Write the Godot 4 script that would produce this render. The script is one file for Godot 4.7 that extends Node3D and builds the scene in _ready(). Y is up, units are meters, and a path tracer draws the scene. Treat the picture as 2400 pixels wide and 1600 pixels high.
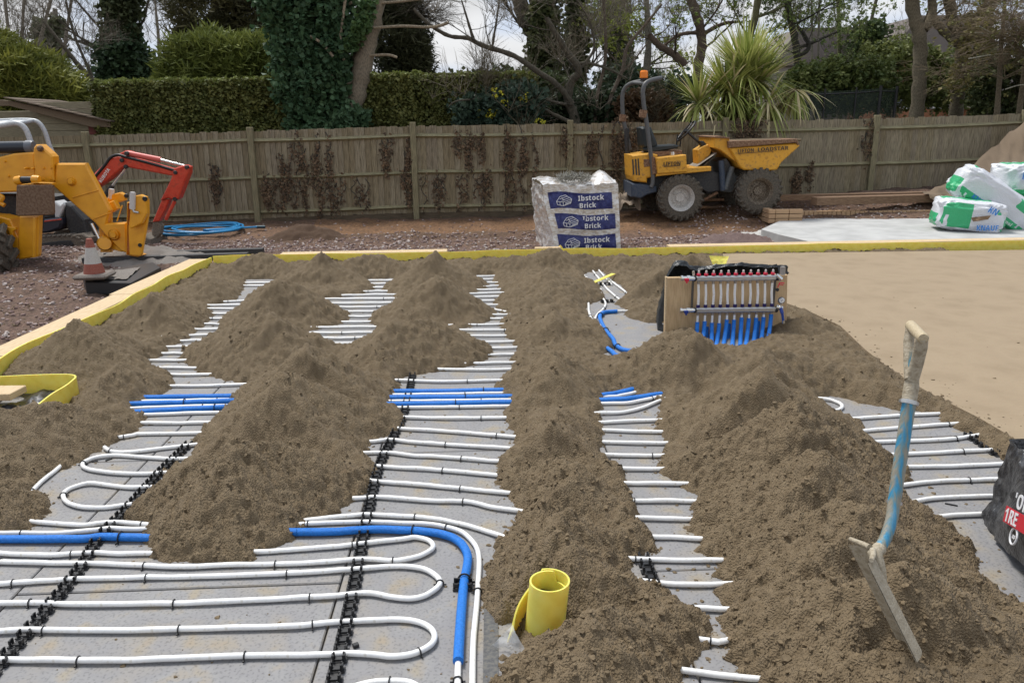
extends Node3D

# ---------- mesh building ----------
class B:
	var v := PackedVector3Array()
	var n := PackedVector3Array()
	var c := PackedColorArray()
	var col := Color.WHITE
	func t(a: Vector3, b: Vector3, d: Vector3) -> void:   # counter-clockwise seen from outside
		var m := (b - a).cross(d - a).normalized()
		v.append(a); v.append(d); v.append(b)
		n.append(m); n.append(m); n.append(m)
		c.append(col); c.append(col); c.append(col)
	func ts(a: Vector3, b: Vector3, d: Vector3, na: Vector3, nb: Vector3, nd: Vector3) -> void:
		v.append(a); v.append(d); v.append(b)
		n.append(na); n.append(nd); n.append(nb)
		c.append(col); c.append(col); c.append(col)
	func q(a: Vector3, b: Vector3, d: Vector3, e: Vector3) -> void:
		t(a, b, d); t(a, d, e)
	func qs(a: Vector3, b: Vector3, d: Vector3, e: Vector3, na: Vector3, nb: Vector3, nd: Vector3, ne: Vector3) -> void:
		ts(a, b, d, na, nb, nd); ts(a, d, e, na, nd, ne)
	func box(at: Vector3, size: Vector3, bev := 0.0, bs := Basis()) -> void:
		var h := size / 2.0
		bev = minf(bev, minf(h.x, minf(h.y, h.z)) * 0.9)
		var faces := [[0, 1, 2], [1, 2, 0], [2, 0, 1]]
		for f in faces:
			for s in [-1.0, 1.0]:
				var p := []
				for k in 4:
					var w := Vector3.ZERO
					var su: float = [-1.0, 1.0, 1.0, -1.0][k]
					var sv: float = [-1.0, -1.0, 1.0, 1.0][k]
					w[f[0]] = s * h[f[0]]
					w[f[1]] = su * (h[f[1]] - bev)
					w[f[2]] = sv * (h[f[2]] - bev)
					p.append(at + bs * w)
				if s > 0: q(p[0], p[1], p[2], p[3])
				else: q(p[3], p[2], p[1], p[0])
		if bev <= 0.0: return
		for f in faces:   # bevel strips along axis f[0]
			for s1 in [-1.0, 1.0]:
				for s2 in [-1.0, 1.0]:
					var pp := []
					for e in [-1.0, 1.0]:
						var a := Vector3.ZERO
						var b := Vector3.ZERO
						a[f[0]] = e * (h[f[0]] - bev); b[f[0]] = a[f[0]]
						a[f[1]] = s1 * h[f[1]]; a[f[2]] = s2 * (h[f[2]] - bev)
						b[f[1]] = s1 * (h[f[1]] - bev); b[f[2]] = s2 * h[f[2]]
						pp.append(at + bs * a); pp.append(at + bs * b)
					if s1 * s2 > 0: q(pp[0], pp[2], pp[3], pp[1])
					else: q(pp[1], pp[3], pp[2], pp[0])
		for sx in [-1.0, 1.0]:
			for sy in [-1.0, 1.0]:
				for sz in [-1.0, 1.0]:
					var k := Vector3(sx, sy, sz)
					var a := at + bs * (k * Vector3(h.x, h.y - bev, h.z - bev))
					var b := at + bs * (k * Vector3(h.x - bev, h.y, h.z - bev))
					var d := at + bs * (k * Vector3(h.x - bev, h.y - bev, h.z))
					if sx * sy * sz > 0: t(a, b, d)
					else: t(a, d, b)
	func tube(pts: Array, rad, sides := 8, caps := true) -> void:
		var m := pts.size()
		var up := Vector3.UP
		var rings := []
		var nors := []
		for i in m:
			var d: Vector3 = (pts[mini(i + 1, m - 1)] - pts[maxi(i - 1, 0)]).normalized()
			if absf(d.dot(up)) > 0.98: up = Vector3(1, 0, 0) if absf(d.x) < 0.9 else Vector3(0, 0, 1)
			var sx := d.cross(up).normalized()
			up = sx.cross(d).normalized()
			var r: float = rad[i] if rad is Array else rad
			var ring := PackedVector3Array()
			var nr := PackedVector3Array()
			for k in sides:
				var a := TAU * k / sides
				var o := sx * cos(a) + up * sin(a)
				nr.append(o); ring.append(pts[i] + o * r)
			rings.append(ring); nors.append(nr)
		for i in m - 1:
			for k in sides:
				var k2 := (k + 1) % sides
				qs(rings[i][k2], rings[i][k], rings[i + 1][k], rings[i + 1][k2], nors[i][k2], nors[i][k], nors[i + 1][k], nors[i + 1][k2])
		if caps:
			for k in range(1, sides - 1):
				t(rings[0][0], rings[0][k], rings[0][k + 1])
				t(rings[m - 1][0], rings[m - 1][k + 1], rings[m - 1][k])
	func cyl(a: Vector3, b: Vector3, r: float, sides := 12) -> void:   # with a small chamfer
		var d := (b - a).normalized() * minf(r * 0.18, a.distance_to(b) * 0.2)
		tube([a, a + d, b - d, b], [r * 0.82, r, r, r * 0.82], sides)
	func prism(poly: Array, z0: float, z1: float, bev := 0.0) -> void:   # polygon in x, y; from z0 (back) to z1 (front)
		var p := PackedVector2Array(poly)
		if Geometry2D.is_polygon_clockwise(p): pass
		var area := 0.0
		for i in p.size(): area += p[i].cross(p[(i + 1) % p.size()])
		if area < 0.0: p.reverse()
		var m := p.size()
		var ins := PackedVector2Array()
		for i in m:
			var e1 := (p[i] - p[(i + m - 1) % m]).normalized()
			var e2 := (p[(i + 1) % m] - p[i]).normalized()
			var n1 := Vector2(-e1.y, e1.x)
			var n2 := Vector2(-e2.y, e2.x)
			var bi := (n1 + n2)
			ins.append(p[i] + bi * (bev / maxf(0.35, bi.length_squared() * 0.5)) if bev > 0.0 else p[i])
		var ix := Geometry2D.triangulate_polygon(ins)
		for k in range(0, ix.size(), 3):
			var a := ins[ix[k]]; var b := ins[ix[k + 1]]; var d := ins[ix[k + 2]]
			if (b - a).cross(d - a) < 0.0:
				var sw := b; b = d; d = sw
			t(Vector3(a.x, a.y, z1), Vector3(b.x, b.y, z1), Vector3(d.x, d.y, z1))
			t(Vector3(a.x, a.y, z0), Vector3(d.x, d.y, z0), Vector3(b.x, b.y, z0))
		for i in m:
			var j := (i + 1) % m
			q(Vector3(p[i].x, p[i].y, z0 + bev), Vector3(p[j].x, p[j].y, z0 + bev), Vector3(p[j].x, p[j].y, z1 - bev), Vector3(p[i].x, p[i].y, z1 - bev))
			if bev > 0.0:
				q(Vector3(p[i].x, p[i].y, z1 - bev), Vector3(p[j].x, p[j].y, z1 - bev), Vector3(ins[j].x, ins[j].y, z1), Vector3(ins[i].x, ins[i].y, z1))
				q(Vector3(ins[i].x, ins[i].y, z0), Vector3(ins[j].x, ins[j].y, z0), Vector3(p[j].x, p[j].y, z0 + bev), Vector3(p[i].x, p[i].y, z0 + bev))
	func lathe(prof: Array, at: Vector3, bs := Basis(), sides := 16, smooth := true) -> void:   # prof: Vector2(radius, along y)
		for i in prof.size() - 1:
			var d: Vector2 = (prof[i + 1] - prof[i]).normalized()
			var nn := Vector2(d.y, -d.x)
			for k in sides:
				var a0 := TAU * k / sides
				var a1 := TAU * (k + 1) / sides
				var P := func(pr: Vector2, a: float) -> Vector3: return at + bs * Vector3(pr.x * cos(a), pr.y, -pr.x * sin(a))
				var N := func(a: float) -> Vector3: return (bs * Vector3(nn.x * cos(a), nn.y, -nn.x * sin(a))).normalized()
				var w0: Vector3 = P.call(prof[i], a0); var w1: Vector3 = P.call(prof[i], a1)
				var w2: Vector3 = P.call(prof[i + 1], a1); var w3: Vector3 = P.call(prof[i + 1], a0)
				if smooth: qs(w0, w1, w2, w3, N.call(a0), N.call(a1), N.call(a1), N.call(a0))
				else: q(w0, w1, w2, w3)
	func add(o: B, xf: Transform3D) -> void:
		for i in o.v.size():
			v.append(xf * o.v[i]); n.append((xf.basis * o.n[i]).normalized()); c.append(o.c[i])
	func mesh() -> ArrayMesh:
		var a := []
		a.resize(Mesh.ARRAY_MAX)
		a[Mesh.ARRAY_VERTEX] = v; a[Mesh.ARRAY_NORMAL] = n; a[Mesh.ARRAY_COLOR] = c
		var m := ArrayMesh.new()
		if v.size(): m.add_surface_from_arrays(Mesh.PRIMITIVE_TRIANGLES, a)
		return m

# ---------- naming ----------
var taken := {}
var rng := RandomNumberGenerator.new()
func rf(a: float, b: float) -> float: return rng.randf_range(a, b)
func numbered(s: String) -> String:
	taken[s] = taken.get(s, 0) + 1
	return s if taken[s] == 1 else "%s_%03d" % [s, taken[s] - 1]
func tag(o: Node, label := "", category := "", group := "", kind := "") -> void:
	if label: o.set_meta("label", label)
	if category: o.set_meta("category", category)
	if group: o.set_meta("group", group)
	if kind: o.set_meta("kind", kind)
func thing(called: String, label: String, category: String, at := Vector3.ZERO, group := "") -> Node3D:
	var o := Node3D.new()
	o.name = numbered(called)
	add_child(o)
	o.position = at
	tag(o, label, category, group)
	return o
func origin(p: Node) -> Vector3:   # where a parent stands in the world
	var w := Vector3.ZERO
	while p is Node3D and p != self:
		w += p.position
		p = p.get_parent()
	return w
func childname(parent: Node, called: String) -> String:
	var key := "n_" + called
	var k: int = parent.get_meta(key, 0)
	parent.set_meta(key, k + 1)
	return called if k == 0 else "%s_%03d" % [called, k]
# commit: b holds world coordinates; the child is shifted back to its parent's frame
func put(called: String, b, m: Material, parent: Node = null, kind := "") -> MeshInstance3D:
	var o := MeshInstance3D.new()
	o.mesh = b.mesh() if b is B else b
	o.material_override = m
	if parent == null or parent == self:
		o.name = numbered(called)
		add_child(o)
	else:
		o.name = childname(parent, called)
		parent.add_child(o)
		o.position = -origin(parent)
	if kind: o.set_meta("kind", kind)
	return o
func inst(called: String, mesh: Mesh, m: Material, parent: Node, xf: Transform3D) -> MeshInstance3D:   # shared mesh, placed in the world
	var o := MeshInstance3D.new()
	o.mesh = mesh
	o.material_override = m
	o.name = childname(parent, called)
	parent.add_child(o)
	xf.origin -= origin(parent)
	o.transform = xf
	return o
func multi(called: String, mesh: Mesh, m: Material, xfs: Array, parent: Node = null, cols: Array = []) -> MultiMeshInstance3D:
	var mm := MultiMesh.new()
	mm.transform_format = MultiMesh.TRANSFORM_3D
	mm.use_colors = cols.size() > 0
	mm.mesh = mesh
	mm.instance_count = xfs.size()
	for i in xfs.size():
		mm.set_instance_transform(i, xfs[i])
		if cols.size(): mm.set_instance_color(i, cols[i])
	var o := MultiMeshInstance3D.new()
	o.multimesh = mm
	o.material_override = m
	if parent == null:
		o.name = numbered(called)
		add_child(o)
	else:
		o.name = childname(parent, called)
		parent.add_child(o)
		o.position = -origin(parent)
	o.set_meta("kind", "stuff")
	return o

# ---------- materials ----------
func C(r: float, g: float, b: float) -> Color: return Color(r, g, b)
func fn(freq: float, type := FastNoiseLite.TYPE_SIMPLEX, oct := 4, sd := 1) -> FastNoiseLite:
	var f := FastNoiseLite.new()
	f.noise_type = type
	f.frequency = freq
	f.fractal_octaves = oct
	f.seed = sd
	if type == FastNoiseLite.TYPE_CELLULAR: f.fractal_type = FastNoiseLite.FRACTAL_NONE
	return f
var texes := {}
func ntex(freq: float, cols: Array = [], oct := 4, sd := 1, size := 512, type := FastNoiseLite.TYPE_SIMPLEX) -> NoiseTexture2D:
	var key := str([freq, cols, oct, sd, size, type])
	if texes.has(key): return texes[key]
	var t := NoiseTexture2D.new()
	t.width = size; t.height = size
	t.seamless = true
	t.generate_mipmaps = false
	t.noise = fn(freq, type, oct, sd)
	if cols.size():
		var g := Gradient.new()
		g.offsets = PackedFloat32Array(range(cols.size()).map(func(i): return float(i) / (cols.size() - 1)))
		g.colors = PackedColorArray(cols.map(func(c): return c.linear_to_srgb()))
		t.color_ramp = g
	texes[key] = t
	return t
func mat(col: Color, rough := 0.8, metal := 0.0, spec := 0.5) -> StandardMaterial3D:
	var m := StandardMaterial3D.new()
	m.albedo_color = col.linear_to_srgb()
	m.roughness = rough
	m.metallic = metal
	m.metallic_specular = spec
	m.cull_mode = BaseMaterial3D.CULL_DISABLED
	return m
# mottled: colours through a noise laid on three planes; scale = repeats per metre (a vector stretches it into grain)
func mott(cols: Array, freq: float, scale: Vector3, rough := 0.85, bump := 0.0, bfreq := 0.05, sd := 1, oct := 4, world := true) -> StandardMaterial3D:
	var m := mat(Color.WHITE, rough)
	m.albedo_texture = ntex(freq, cols, oct, sd)
	m.uv1_triplanar = true
	m.uv1_world_triplanar = world
	m.uv1_scale = scale
	m.uv1_triplanar_sharpness = 4.0
	if bump > 0.0:
		m.heightmap_enabled = true
		m.heightmap_texture = ntex(bfreq, [], 4, 7)
		m.heightmap_scale = bump
	return m
func tinted(m: StandardMaterial3D) -> StandardMaterial3D:
	m.vertex_color_use_as_albedo = true
	return m

# ---------- the slab's own axes ----------
const SF := Vector3(-0.042, 0, -0.99912)
const SR := Vector3(0.99912, 0, -0.042)
func slab(a: float, b: float, y := 0.0) -> Vector3: return SR * a + SF * b + Vector3(0, y, 0)

func _ready() -> void:
	var cam := Camera3D.new()
	cam.name = "camera"
	cam.fov = 47.6
	cam.position = Vector3(0, 1.65, 0)
	cam.rotation = Vector3(deg_to_rad(-15.5), 0, deg_to_rad(-0.75))
	cam.near = 0.05
	cam.far = 400.0
	add_child(cam)
	cam.current = true
	var env := Environment.new()
	env.background_mode = Environment.BG_SKY
	var sky := Sky.new()
	var sm := PanoramaSkyMaterial.new()
	sm.panorama = sky_picture()
	sm.energy_multiplier = 1.0
	sky.sky_material = sm
	env.sky = sky
	env.tonemap_mode = Environment.TONE_MAPPER_LINEAR
	env.tonemap_exposure = 1.08
	env.sdfgi_enabled = true
	env.ssao_enabled = true
	env.ssil_enabled = true
	var we := WorldEnvironment.new()
	we.name = "surroundings"
	we.environment = env
	add_child(we)
	var sun := DirectionalLight3D.new()
	sun.name = "sun"
	sun.light_energy = 1.15
	sun.light_angular_distance = 18.0
	sun.light_color = Color(1.0, 0.985, 0.96)
	sun.shadow_enabled = true
	add_child(sun)
	sun.look_at_from_position(Vector3.ZERO, Vector3(0.36, -1.15, 0.46), Vector3.UP)
	rng.seed = 11
	make_materials()
	build_ground()
	build_slab()
	build_sand()
	build_pipes()
	build_fence()
	build_surround()
	build_pallet()
	build_dumper()
	build_loader()
	build_digger()
	build_manifold()
	build_small()
	build_bags()
	build_background()

func sky_picture() -> ImageTexture:   # broken bright cloud with some pale blue
	var w := 1024
	var h := 512
	var im := Image.create(w, h, false, Image.FORMAT_RGBF)
	var f1 := fn(1.0, FastNoiseLite.TYPE_SIMPLEX_SMOOTH, 5, 3)
	for y in h:
		var el := (0.5 - (y + 0.5) / h) * PI
		for x in w:
			var az := (x + 0.5) / w * TAU
			var d := Vector3(sin(az) * cos(el), sin(el), cos(az) * cos(el))
			var c: Color
			if el > 0.0:
				var k := 1.0 / (d.y + 0.22)
				var nv := f1.get_noise_3d(d.x * k * 1.3, 0.0, d.z * k * 1.3)
				var cl := smoothstep(-0.22, 0.22, nv)
				var wh := 0.80 + 0.22 * f1.get_noise_3d(d.x * k * 2.1 + 9.0, 3.0, d.z * k * 2.1)
				var blue := Color(0.48, 0.58, 0.76).lerp(Color(0.68, 0.74, 0.84), exp(-d.y * 4.0))
				c = blue.lerp(Color(wh, wh * 1.0, wh * 1.0), cl * 0.92)
			else:
				c = Color(0.62, 0.68, 0.74).lerp(Color(0.2, 0.18, 0.15), smoothstep(0.0, 0.12, -el))
			im.set_pixel(x, y, Color(c.r, c.g, c.b))
	return ImageTexture.create_from_image(im)

var M := {}
func make_materials() -> void:
	M.sand = mott([C(.124, .088, .049), C(.150, .109, .062), C(.168, .124, .073), C(.198, .149, .090)], 0.012, Vector3(2.1, 2.1, 2.1), 0.95, 0.9, 0.09, 5, 5)
	M.crumb = tinted(mott([C(.128, .092, .051), C(.158, .116, .067), C(.192, .144, .087)], 0.02, Vector3(6, 6, 6), 0.95, 0.0, 0.08, 6))
	M.board = mott([C(0.281, 0.233, 0.167), C(0.252, 0.237, 0.222), C(0.222, 0.218, 0.222), C(0.244, 0.240, 0.240), C(0.289, 0.244, 0.178)], 0.006, Vector3(.9, .9, .9), 0.72, 0.06, 0.12, 9, 6)
	M.board.detail_enabled = true
	M.board.detail_blend_mode = BaseMaterial3D.BLEND_MODE_MUL
	M.board.detail_albedo = ntex(0.11, [C(.55, .55, .56), C(.95, .95, .95), C(1, 1, 1), C(.97, .96, .93)], 2, 21)
	M.board.detail_uv_layer = BaseMaterial3D.DETAIL_UV_1
	M.pipe = mott([C(.70, .70, .68), C(.80, .80, .79), C(.82, .82, .81), C(.62, .59, .52)], 0.01, Vector3(4, 4, 4), 0.38, 0.0, 0.05, 3)
	M.blue = mott([C(.004, .14, .50), C(.006, .18, .66), C(.02, .22, .68)], 0.02, Vector3(5, 5, 5), 0.5, 0.25, 0.1, 4)
	M.black = mat(C(.012, .012, .013), 0.45)
	M.screed = mott([C(.245, .183, .113), C(.275, .208, .132), C(.292, .222, .142), C(.26, .196, .122)], 0.007, Vector3(.45, .45, .45), 0.85, 0.2, 0.09, 8, 6)
	M.foam = mott([C(.82, .72, .12), C(.88, .79, .16), C(.90, .83, .22)], 0.01, Vector3(2, 2, 2), 0.6, 0.0, 0.05, 12)
	M.foam.backlight_enabled = true
	M.foam.backlight = Color(.7, .7, .7)
	M.foam.subsurf_scatter_enabled = true
	M.foam.subsurf_scatter_strength = 0.25
	M.pine = mott([C(.45, .32, .18), C(.56, .42, .25), C(.62, .48, .31)], 0.012, Vector3(9, 9, .8), 0.75, 0.05, 0.05, 13)
	M.ground = tinted(mott([C(.40, .40, .40), C(.75, .75, .75), C(1.0, 1.0, 1.0), C(1.35, 1.35, 1.35)].map(func(c): return Color(minf(c.r, 1), minf(c.g, 1), minf(c.b, 1))), 0.02, Vector3(1.3, 1.3, 1.3), 0.95, 2.0, 0.06, 14, 5))
	M.stone = tinted(mat(Color.WHITE, 0.9))
	M.fence = tinted(mott([C(.34, .34, .31), C(.75, .74, .72), C(1, 1, 1)], 0.02, Vector3(6, .35, 6), 0.9, 0.5, 0.04, 15, 5))
	M.steel = mott([C(.40, .40, .39), C(.52, .52, .51), C(.6, .6, .59)], 0.01, Vector3(3, 30, 3), 0.35, 0.0, 0.05, 16)
	M.steel.metallic = 0.85
	M.chrome = mat(C(.72, .72, .70), 0.18, 0.9)
	M.yellow = mott([C(.66, .28, .008), C(.76, .34, .010), C(.80, .37, .016)], 0.006, Vector3(1.2, 1.2, 1.2), 0.42, 0.0, 0.05, 17)
	M.yellow.clearcoat_enabled = true
	M.yellow.clearcoat = 0.35
	M.yellow.clearcoat_roughness = 0.25
	M.rubber = mott([C(.055, .048, .040), C(.10, .085, .065), C(.15, .125, .095)], 0.015, Vector3(3, 3, 3), 0.9, 0.4, 0.06, 18)
	M.dark = mott([C(.016, .017, .019), C(.03, .031, .033), C(.06, .052, .044)], 0.012, Vector3(3, 3, 3), 0.6, 0.1, 0.05, 19)
	M.leaf = tinted(mat(Color.WHITE, 0.55, 0.0, 0.35))
	M.leaf.backlight_enabled = true
	M.leaf.backlight = Color(0.7, 0.7, 0.7)
	M.bark = tinted(mott([C(.35, .35, .35), C(.7, .7, .7), C(1, 1, 1)], 0.02, Vector3(4, 1.2, 4), 0.95, 1.2, 0.05, 20, 5))

# ---------- ground outside the slab ----------
func gy(x: float, z: float) -> float:
	var r := 0.42 * smoothstep(-0.5, 9.0, x) * smoothstep(-11.7, -14.2, z)
	r += 0.10 * smoothstep(-12.3, -14.3, z)
	r += 0.10 * smoothstep(-15.0, -22.0, z)
	return r - 0.02
var gn := FastNoiseLite.new()
func gbump(x: float, z: float) -> float:
	var far := smoothstep(-10.2, -11.0, z)
	var lft := smoothstep(-3.95, -4.3, x + 0.042 * z)
	var k := maxf(far, lft) * 0.8 + 0.2
	var h := 0.045 * gn.get_noise_2d(x * 1.1, z * 1.6) + 0.02 * gn.get_noise_2d(x * 5.0 + 40.0, z * 6.0)
	var ridge := exp(-pow((z + 12.1 + 0.05 * x) / 0.35, 2.0)) * 0.10 * smoothstep(-4.6, -3.0, x) * smoothstep(1.2, 0.2, x)
	return (h + 0.03) * k + ridge - 0.035
func ground_at(x: float, z: float) -> float:
	var y := gy(x, z) + gbump(x, z)
	if in_slab(x, z): y = -0.16
	return y
func in_slab(x: float, z: float) -> bool:
	var a := Vector3(x, 0, z).dot(SR)
	var b := Vector3(x, 0, z).dot(SF)
	return a > -3.5 and b < 9.76 and b > -3.0 and a < 12.0

func ground_color(x: float, z: float) -> Color:
	# reddish crushed stone by default, bare brown earth in a band before the fence
	var n := gn.get_noise_2d(x * 0.9 + 7.0, z * 1.4)
	var n2 := gn.get_noise_2d(x * 2.7, z * 3.9 + 19.0)
	var grav := C(.18, .112, .08)
	var earth := C(.25, .135, .066)
	var dark := C(.085, .052, .035)
	var band := smoothstep(-12.0, -12.5, z + 0.35 * n) * smoothstep(-14.4, -13.8, z + 0.3 * n2)
	var c := grav.lerp(earth, clampf(band + 0.25 * n2, 0.0, 1.0))
	if x < -3.5: c = grav.lerp(dark, clampf(smoothstep(0.05, 0.4, n2) * 0.7, 0.0, 1.0)).lerp(earth, band * 0.5)
	if x > 3.0: c = c.lerp(grav, smoothstep(3.0, 5.5, x) * 0.8)
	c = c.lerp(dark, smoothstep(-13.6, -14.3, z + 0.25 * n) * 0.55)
	var rid := exp(-pow((z + 12.1 + 0.05 * x) / 0.3, 2.0)) * smoothstep(-4.6, -3.0, x) * smoothstep(1.2, 0.2, x)
	c = c.lerp(C(.13, .075, .04), rid * 0.8)
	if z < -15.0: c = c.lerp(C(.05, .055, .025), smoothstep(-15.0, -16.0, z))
	return c * (1.0 + 0.25 * n2)

func build_ground() -> void:
	gn.noise_type = FastNoiseLite.TYPE_SIMPLEX_SMOOTH
	gn.fractal_octaves = 4
	gn.frequency = 1.0
	gn.seed = 4
	var xs := []
	var zs := []
	var a := -9.0
	while a < 10.0: xs.append(a); a += 0.055
	for e in [12.0, 16.0, 24.0, 40.0, 70.0, 130.0, 220.0]: xs.append(e); xs.push_front(-e)
	a = -15.2
	while a < -3.0: zs.append(a); a += 0.055
	for e in [-2.0, 0.0, 4.0, 10.0, 30.0, 100.0]: zs.append(e)
	for e in [-16.0, -18.0, -22.0, -30.0, -45.0, -70.0, -110.0, -180.0, -280.0]: zs.push_front(e)
	var nx := xs.size()
	var nzz := zs.size()
	var v := PackedVector3Array()
	var c := PackedColorArray()
	var n := PackedVector3Array()
	for j in nzz:
		for i in nx:
			var x: float = xs[i]
			var z: float = zs[j]
			v.append(Vector3(x, ground_at(x, z), z))
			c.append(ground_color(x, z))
			n.append(Vector3.UP)
	for j in range(1, nzz - 1):
		for i in range(1, nx - 1):
			var k := j * nx + i
			n[k] = (v[k + nx] - v[k - nx]).cross(v[k + 1] - v[k - 1]).normalized()
	var ix := PackedInt32Array()
	for j in nzz - 1:
		for i in nx - 1:
			var k := j * nx + i
			ix.append_array([k, k + 1, k + nx + 1, k, k + nx + 1, k + nx])
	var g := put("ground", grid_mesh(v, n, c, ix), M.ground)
	tag(g, "reddish brown stony ground around the slab up to the fence and beyond", "ground", "", "structure")
	# loose crushed stone
	var sb := [lump(1.0, 2, 0.28), lump(1.0, 5, 0.3), lump(1.0, 8, 0.33)]
	for kind in 3:
		var xf := []
		var cols := []
		for i in 9000:
			var x := rf(-8.0, 9.5)
			var z := rf(-13.9, -10.5)
			if i % 3 == 0: x = rf(-8.0, -3.5); z = rf(-12.0, -4.2)
			if in_slab(x, z): continue
			var nn := gn.get_noise_2d(x * 0.9 + 7.0, z * 1.4)
			var p := 0.25 + 0.5 * smoothstep(-0.1, 0.3, gn.get_noise_2d(x * 1.9 + 70.0, z * 2.6))
			if z < -12.1 and x < 3.0: p *= 0.12
			if x > 3.4 and z < -11.0: p *= 0.8
			if x > 1.2 and x < 4.5 and z > -12.0: p = 0.95
			if x > -4.2 and x < 1.2 and z > -11.9: p = 0.9
			if rf(0, 1) > p: continue
			var s := rf(0.008, 0.022) * (1.25 if rf(0, 1) < 0.1 else 1.0)
			xf.append(Transform3D(Basis(Vector3(rf(-1, 1), rf(-1, 1), rf(-1, 1)).normalized(), rf(0, 6)).scaled(Vector3(s, s * 0.75, s)), Vector3(x, ground_at(x, z) + s * 0.25, z)))
			var t := rf(0, 1)
			cols.append(C(.46, .41, .38).lerp(C(.28, .20, .18), t * 2.5) if t < 0.4 else C(.13, .08, .07).lerp(C(.25, .175, .155), rf(0, 1)))
		var o := multi("gravel", sb[kind], M.stone, xf, null, cols)
		tag(o, "loose pinkish and white crushed stone strewn over the ground round the slab", "gravel", "loose stone", "stuff")

func grid_mesh(v: PackedVector3Array, n: PackedVector3Array, c: PackedColorArray, ix: PackedInt32Array) -> ArrayMesh:
	var arr := []
	arr.resize(Mesh.ARRAY_MAX)
	arr[Mesh.ARRAY_VERTEX] = v
	arr[Mesh.ARRAY_NORMAL] = n
	if c.size(): arr[Mesh.ARRAY_COLOR] = c
	arr[Mesh.ARRAY_INDEX] = ix
	var m := ArrayMesh.new()
	m.add_surface_from_arrays(Mesh.PRIMITIVE_TRIANGLES, arr)
	return m

func lump(r: float, sd: int, rough: float) -> ArrayMesh:   # a small irregular stone or crumb of 20 to 36 faces
	var g := fn(0.9, FastNoiseLite.TYPE_SIMPLEX, 2, sd)
	var b := B.new()
	var rows := 4
	var cols := 6
	var P := func(i: int, j: int) -> Vector3:
		var th := PI * i / rows
		var ph := TAU * (j % cols) / cols + 0.5 * i
		var d := Vector3(sin(th) * cos(ph), cos(th), sin(th) * sin(ph))
		return d * r * (1.0 + rough * 1.6 * g.get_noise_3dv(d * 1.4 + Vector3.ONE * sd))
	for i in rows:
		for j in cols:
			if i > 0: b.t(P.call(i, j), P.call(i, j + 1), P.call(i + 1, j))
			if i < rows - 1: b.t(P.call(i, j + 1), P.call(i + 1, j + 1), P.call(i + 1, j))
	return b.mesh()

# ---------- the slab: insulation boards, screed ----------
func build_slab() -> void:
	var fl := thing("floor", "grey insulation boards laid edge to edge under the heating pipes", "floor")
	fl.set_meta("kind", "structure")
	for i in 8:
		for j in 5:
			var a := -4.15 + 1.2 * i
			var wd := 1.2 if i > 0 else 0.34
			var off := 1.2 if i % 2 == 1 else 0.0
			var b0 := -2.2 + 2.4 * j + off
			if b0 > 9.6: continue
			var bb := B.new()
			var b1 := minf(b0 + 2.4, 9.7)
			bb.box(slab(a + 1.2 - wd / 2.0, (b0 + b1) / 2.0, -0.05 + rf(-0.0012, 0.0012)), Vector3(wd - 0.007, 0.1, b1 - b0 - 0.007), 0.004, Basis(SR, Vector3.UP, -SF))
			put("insulation_board", bb, M.board, fl)
	# screed
	var b := B.new()
	var poly: Array = screed_poly()
	var v3 := []
	for p in poly: v3.append(Vector2(p.x, -p.y))
	var pr := B.new()
	pr.prism(v3, -0.02, 0.062, 0.0)
	b.add(pr, Transform3D(Basis(Vector3(1, 0, 0), Vector3(0, 0, -1), Vector3(0, 1, 0)), Vector3.ZERO))
	tag(put("screed", b, M.screed), "smooth light brown screed already levelled at the right of the slab", "floor", "", "structure")

func screed_poly() -> Array:
	return [Vector2(2.693,-9.764),Vector2(2.451,-8.633),Vector2(2.296,-7.05),Vector2(2.523,-6.907),Vector2(2.607,-6.59),Vector2(2.667,-6.079),Vector2(2.56,-5.361),Vector2(2.519,-4.82),Vector2(2.535,-4.416),Vector2(2.589,-4.015),Vector2(2.6,-3.648),Vector2(2.82,-2.983),Vector2(3.413,-3.219),Vector2(9.58,-9.79),Vector2(6.521,-9.762)]

# ---------- sand ----------
const CX0 := -4.6
const CZ0 := -10.75
const CS := 0.03
var cnx := 0
var cnz := 0
var cg := PackedFloat32Array()    # distance to bare board, positive in sand
var csd := PackedFloat32Array()   # distance to screed
var cm := PackedFloat32Array()    # mound height
var cl := PackedInt32Array()      # which heap
func coarse(a: PackedFloat32Array, x: float, z: float) -> float:
	var u := clampf((x - CX0) / CS, 0.0, cnx - 1.001)
	var w := clampf((z - CZ0) / CS, 0.0, cnz - 1.001)
	var i := int(u)
	var j := int(w)
	var k := j * cnx + i
	u -= i; w -= j
	return lerpf(lerpf(a[k], a[k + 1], u), lerpf(a[k + cnx], a[k + cnx + 1], u), w)

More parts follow.
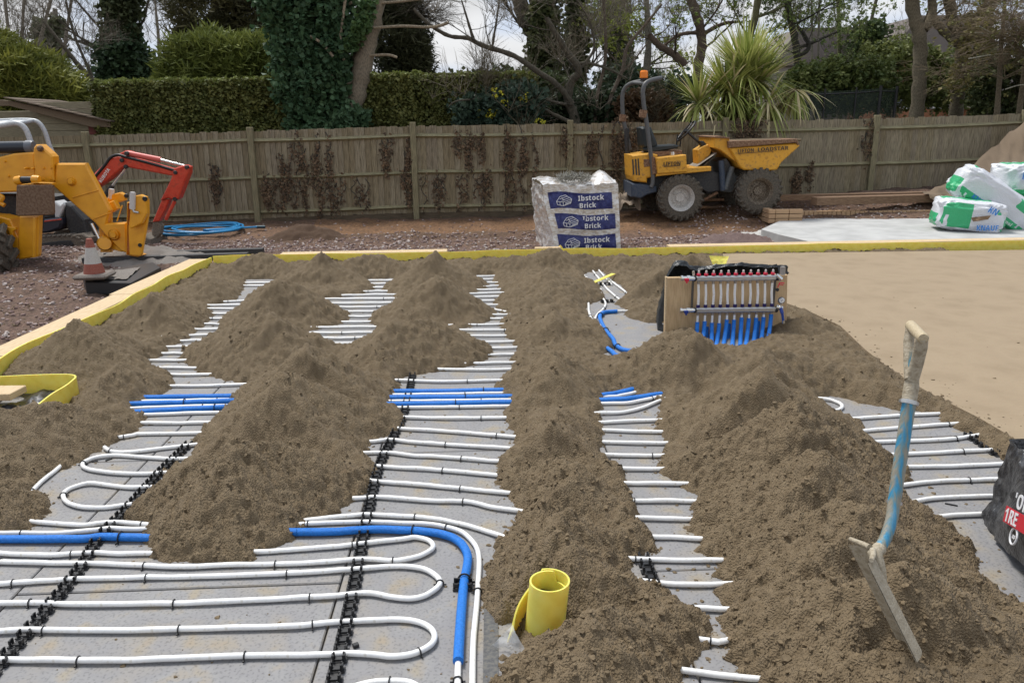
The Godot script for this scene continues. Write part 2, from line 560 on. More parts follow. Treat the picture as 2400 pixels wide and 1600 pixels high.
func distances(polys: Array) -> PackedFloat32Array:
	var inside := PackedByteArray()
	inside.resize(cnx * cnz)
	for pl in polys:
		var p := PackedVector2Array(pl)
		var lo := p[0]
		var hi := p[0]
		for q in p: lo = lo.min(q); hi = hi.max(q)
		for j in range(maxi(0, int((lo.y - CZ0) / CS)), mini(cnz, int((hi.y - CZ0) / CS) + 2)):
			for i in range(maxi(0, int((lo.x - CX0) / CS)), mini(cnx, int((hi.x - CX0) / CS) + 2)):
				if Geometry2D.is_point_in_polygon(Vector2(CX0 + i * CS, CZ0 + j * CS), p): inside[j * cnx + i] = 1
	var out := PackedFloat32Array()
	out.resize(cnx * cnz)
	for pass_ in 2:   # distance outside, then inside
		var d := PackedFloat32Array()
		d.resize(cnx * cnz)
		for k in d.size(): d[k] = 0.0 if inside[k] == 1 - pass_ else 99.0
		var s1 := CS
		var s2 := CS * 1.4142
		for j in range(1, cnz - 1):
			for i in range(1, cnx - 1):
				var k := j * cnx + i
				d[k] = minf(minf(minf(d[k], d[k - 1] + s1), minf(d[k - cnx] + s1, d[k - cnx - 1] + s2)), d[k - cnx + 1] + s2)
		for j in range(cnz - 2, 0, -1):
			for i in range(cnx - 2, 0, -1):
				var k := j * cnx + i
				d[k] = minf(minf(minf(d[k], d[k + 1] + s1), minf(d[k + cnx] + s1, d[k + cnx + 1] + s2)), d[k + cnx - 1] + s2)
		for k in d.size(): out[k] += (d[k] if pass_ == 0 else -d[k])
	return out

func gaps() -> Array:
	return [
		[Vector2(-3.068,-8.755),Vector2(-2.963,-8.542),Vector2(-2.765,-7.587),Vector2(-2.926,-7.42),Vector2(-2.929,-7.269),Vector2(-2.779,-7.045),Vector2(-2.741,-6.856),Vector2(-2.701,-6.644),Vector2(-2.704,-6.461),Vector2(-2.67,-6.272),Vector2(-2.65,-6.093),Vector2(-2.741,-5.916),Vector2(-2.654,-5.728),Vector2(-2.714,-5.547),Vector2(-2.613,-5.358),Vector2(-2.402,-5.186),Vector2(-2.267,-4.934),Vector2(-2.279,-4.709),Vector2(-2.321,-4.597),Vector2(-2.354,-4.504),Vector2(-2.312,-4.442),Vector2(-2.205,-4.394),Vector2(-2.166,-4.257),Vector2(-2.162,-4.064),Vector2(-2.219,-3.9),Vector2(-2.259,-3.709),Vector2(-2.324,-3.555),Vector2(-2.296,-3.373),Vector2(-2.154,-3.301),Vector2(-2.124,-3.206),Vector2(-2.079,-3.068),Vector2(-2.115,-2.986),Vector2(-2.189,-2.958),Vector2(-3.124,-2.968),Vector2(-2.043,-1.536),Vector2(-0.011,-1.505),Vector2(-0.073,-2.032),Vector2(-0.001,-2.144),Vector2(0.005,-2.315),Vector2(-0.073,-2.317),Vector2(-0.128,-2.413),Vector2(-0.132,-2.536),Vector2(-0.111,-2.656),Vector2(-0.088,-2.751),Vector2(-0.083,-2.851),Vector2(-0.043,-2.889),Vector2(0.025,-3.114),Vector2(-0.038,-3.294),Vector2(-0.099,-3.493),Vector2(-0.088,-3.652),Vector2(-0.01,-3.811),Vector2(0.015,-3.972),Vector2(-0.055,-4.265),Vector2(-0.024,-4.463),Vector2(-0.024,-4.525),Vector2(-0.082,-4.632),Vector2(-0.109,-4.759),Vector2(-0.092,-4.964),Vector2(0.013,-5.213),Vector2(-0.015,-5.371),Vector2(0.022,-5.581),Vector2(0.023,-5.759),Vector2(0.014,-5.936),Vector2(-0.064,-6.127),Vector2(-0.065,-6.31),Vector2(-0.119,-6.507),Vector2(-0.044,-6.724),Vector2(-0.033,-6.857),Vector2(-0.155,-7.055),Vector2(-0.159,-7.257),Vector2(-0.166,-7.45),Vector2(-0.095,-7.628),Vector2(-0.056,-7.816),Vector2(-0.144,-7.999),Vector2(-0.156,-8.185),Vector2(-0.193,-8.38),Vector2(-0.197,-8.583),Vector2(-0.191,-8.821),Vector2(-0.413,-8.837),Vector2(-0.378,-8.57),Vector2(-0.27,-8.386),Vector2(-0.231,-8.166),Vector2(-0.313,-7.987),Vector2(-0.393,-7.816),Vector2(-0.433,-7.628),Vector2(-0.363,-7.442),Vector2(-0.288,-7.246),Vector2(-0.188,-7.075),Vector2(-0.124,-6.862),Vector2(-0.153,-6.714),Vector2(-0.27,-6.499),Vector2(-0.481,-6.331),Vector2(-0.364,-6.142),Vector2(-0.284,-5.938),Vector2(-0.159,-5.756),Vector2(-0.132,-5.577),Vector2(-0.223,-5.369),Vector2(-0.391,-5.22),Vector2(-0.7,-5.104),Vector2(-0.775,-4.992),Vector2(-0.731,-4.758),Vector2(-0.732,-4.641),Vector2(-0.767,-4.522),Vector2(-0.72,-4.459),Vector2(-0.632,-4.293),Vector2(-0.629,-4.115),Vector2(-0.755,-3.936),Vector2(-0.798,-3.779),Vector2(-0.693,-3.613),Vector2(-0.676,-3.438),Vector2(-0.708,-3.265),Vector2(-0.817,-3.077),Vector2(-0.901,-3.029),Vector2(-0.922,-2.897),Vector2(-1.017,-2.803),Vector2(-1.069,-2.72),Vector2(-1.26,-2.715),Vector2(-1.432,-2.738),Vector2(-1.478,-2.801),Vector2(-1.563,-2.91),Vector2(-1.573,-3.001),Vector2(-1.598,-3.04),Vector2(-1.73,-3.102),Vector2(-1.745,-3.225),Vector2(-1.742,-3.407),Vector2(-1.751,-3.563),Vector2(-1.69,-3.73),Vector2(-1.736,-3.92),Vector2(-1.782,-4.083),Vector2(-1.757,-4.249),Vector2(-1.757,-4.414),Vector2(-1.752,-4.513),Vector2(-1.788,-4.592),Vector2(-1.808,-4.732),Vector2(-1.769,-4.95),Vector2(-2.206,-5.177),Vector2(-2.315,-5.345),Vector2(-2.475,-5.536),Vector2(-2.565,-5.724),Vector2(-2.507,-5.917),Vector2(-2.521,-6.1),Vector2(-2.512,-6.278),Vector2(-2.529,-6.467),Vector2(-2.603,-6.639),Vector2(-2.624,-6.849),Vector2(-2.642,-7.037),Vector2(-2.644,-7.234),Vector2(-2.651,-7.404),Vector2(-2.687,-7.603),Vector2(-2.701,-8.353),Vector2(-2.642,-8.546),Vector2(-2.729,-8.758)],
		[Vector2(-1.666,-8.684),Vector2(-1.637,-8.579),Vector2(-1.538,-8.397),Vector2(-1.457,-8.2),Vector2(-1.478,-7.995),Vector2(-1.58,-7.804),Vector2(-1.899,-7.636),Vector2(-1.778,-7.429),Vector2(-1.693,-7.253),Vector2(-1.558,-7.064),Vector2(-1.459,-6.869),Vector2(-1.456,-6.656),Vector2(-1.597,-6.478),Vector2(-1.783,-6.298),Vector2(-1.634,-6.11),Vector2(-1.458,-5.943),Vector2(-1.353,-5.715),Vector2(-1.306,-5.713),Vector2(-1.232,-5.958),Vector2(-1.186,-6.115),Vector2(-1.164,-6.28),Vector2(-1.148,-6.47),Vector2(-1.287,-6.663),Vector2(-1.29,-6.859),Vector2(-1.24,-7.064),Vector2(-1.181,-7.242),Vector2(-1.177,-7.413),Vector2(-1.127,-7.609),Vector2(-1.235,-7.804),Vector2(-1.358,-7.987),Vector2(-1.391,-8.195),Vector2(-1.334,-8.383),Vector2(-1.319,-8.583),Vector2(-1.348,-8.715)],
		[Vector2(0.609,-4.705),Vector2(0.609,-4.638),Vector2(0.507,-4.317),Vector2(0.517,-4.162),Vector2(0.523,-4.062),Vector2(0.476,-3.889),Vector2(0.456,-3.716),Vector2(0.549,-3.539),Vector2(0.545,-3.383),Vector2(0.548,-3.199),Vector2(0.553,-3.04),Vector2(0.564,-2.877),Vector2(0.594,-2.777),Vector2(0.475,-2.711),Vector2(0.445,-2.607),Vector2(0.418,-2.566),Vector2(0.536,-2.512),Vector2(0.583,-2.388),Vector2(0.654,-2.33),Vector2(0.669,-2.277),Vector2(0.638,-2.185),Vector2(0.59,-2.117),Vector2(0.526,-2.061),Vector2(0.506,-1.945),Vector2(0.499,-1.775),Vector2(0.728,-1.771),Vector2(0.719,-1.96),Vector2(0.712,-2.025),Vector2(0.677,-2.109),Vector2(0.687,-2.2),Vector2(0.695,-2.325),Vector2(0.746,-2.379),Vector2(0.725,-2.472),Vector2(0.804,-2.529),Vector2(0.763,-2.57),Vector2(0.8,-2.687),Vector2(0.729,-2.76),Vector2(0.762,-2.854),Vector2(0.72,-2.945),Vector2(0.773,-3.023),Vector2(0.776,-3.13),Vector2(0.876,-3.186),Vector2(0.819,-3.279),Vector2(0.779,-3.366),Vector2(0.71,-3.484),Vector2(0.774,-3.695),Vector2(0.831,-3.859),Vector2(0.787,-4.021),Vector2(0.844,-4.205),Vector2(0.913,-4.521),Vector2(0.838,-4.556),Vector2(0.779,-4.631),Vector2(0.678,-4.702)],
		[Vector2(0.837,-8.808),Vector2(0.898,-8.923),Vector2(1.065,-8.968),Vector2(1.125,-8.411),Vector2(1.189,-7.993),Vector2(1.17,-7.679),Vector2(1.066,-7.392),Vector2(0.988,-7.258),Vector2(1.076,-6.964),Vector2(1.013,-6.723),Vector2(1.168,-6.485),Vector2(1.275,-6.48),Vector2(1.47,-6.382),Vector2(2.048,-6.184),Vector2(2.086,-5.984),Vector2(1.901,-5.807),Vector2(1.679,-5.607),Vector2(1.565,-5.716),Vector2(1.509,-6.091),Vector2(1.365,-6.138),Vector2(1.181,-6.029),Vector2(1.056,-5.83),Vector2(0.92,-5.592),Vector2(0.838,-5.48),Vector2(0.743,-5.389),Vector2(0.628,-5.379),Vector2(0.623,-5.458),Vector2(0.772,-5.684),Vector2(0.79,-5.898),Vector2(0.782,-6.249),Vector2(0.723,-6.576),Vector2(0.674,-6.694),Vector2(0.717,-7.193),Vector2(0.872,-7.404),Vector2(0.948,-7.427),Vector2(0.929,-8.144),Vector2(0.857,-8.357)],
		[Vector2(1.909,-4.554),Vector2(1.88,-4.281),Vector2(1.909,-4.16),Vector2(1.989,-4.096),Vector2(1.913,-3.877),Vector2(1.926,-3.748),Vector2(1.898,-3.606),Vector2(1.942,-3.516),Vector2(1.894,-3.385),Vector2(1.801,-3.268),Vector2(1.776,-3.148),Vector2(1.808,-3.046),Vector2(1.82,-2.946),Vector2(1.824,-2.838),Vector2(1.827,-2.746),Vector2(1.801,-2.663),Vector2(1.74,-2.571),Vector2(1.752,-2.46),Vector2(1.782,-2.356),Vector2(1.857,-2.128),Vector2(2.15,-2.343),Vector2(2.708,-3.164),Vector2(2.621,-3.44),Vector2(2.476,-3.572),Vector2(2.471,-3.724),Vector2(2.486,-3.925),Vector2(2.447,-4.12),Vector2(2.455,-4.26),Vector2(2.3,-4.287),Vector2(2.219,-4.356),Vector2(2.081,-4.46),Vector2(2.044,-4.565)],
		[Vector2(-3.65,-4.123),Vector2(-2.892,-4.096),Vector2(-2.898,-4.33),Vector2(-2.838,-4.351),Vector2(-2.771,-4.401),Vector2(-2.744,-4.447),Vector2(-2.813,-4.741),Vector2(-2.919,-4.928),Vector2(-3.14,-4.946),Vector2(-3.421,-4.93),Vector2(-4.3,-4.939)]]

# heaps: [name key, peak (x, z), height, radius across, radius along]
func mounds() -> Array:
	var r := []
	var add := func(g: int, p: Vector3, h: float, rx: float, rz: float) -> void: r.append([g, p.x, p.z, h, rx, rz])
	add.call(0, Vector3(-2.962,0.25,-8.974), .26, .62, .55)
	add.call(0, Vector3(-2.983,0.2,-7.76), .22, .55, .6)
	add.call(1, Vector3(-2.985,0.3,-6.599), .31, .60, .55)
	add.call(2, Vector3(-3.05,0.3,-5.392), .30, .68, .6)
	add.call(3, Vector3(-2.439,0.25,-4.675), .26, .50, .48)
	add.call(4, Vector3(-2.342,0.26,-3.901), .27, .85, .42)
	add.call(4, Vector3(-2.776,0.24,-3.744), .25, .8, .5)
	add.call(5, Vector3(-2.213,0.2,-3.116), .2, .5, .35)
	add.call(6, Vector3(-1.627,0.28,-8.899), .27, .55, .45)
	add.call(6, Vector3(-2.082,0.22,-8.456), .24, .6, .5)
	add.call(7, Vector3(-1.999,0.3,-6.723), .30, .68, .55)
	add.call(8, Vector3(-1.819,0.32,-5.491), .33, .72, .62)
	add.call(9, Vector3(-1.214,0.32,-4.537), .32, .66, .52)
	add.call(9, Vector3(-1.225,0.33,-3.96), .34, .85, .55)
	add.call(10, Vector3(-1.082,0.36,-3.089), .37, .74, .62)
	add.call(10, Vector3(-1.122,0.22,-2.938), .26, .5, .42)
	add.call(11, Vector3(-0.805,0.28,-8.173), .27, .6, .5)
	add.call(12, Vector3(-0.642,0.3,-6.829), .30, .62, .55)
	add.call(13, Vector3(-0.654,0.32,-5.363), .33, .72, .6)
	add.call(14, Vector3(0.369,0.2,-7.528), .2, .7, 1.6)
	add.call(14, Vector3(0.647,0.16,-9.014), .2, 2.0, .5)
	add.call(14, Vector3(0.325,0.16,-5.923), .17, .5, .6)
	add.call(15, Vector3(0.233,0.3,-4.633), .30, .50, .5)
	add.call(15, Vector3(0.19,0.27,-3.777), .27, .42, .5)
	add.call(15, Vector3(0.087,0.28,-3.142), .28, .42, .42)
	add.call(15, Vector3(0.141,0.31,-2.559), .31, .50, .46)
	add.call(15, Vector3(0.07,0.18,-2.352), .18, .35, .3)
	add.call(16, Vector3(0.314,0.26,-2.017), .26, .50, .36)
	add.call(16, Vector3(0.128,0.2,-1.853), .2, .5, .36)
	add.call(17, Vector3(1.424,0.3,-7.672), .3, .62, .5)
	add.call(17, Vector3(0.978,0.22,-6.406), .24, .45, .4)
	add.call(17, Vector3(1.939,0.24,-8.196), .24, .5, .45)
	add.call(18, Vector3(1.105,0.32,-4.869), .31, .56, .42)
	add.call(19, Vector3(1.736,0.33,-4.644), .32, .62, .42)
	add.call(19, Vector3(2.111,0.2,-4.387), .2, .5, .35)
	add.call(20, Vector3(1.268,0.32,-3.902), .32, .75, .5)
	add.call(20, Vector3(1.357,0.36,-3.368), .37, .72, .5)
	add.call(20, Vector3(1.126,0.35,-2.882), .35, .75, .5)
	add.call(20, Vector3(1.067,0.34,-2.492), .34, .75, .5)
	add.call(21, Vector3(1.171,0.3,-2.062), .30, .62, .42)
	add.call(21, Vector3(0.892,0.3,-2.092), .30, .65, .5)
	add.call(21, Vector3(0.975,0.26,-1.795), .27, .8, .5)
	add.call(21, Vector3(1.341,0.2,-1.759), .22, .6, .4)
	add.call(22, Vector3(2.395,0.1,-6.022), .12, .4, .4)
	add.call(22, Vector3(2.324,0.1,-4.778), .12, .4, .4)
	add.call(22, Vector3(2.315,0.1,-4.056), .13, .4, .35)
	add.call(22, Vector3(2.415,0.1,-3.615), .13, .4, .35)
	return r

const HEAPS := ["low sand heap in the far left corner against the yellow strip", "small peaked sand heap second along the left formwork from the far corner", "sand heap on the left formwork just beyond the yellow recess", "small sand heap to the right of the yellow recess corner",
	"broad sand heap in front of the yellow recess at the left edge", "low sand heap in the left edge of the picture beside two pipe loops", "far sand heap touching the far yellow strip left of centre", "second sand heap from the far end of the second heap row",
	"third sand heap from the far end of the second heap row", "twin-topped sand heap reaching the blue pipes in the second heap row", "largest sand heap at left, nearest of the second heap row, behind the pipe loops", "farthest sand heap of the third heap row",
	"middle sand heap of the third heap row, partly cut by the nearer one", "nearest sand heap of the third heap row, left of the flat ridge", "long low flat-topped sand bank below the brick pack", "long steep sand ridge between the middle gap and narrow strip",
	"sand heap at the bottom beside the rolled yellow foam", "dark sand heap behind and left of the manifold", "sand heap directly before the manifold's left corner", "sand heap directly before the manifold's right corner with a scooped top",
	"biggest sand ridge on the right with several tops", "churned sand heap in which the spade stands", "thin sand bank lying along the edge of the screed"]

var sn := FastNoiseLite.new()
var sc := FastNoiseLite.new()
func sand_h(x: float, z: float) -> float:
	var g := coarse(cg, x, z)
	var big := sn.get_noise_2d(x * 3.1, z * 3.1)
	var mid := sn.get_noise_2d(x * 11.0 + 31.0, z * 11.0)
	var rag := 0.03 * mid + 0.012 * sn.get_noise_2d(x * 45.0, z * 45.0)
	g += rag
	var s := 0.062 + 0.5 * (coarse(csd, x, z) + rag)
	var m := coarse(cm, x, z) + 0.028 * big + 0.014 * mid
	var e := 0.8 * g if g < 0.09 else 0.072 + 0.72 * (g - 0.09)
	var h := minf(e, s)
	# round the crest where slope meets top
	var k := 0.035
	var w := clampf(0.5 + 0.5 * (m - h) / k, 0.0, 1.0)
	h = lerpf(m, h, w) - k * w * (1.0 - w)
	var am := clampf(h / 0.05, 0.0, 1.0)
	var cellv := sc.get_noise_2d(x * 30.0, z * 30.0)
	h += am * (0.0105 * sn.get_noise_2d(x * 22.0, z * 22.0 + 5.0) + -0.0095 * (cellv + 0.6) + 0.0065 * sn.get_noise_2d(x * 62.0 + 3.0, z * 70.0))
	return h

func build_sand() -> void:
	sn.noise_type = FastNoiseLite.TYPE_SIMPLEX
	sn.fractal_octaves = 2
	sn.frequency = 1.0
	sn.seed = 21
	sc.noise_type = FastNoiseLite.TYPE_CELLULAR
	sc.cellular_return_type = FastNoiseLite.RETURN_DISTANCE
	sc.cellular_jitter = 1.2
	sc.fractal_type = FastNoiseLite.FRACTAL_NONE
	sc.frequency = 1.0
	cnx = int((5.9 - CX0) / CS)
	cnz = int((-1.2 - CZ0) / CS)
	cg = distances(gaps())
	csd = distances([screed_poly()])
	cm.resize(cnx * cnz)
	cl.resize(cnx * cnz)
	var ms := mounds()
	for j in cnz:
		for i in cnx:
			var x := CX0 + i * CS
			var z := CZ0 + j * CS
			var h := 0.06
			var best := -9.0
			var who := 14
			var scoop := 0.0
			for m in ms:
				var dx: float = (x - m[1]) / m[4]
				var dz: float = (z - m[2]) / (m[5] * 0.80)
				var d2 := dx * dx + dz * dz
				if d2 > 6.0: continue
				var v: float = m[3] * 1.46 * (0.62 * exp(-2.0 * maxf(0.0, sqrt(d2 + 0.004) - 0.06)) - 0.06 + 0.44 * maxf(0.0, 1.0 - 0.9 * sqrt(d2)))
				var fz: float = (z - m[2] - 0.48 * m[5]) / (0.34 * m[5])
				var fx: float = (x - m[1] - 0.12 * m[4] * sin(m[1] * 37.0)) / (0.55 * m[4])
				scoop += (0.055 + 0.03 * sin(m[2] * 53.0)) * (m[3] / 0.33) * exp(-fx * fx - fz * fz)
				if v > best: best = v; who = m[0]
				if v > h - 0.05:
					var w := clampf(0.5 + 0.5 * (v - h) / 0.04, 0.0, 1.0)
					h = lerpf(h, v, w) + 0.04 * w * (1.0 - w)
			cm[j * cnx + i] = maxf(h - scoop, 0.02)
			cl[j * cnx + i] = who
	var parts := []
	for k in HEAPS.size(): parts.append([PackedVector3Array(), PackedVector3Array(), PackedInt32Array()])
	sand_strip(parts, -3.5, -1.3, 0.0095)
	sand_strip(parts, -6.1, -3.47, 0.016)
	sand_strip(parts, -10.62, -6.06, 0.019)
	var crumbs := [lump(1.0, 3, 0.35), lump(1.0, 12, 0.4)]
	var spots := []
	for k in HEAPS.size(): spots.append([])
	for i in 95000:
		var z := -lerpf(1.4, 7.5, pow(rf(0, 1), 1.8))
		var x := rf(-0.75, 0.8) * (-z + 0.6)
		var g := coarse(cg, x, z)
		var sd := coarse(csd, x, z)
		var pr := 0.35 * exp(sd / 0.07) + 0.004 if sd < 0.0 else (0.4 if z > -3.6 else 0.16) if g > 0.0 else 0.32 * exp(g / 0.05) + 0.006
		if rf(0, 1) > pr: continue
		var s := 0.0025 + 0.0085 * pow(rf(0, 1), 3.0) + (0.012 * rf(0, 1) if rf(0, 1) < 0.012 else 0.0)
		s *= 1.0 if z > -4.0 else 1.1
		var y := maxf(sand_h(x, z), 0.062 if sd < 0.0 else 0.0)
		var u := clampi(int((x - CX0) / CS), 0, cnx - 1)
		var w := clampi(int((z - CZ0) / CS), 0, cnz - 1)
		spots[cl[w * cnx + u]].append([Transform3D(Basis(Vector3(rf(-1, 1), 1, rf(-1, 1)).normalized(), rf(0, 6)).scaled(Vector3(s, s * rf(0.6, 0.9), s)), Vector3(x, y - s * 0.12, z)), rf(0.8, 1.15)])
	for k in HEAPS.size():
		var p: Array = parts[k]
		if p[2].size() == 0: continue
		var o := put("sand_heap", grid_mesh(p[0], p[1], PackedColorArray(), p[2]), M.sand)
		tag(o, HEAPS[k], "sand heap", "sand heaps tipped between the pipes")
		if spots[k].size():
			multi("sand_crumbs", crumbs[k % 2], M.crumb, spots[k].map(func(e): return e[0]), o, spots[k].map(func(e): return Color(e[1], e[1], e[1])))

func sand_strip(parts: Array, z0: float, z1: float, st: float) -> void:
	var nzz := int((z1 - z0) / st) + 1
	var xl := maxf(-4.4, z0 * 0.72 - 0.7)
	var xr := minf(5.6, -z0 * 0.72 + 0.7)
	var nx := int((xr - xl) / st) + 1
	var H := PackedFloat32Array()
	H.resize(nx * nzz)
	for j in nzz:
		var z := z0 + j * st
		for i in nx:
			var x := xl + i * st
			var a := x * 0.99912 - z * 0.042
			H[j * nx + i] = sand_h(x, z) if a > -3.3 and z * -0.99912 - x * 0.042 < 9.7 and absf(x) < -z * 0.76 + 0.9 else -1.0
	var owner := []
	for k in parts.size():
		owner.append(PackedInt32Array())
	for j in nzz - 1:
		for i in nx - 1:
			var k := j * nx + i
			if maxf(maxf(H[k], H[k + 1]), maxf(H[k + nx], H[k + nx + 1])) < 0.0: continue
			var x := xl + i * st
			var z := z0 + j * st
			var who := cl[clampi(int((z - CZ0) / CS), 0, cnz - 1) * cnx + clampi(int((x - CX0) / CS), 0, cnx - 1)]
			var P: Array = parts[who]
			if owner[who].size() == 0:
				owner[who].resize(nx * nzz)
				owner[who].fill(-1)
			var id := [0, 0, 0, 0]
			for c in 4:
				var kk: int = k + [0, 1, nx + 1, nx][c]
				if owner[who][kk] < 0:
					owner[who][kk] = P[0].size()
					var ii := kk % nx
					var jj := kk / nx
					var hx := H[jj * nx + mini(ii + 1, nx - 1)] - H[jj * nx + maxi(ii - 1, 0)]
					var hz := H[mini(jj + 1, nzz - 1) * nx + ii] - H[maxi(jj - 1, 0) * nx + ii]
					P[0].append(Vector3(xl + ii * st, maxf(H[kk], -0.012), z0 + jj * st))
					P[1].append(Vector3(-clampf(hx, -.1, .1), 2.0 * st, -clampf(hz, -.1, .1)).normalized())
				id[c] = owner[who][kk]
			P[2].append_array([id[0], id[1], id[2], id[0], id[2], id[3]])

# ---------- heating pipes ----------
var clip_mesh: ArrayMesh
func spline(p: Array, n: int) -> Array:
	var o := []
	if p.size() < 3:
		for i in n * (p.size() - 1) + 1:
			var t := float(i) / n
			o.append(p[mini(int(t), p.size() - 2)].lerp(p[mini(int(t), p.size() - 2) + 1], t - mini(int(t), p.size() - 2)))
		return o
	for i in p.size() - 1:
		var a: Vector3 = p[maxi(i - 1, 0)]
		var d: Vector3 = p[mini(i + 2, p.size() - 1)]
		for k in n: o.append(p[i].cubic_interpolate(p[i + 1], a, d, float(k) / n))
	o.append(p[-1])
	return o
func pipe(label: String, blue: int, ext: String, group: String, xz: Array) -> void:
	var p := []
	var r := 0.0175 if blue else 0.0105
	for i in range(0, xz.size(), 2): p.append(Vector3(xz[i], r + 0.001, xz[i + 1]))
	var wob := 0.0018 if p.size() == 2 else 0.0
	if p.size() == 2:
		var mid: Vector3 = (p[0] + p[1]) / 2.0 + Vector3(0, 0, rf(-0.008, 0.008))
		p.insert(1, mid)
	if ext != "0":
		if ext != "r": p.push_front(p[0] + (p[0] - p[1]).normalized() * 0.28)
		if ext != "l": p.append(p[-1] + (p[-1] - p[-2]).normalized() * 0.28)
	var q := spline(p, 7)
	for i in q.size(): q[i].y += 0.004 * (0.5 + 0.5 * sn.get_noise_2d(q[i].x * 4.0, q[i].z * 9.0))
	var at: Vector3 = q[q.size() / 2]
	var o := thing("heating_pipe", label, "heating pipe", Vector3(at.x, 0, at.z), group)
	var b := B.new()
	if blue:   # corrugated sleeve
		var rr := []
		var q2 := []
		for i in q.size() - 1:
			for k in 6:
				q2.append(q[i].lerp(q[i + 1], k / 6.0))
				rr.append(r * (1.0 if k % 2 == 0 else 0.955))
		q2.append(q[-1]); rr.append(r)
		b.tube(q2, rr, 10)
	else: b.tube(q, r, 10)
	put("tube", b, M.blue if blue else M.pipe, o)
	# staples
	var run := rf(0.08, 0.3)
	for i in q.size() - 1:
		var L: float = q[i].distance_to(q[i + 1])
		run -= L
		if run < 0.0:
			run = rf(0.42, 0.62)
			var d: Vector3 = (q[i + 1] - q[i]).normalized()
			if coarse(cg, q[i].x, q[i].z) > 0.02: continue
			var side := Vector3.UP.cross(d).normalized()
			inst("clip", clip_mesh, M.black, o, Transform3D(Basis(side * (r / 0.0105), Vector3.UP * (r / 0.0105), d), Vector3(q[i].x, 0.0, q[i].z)))

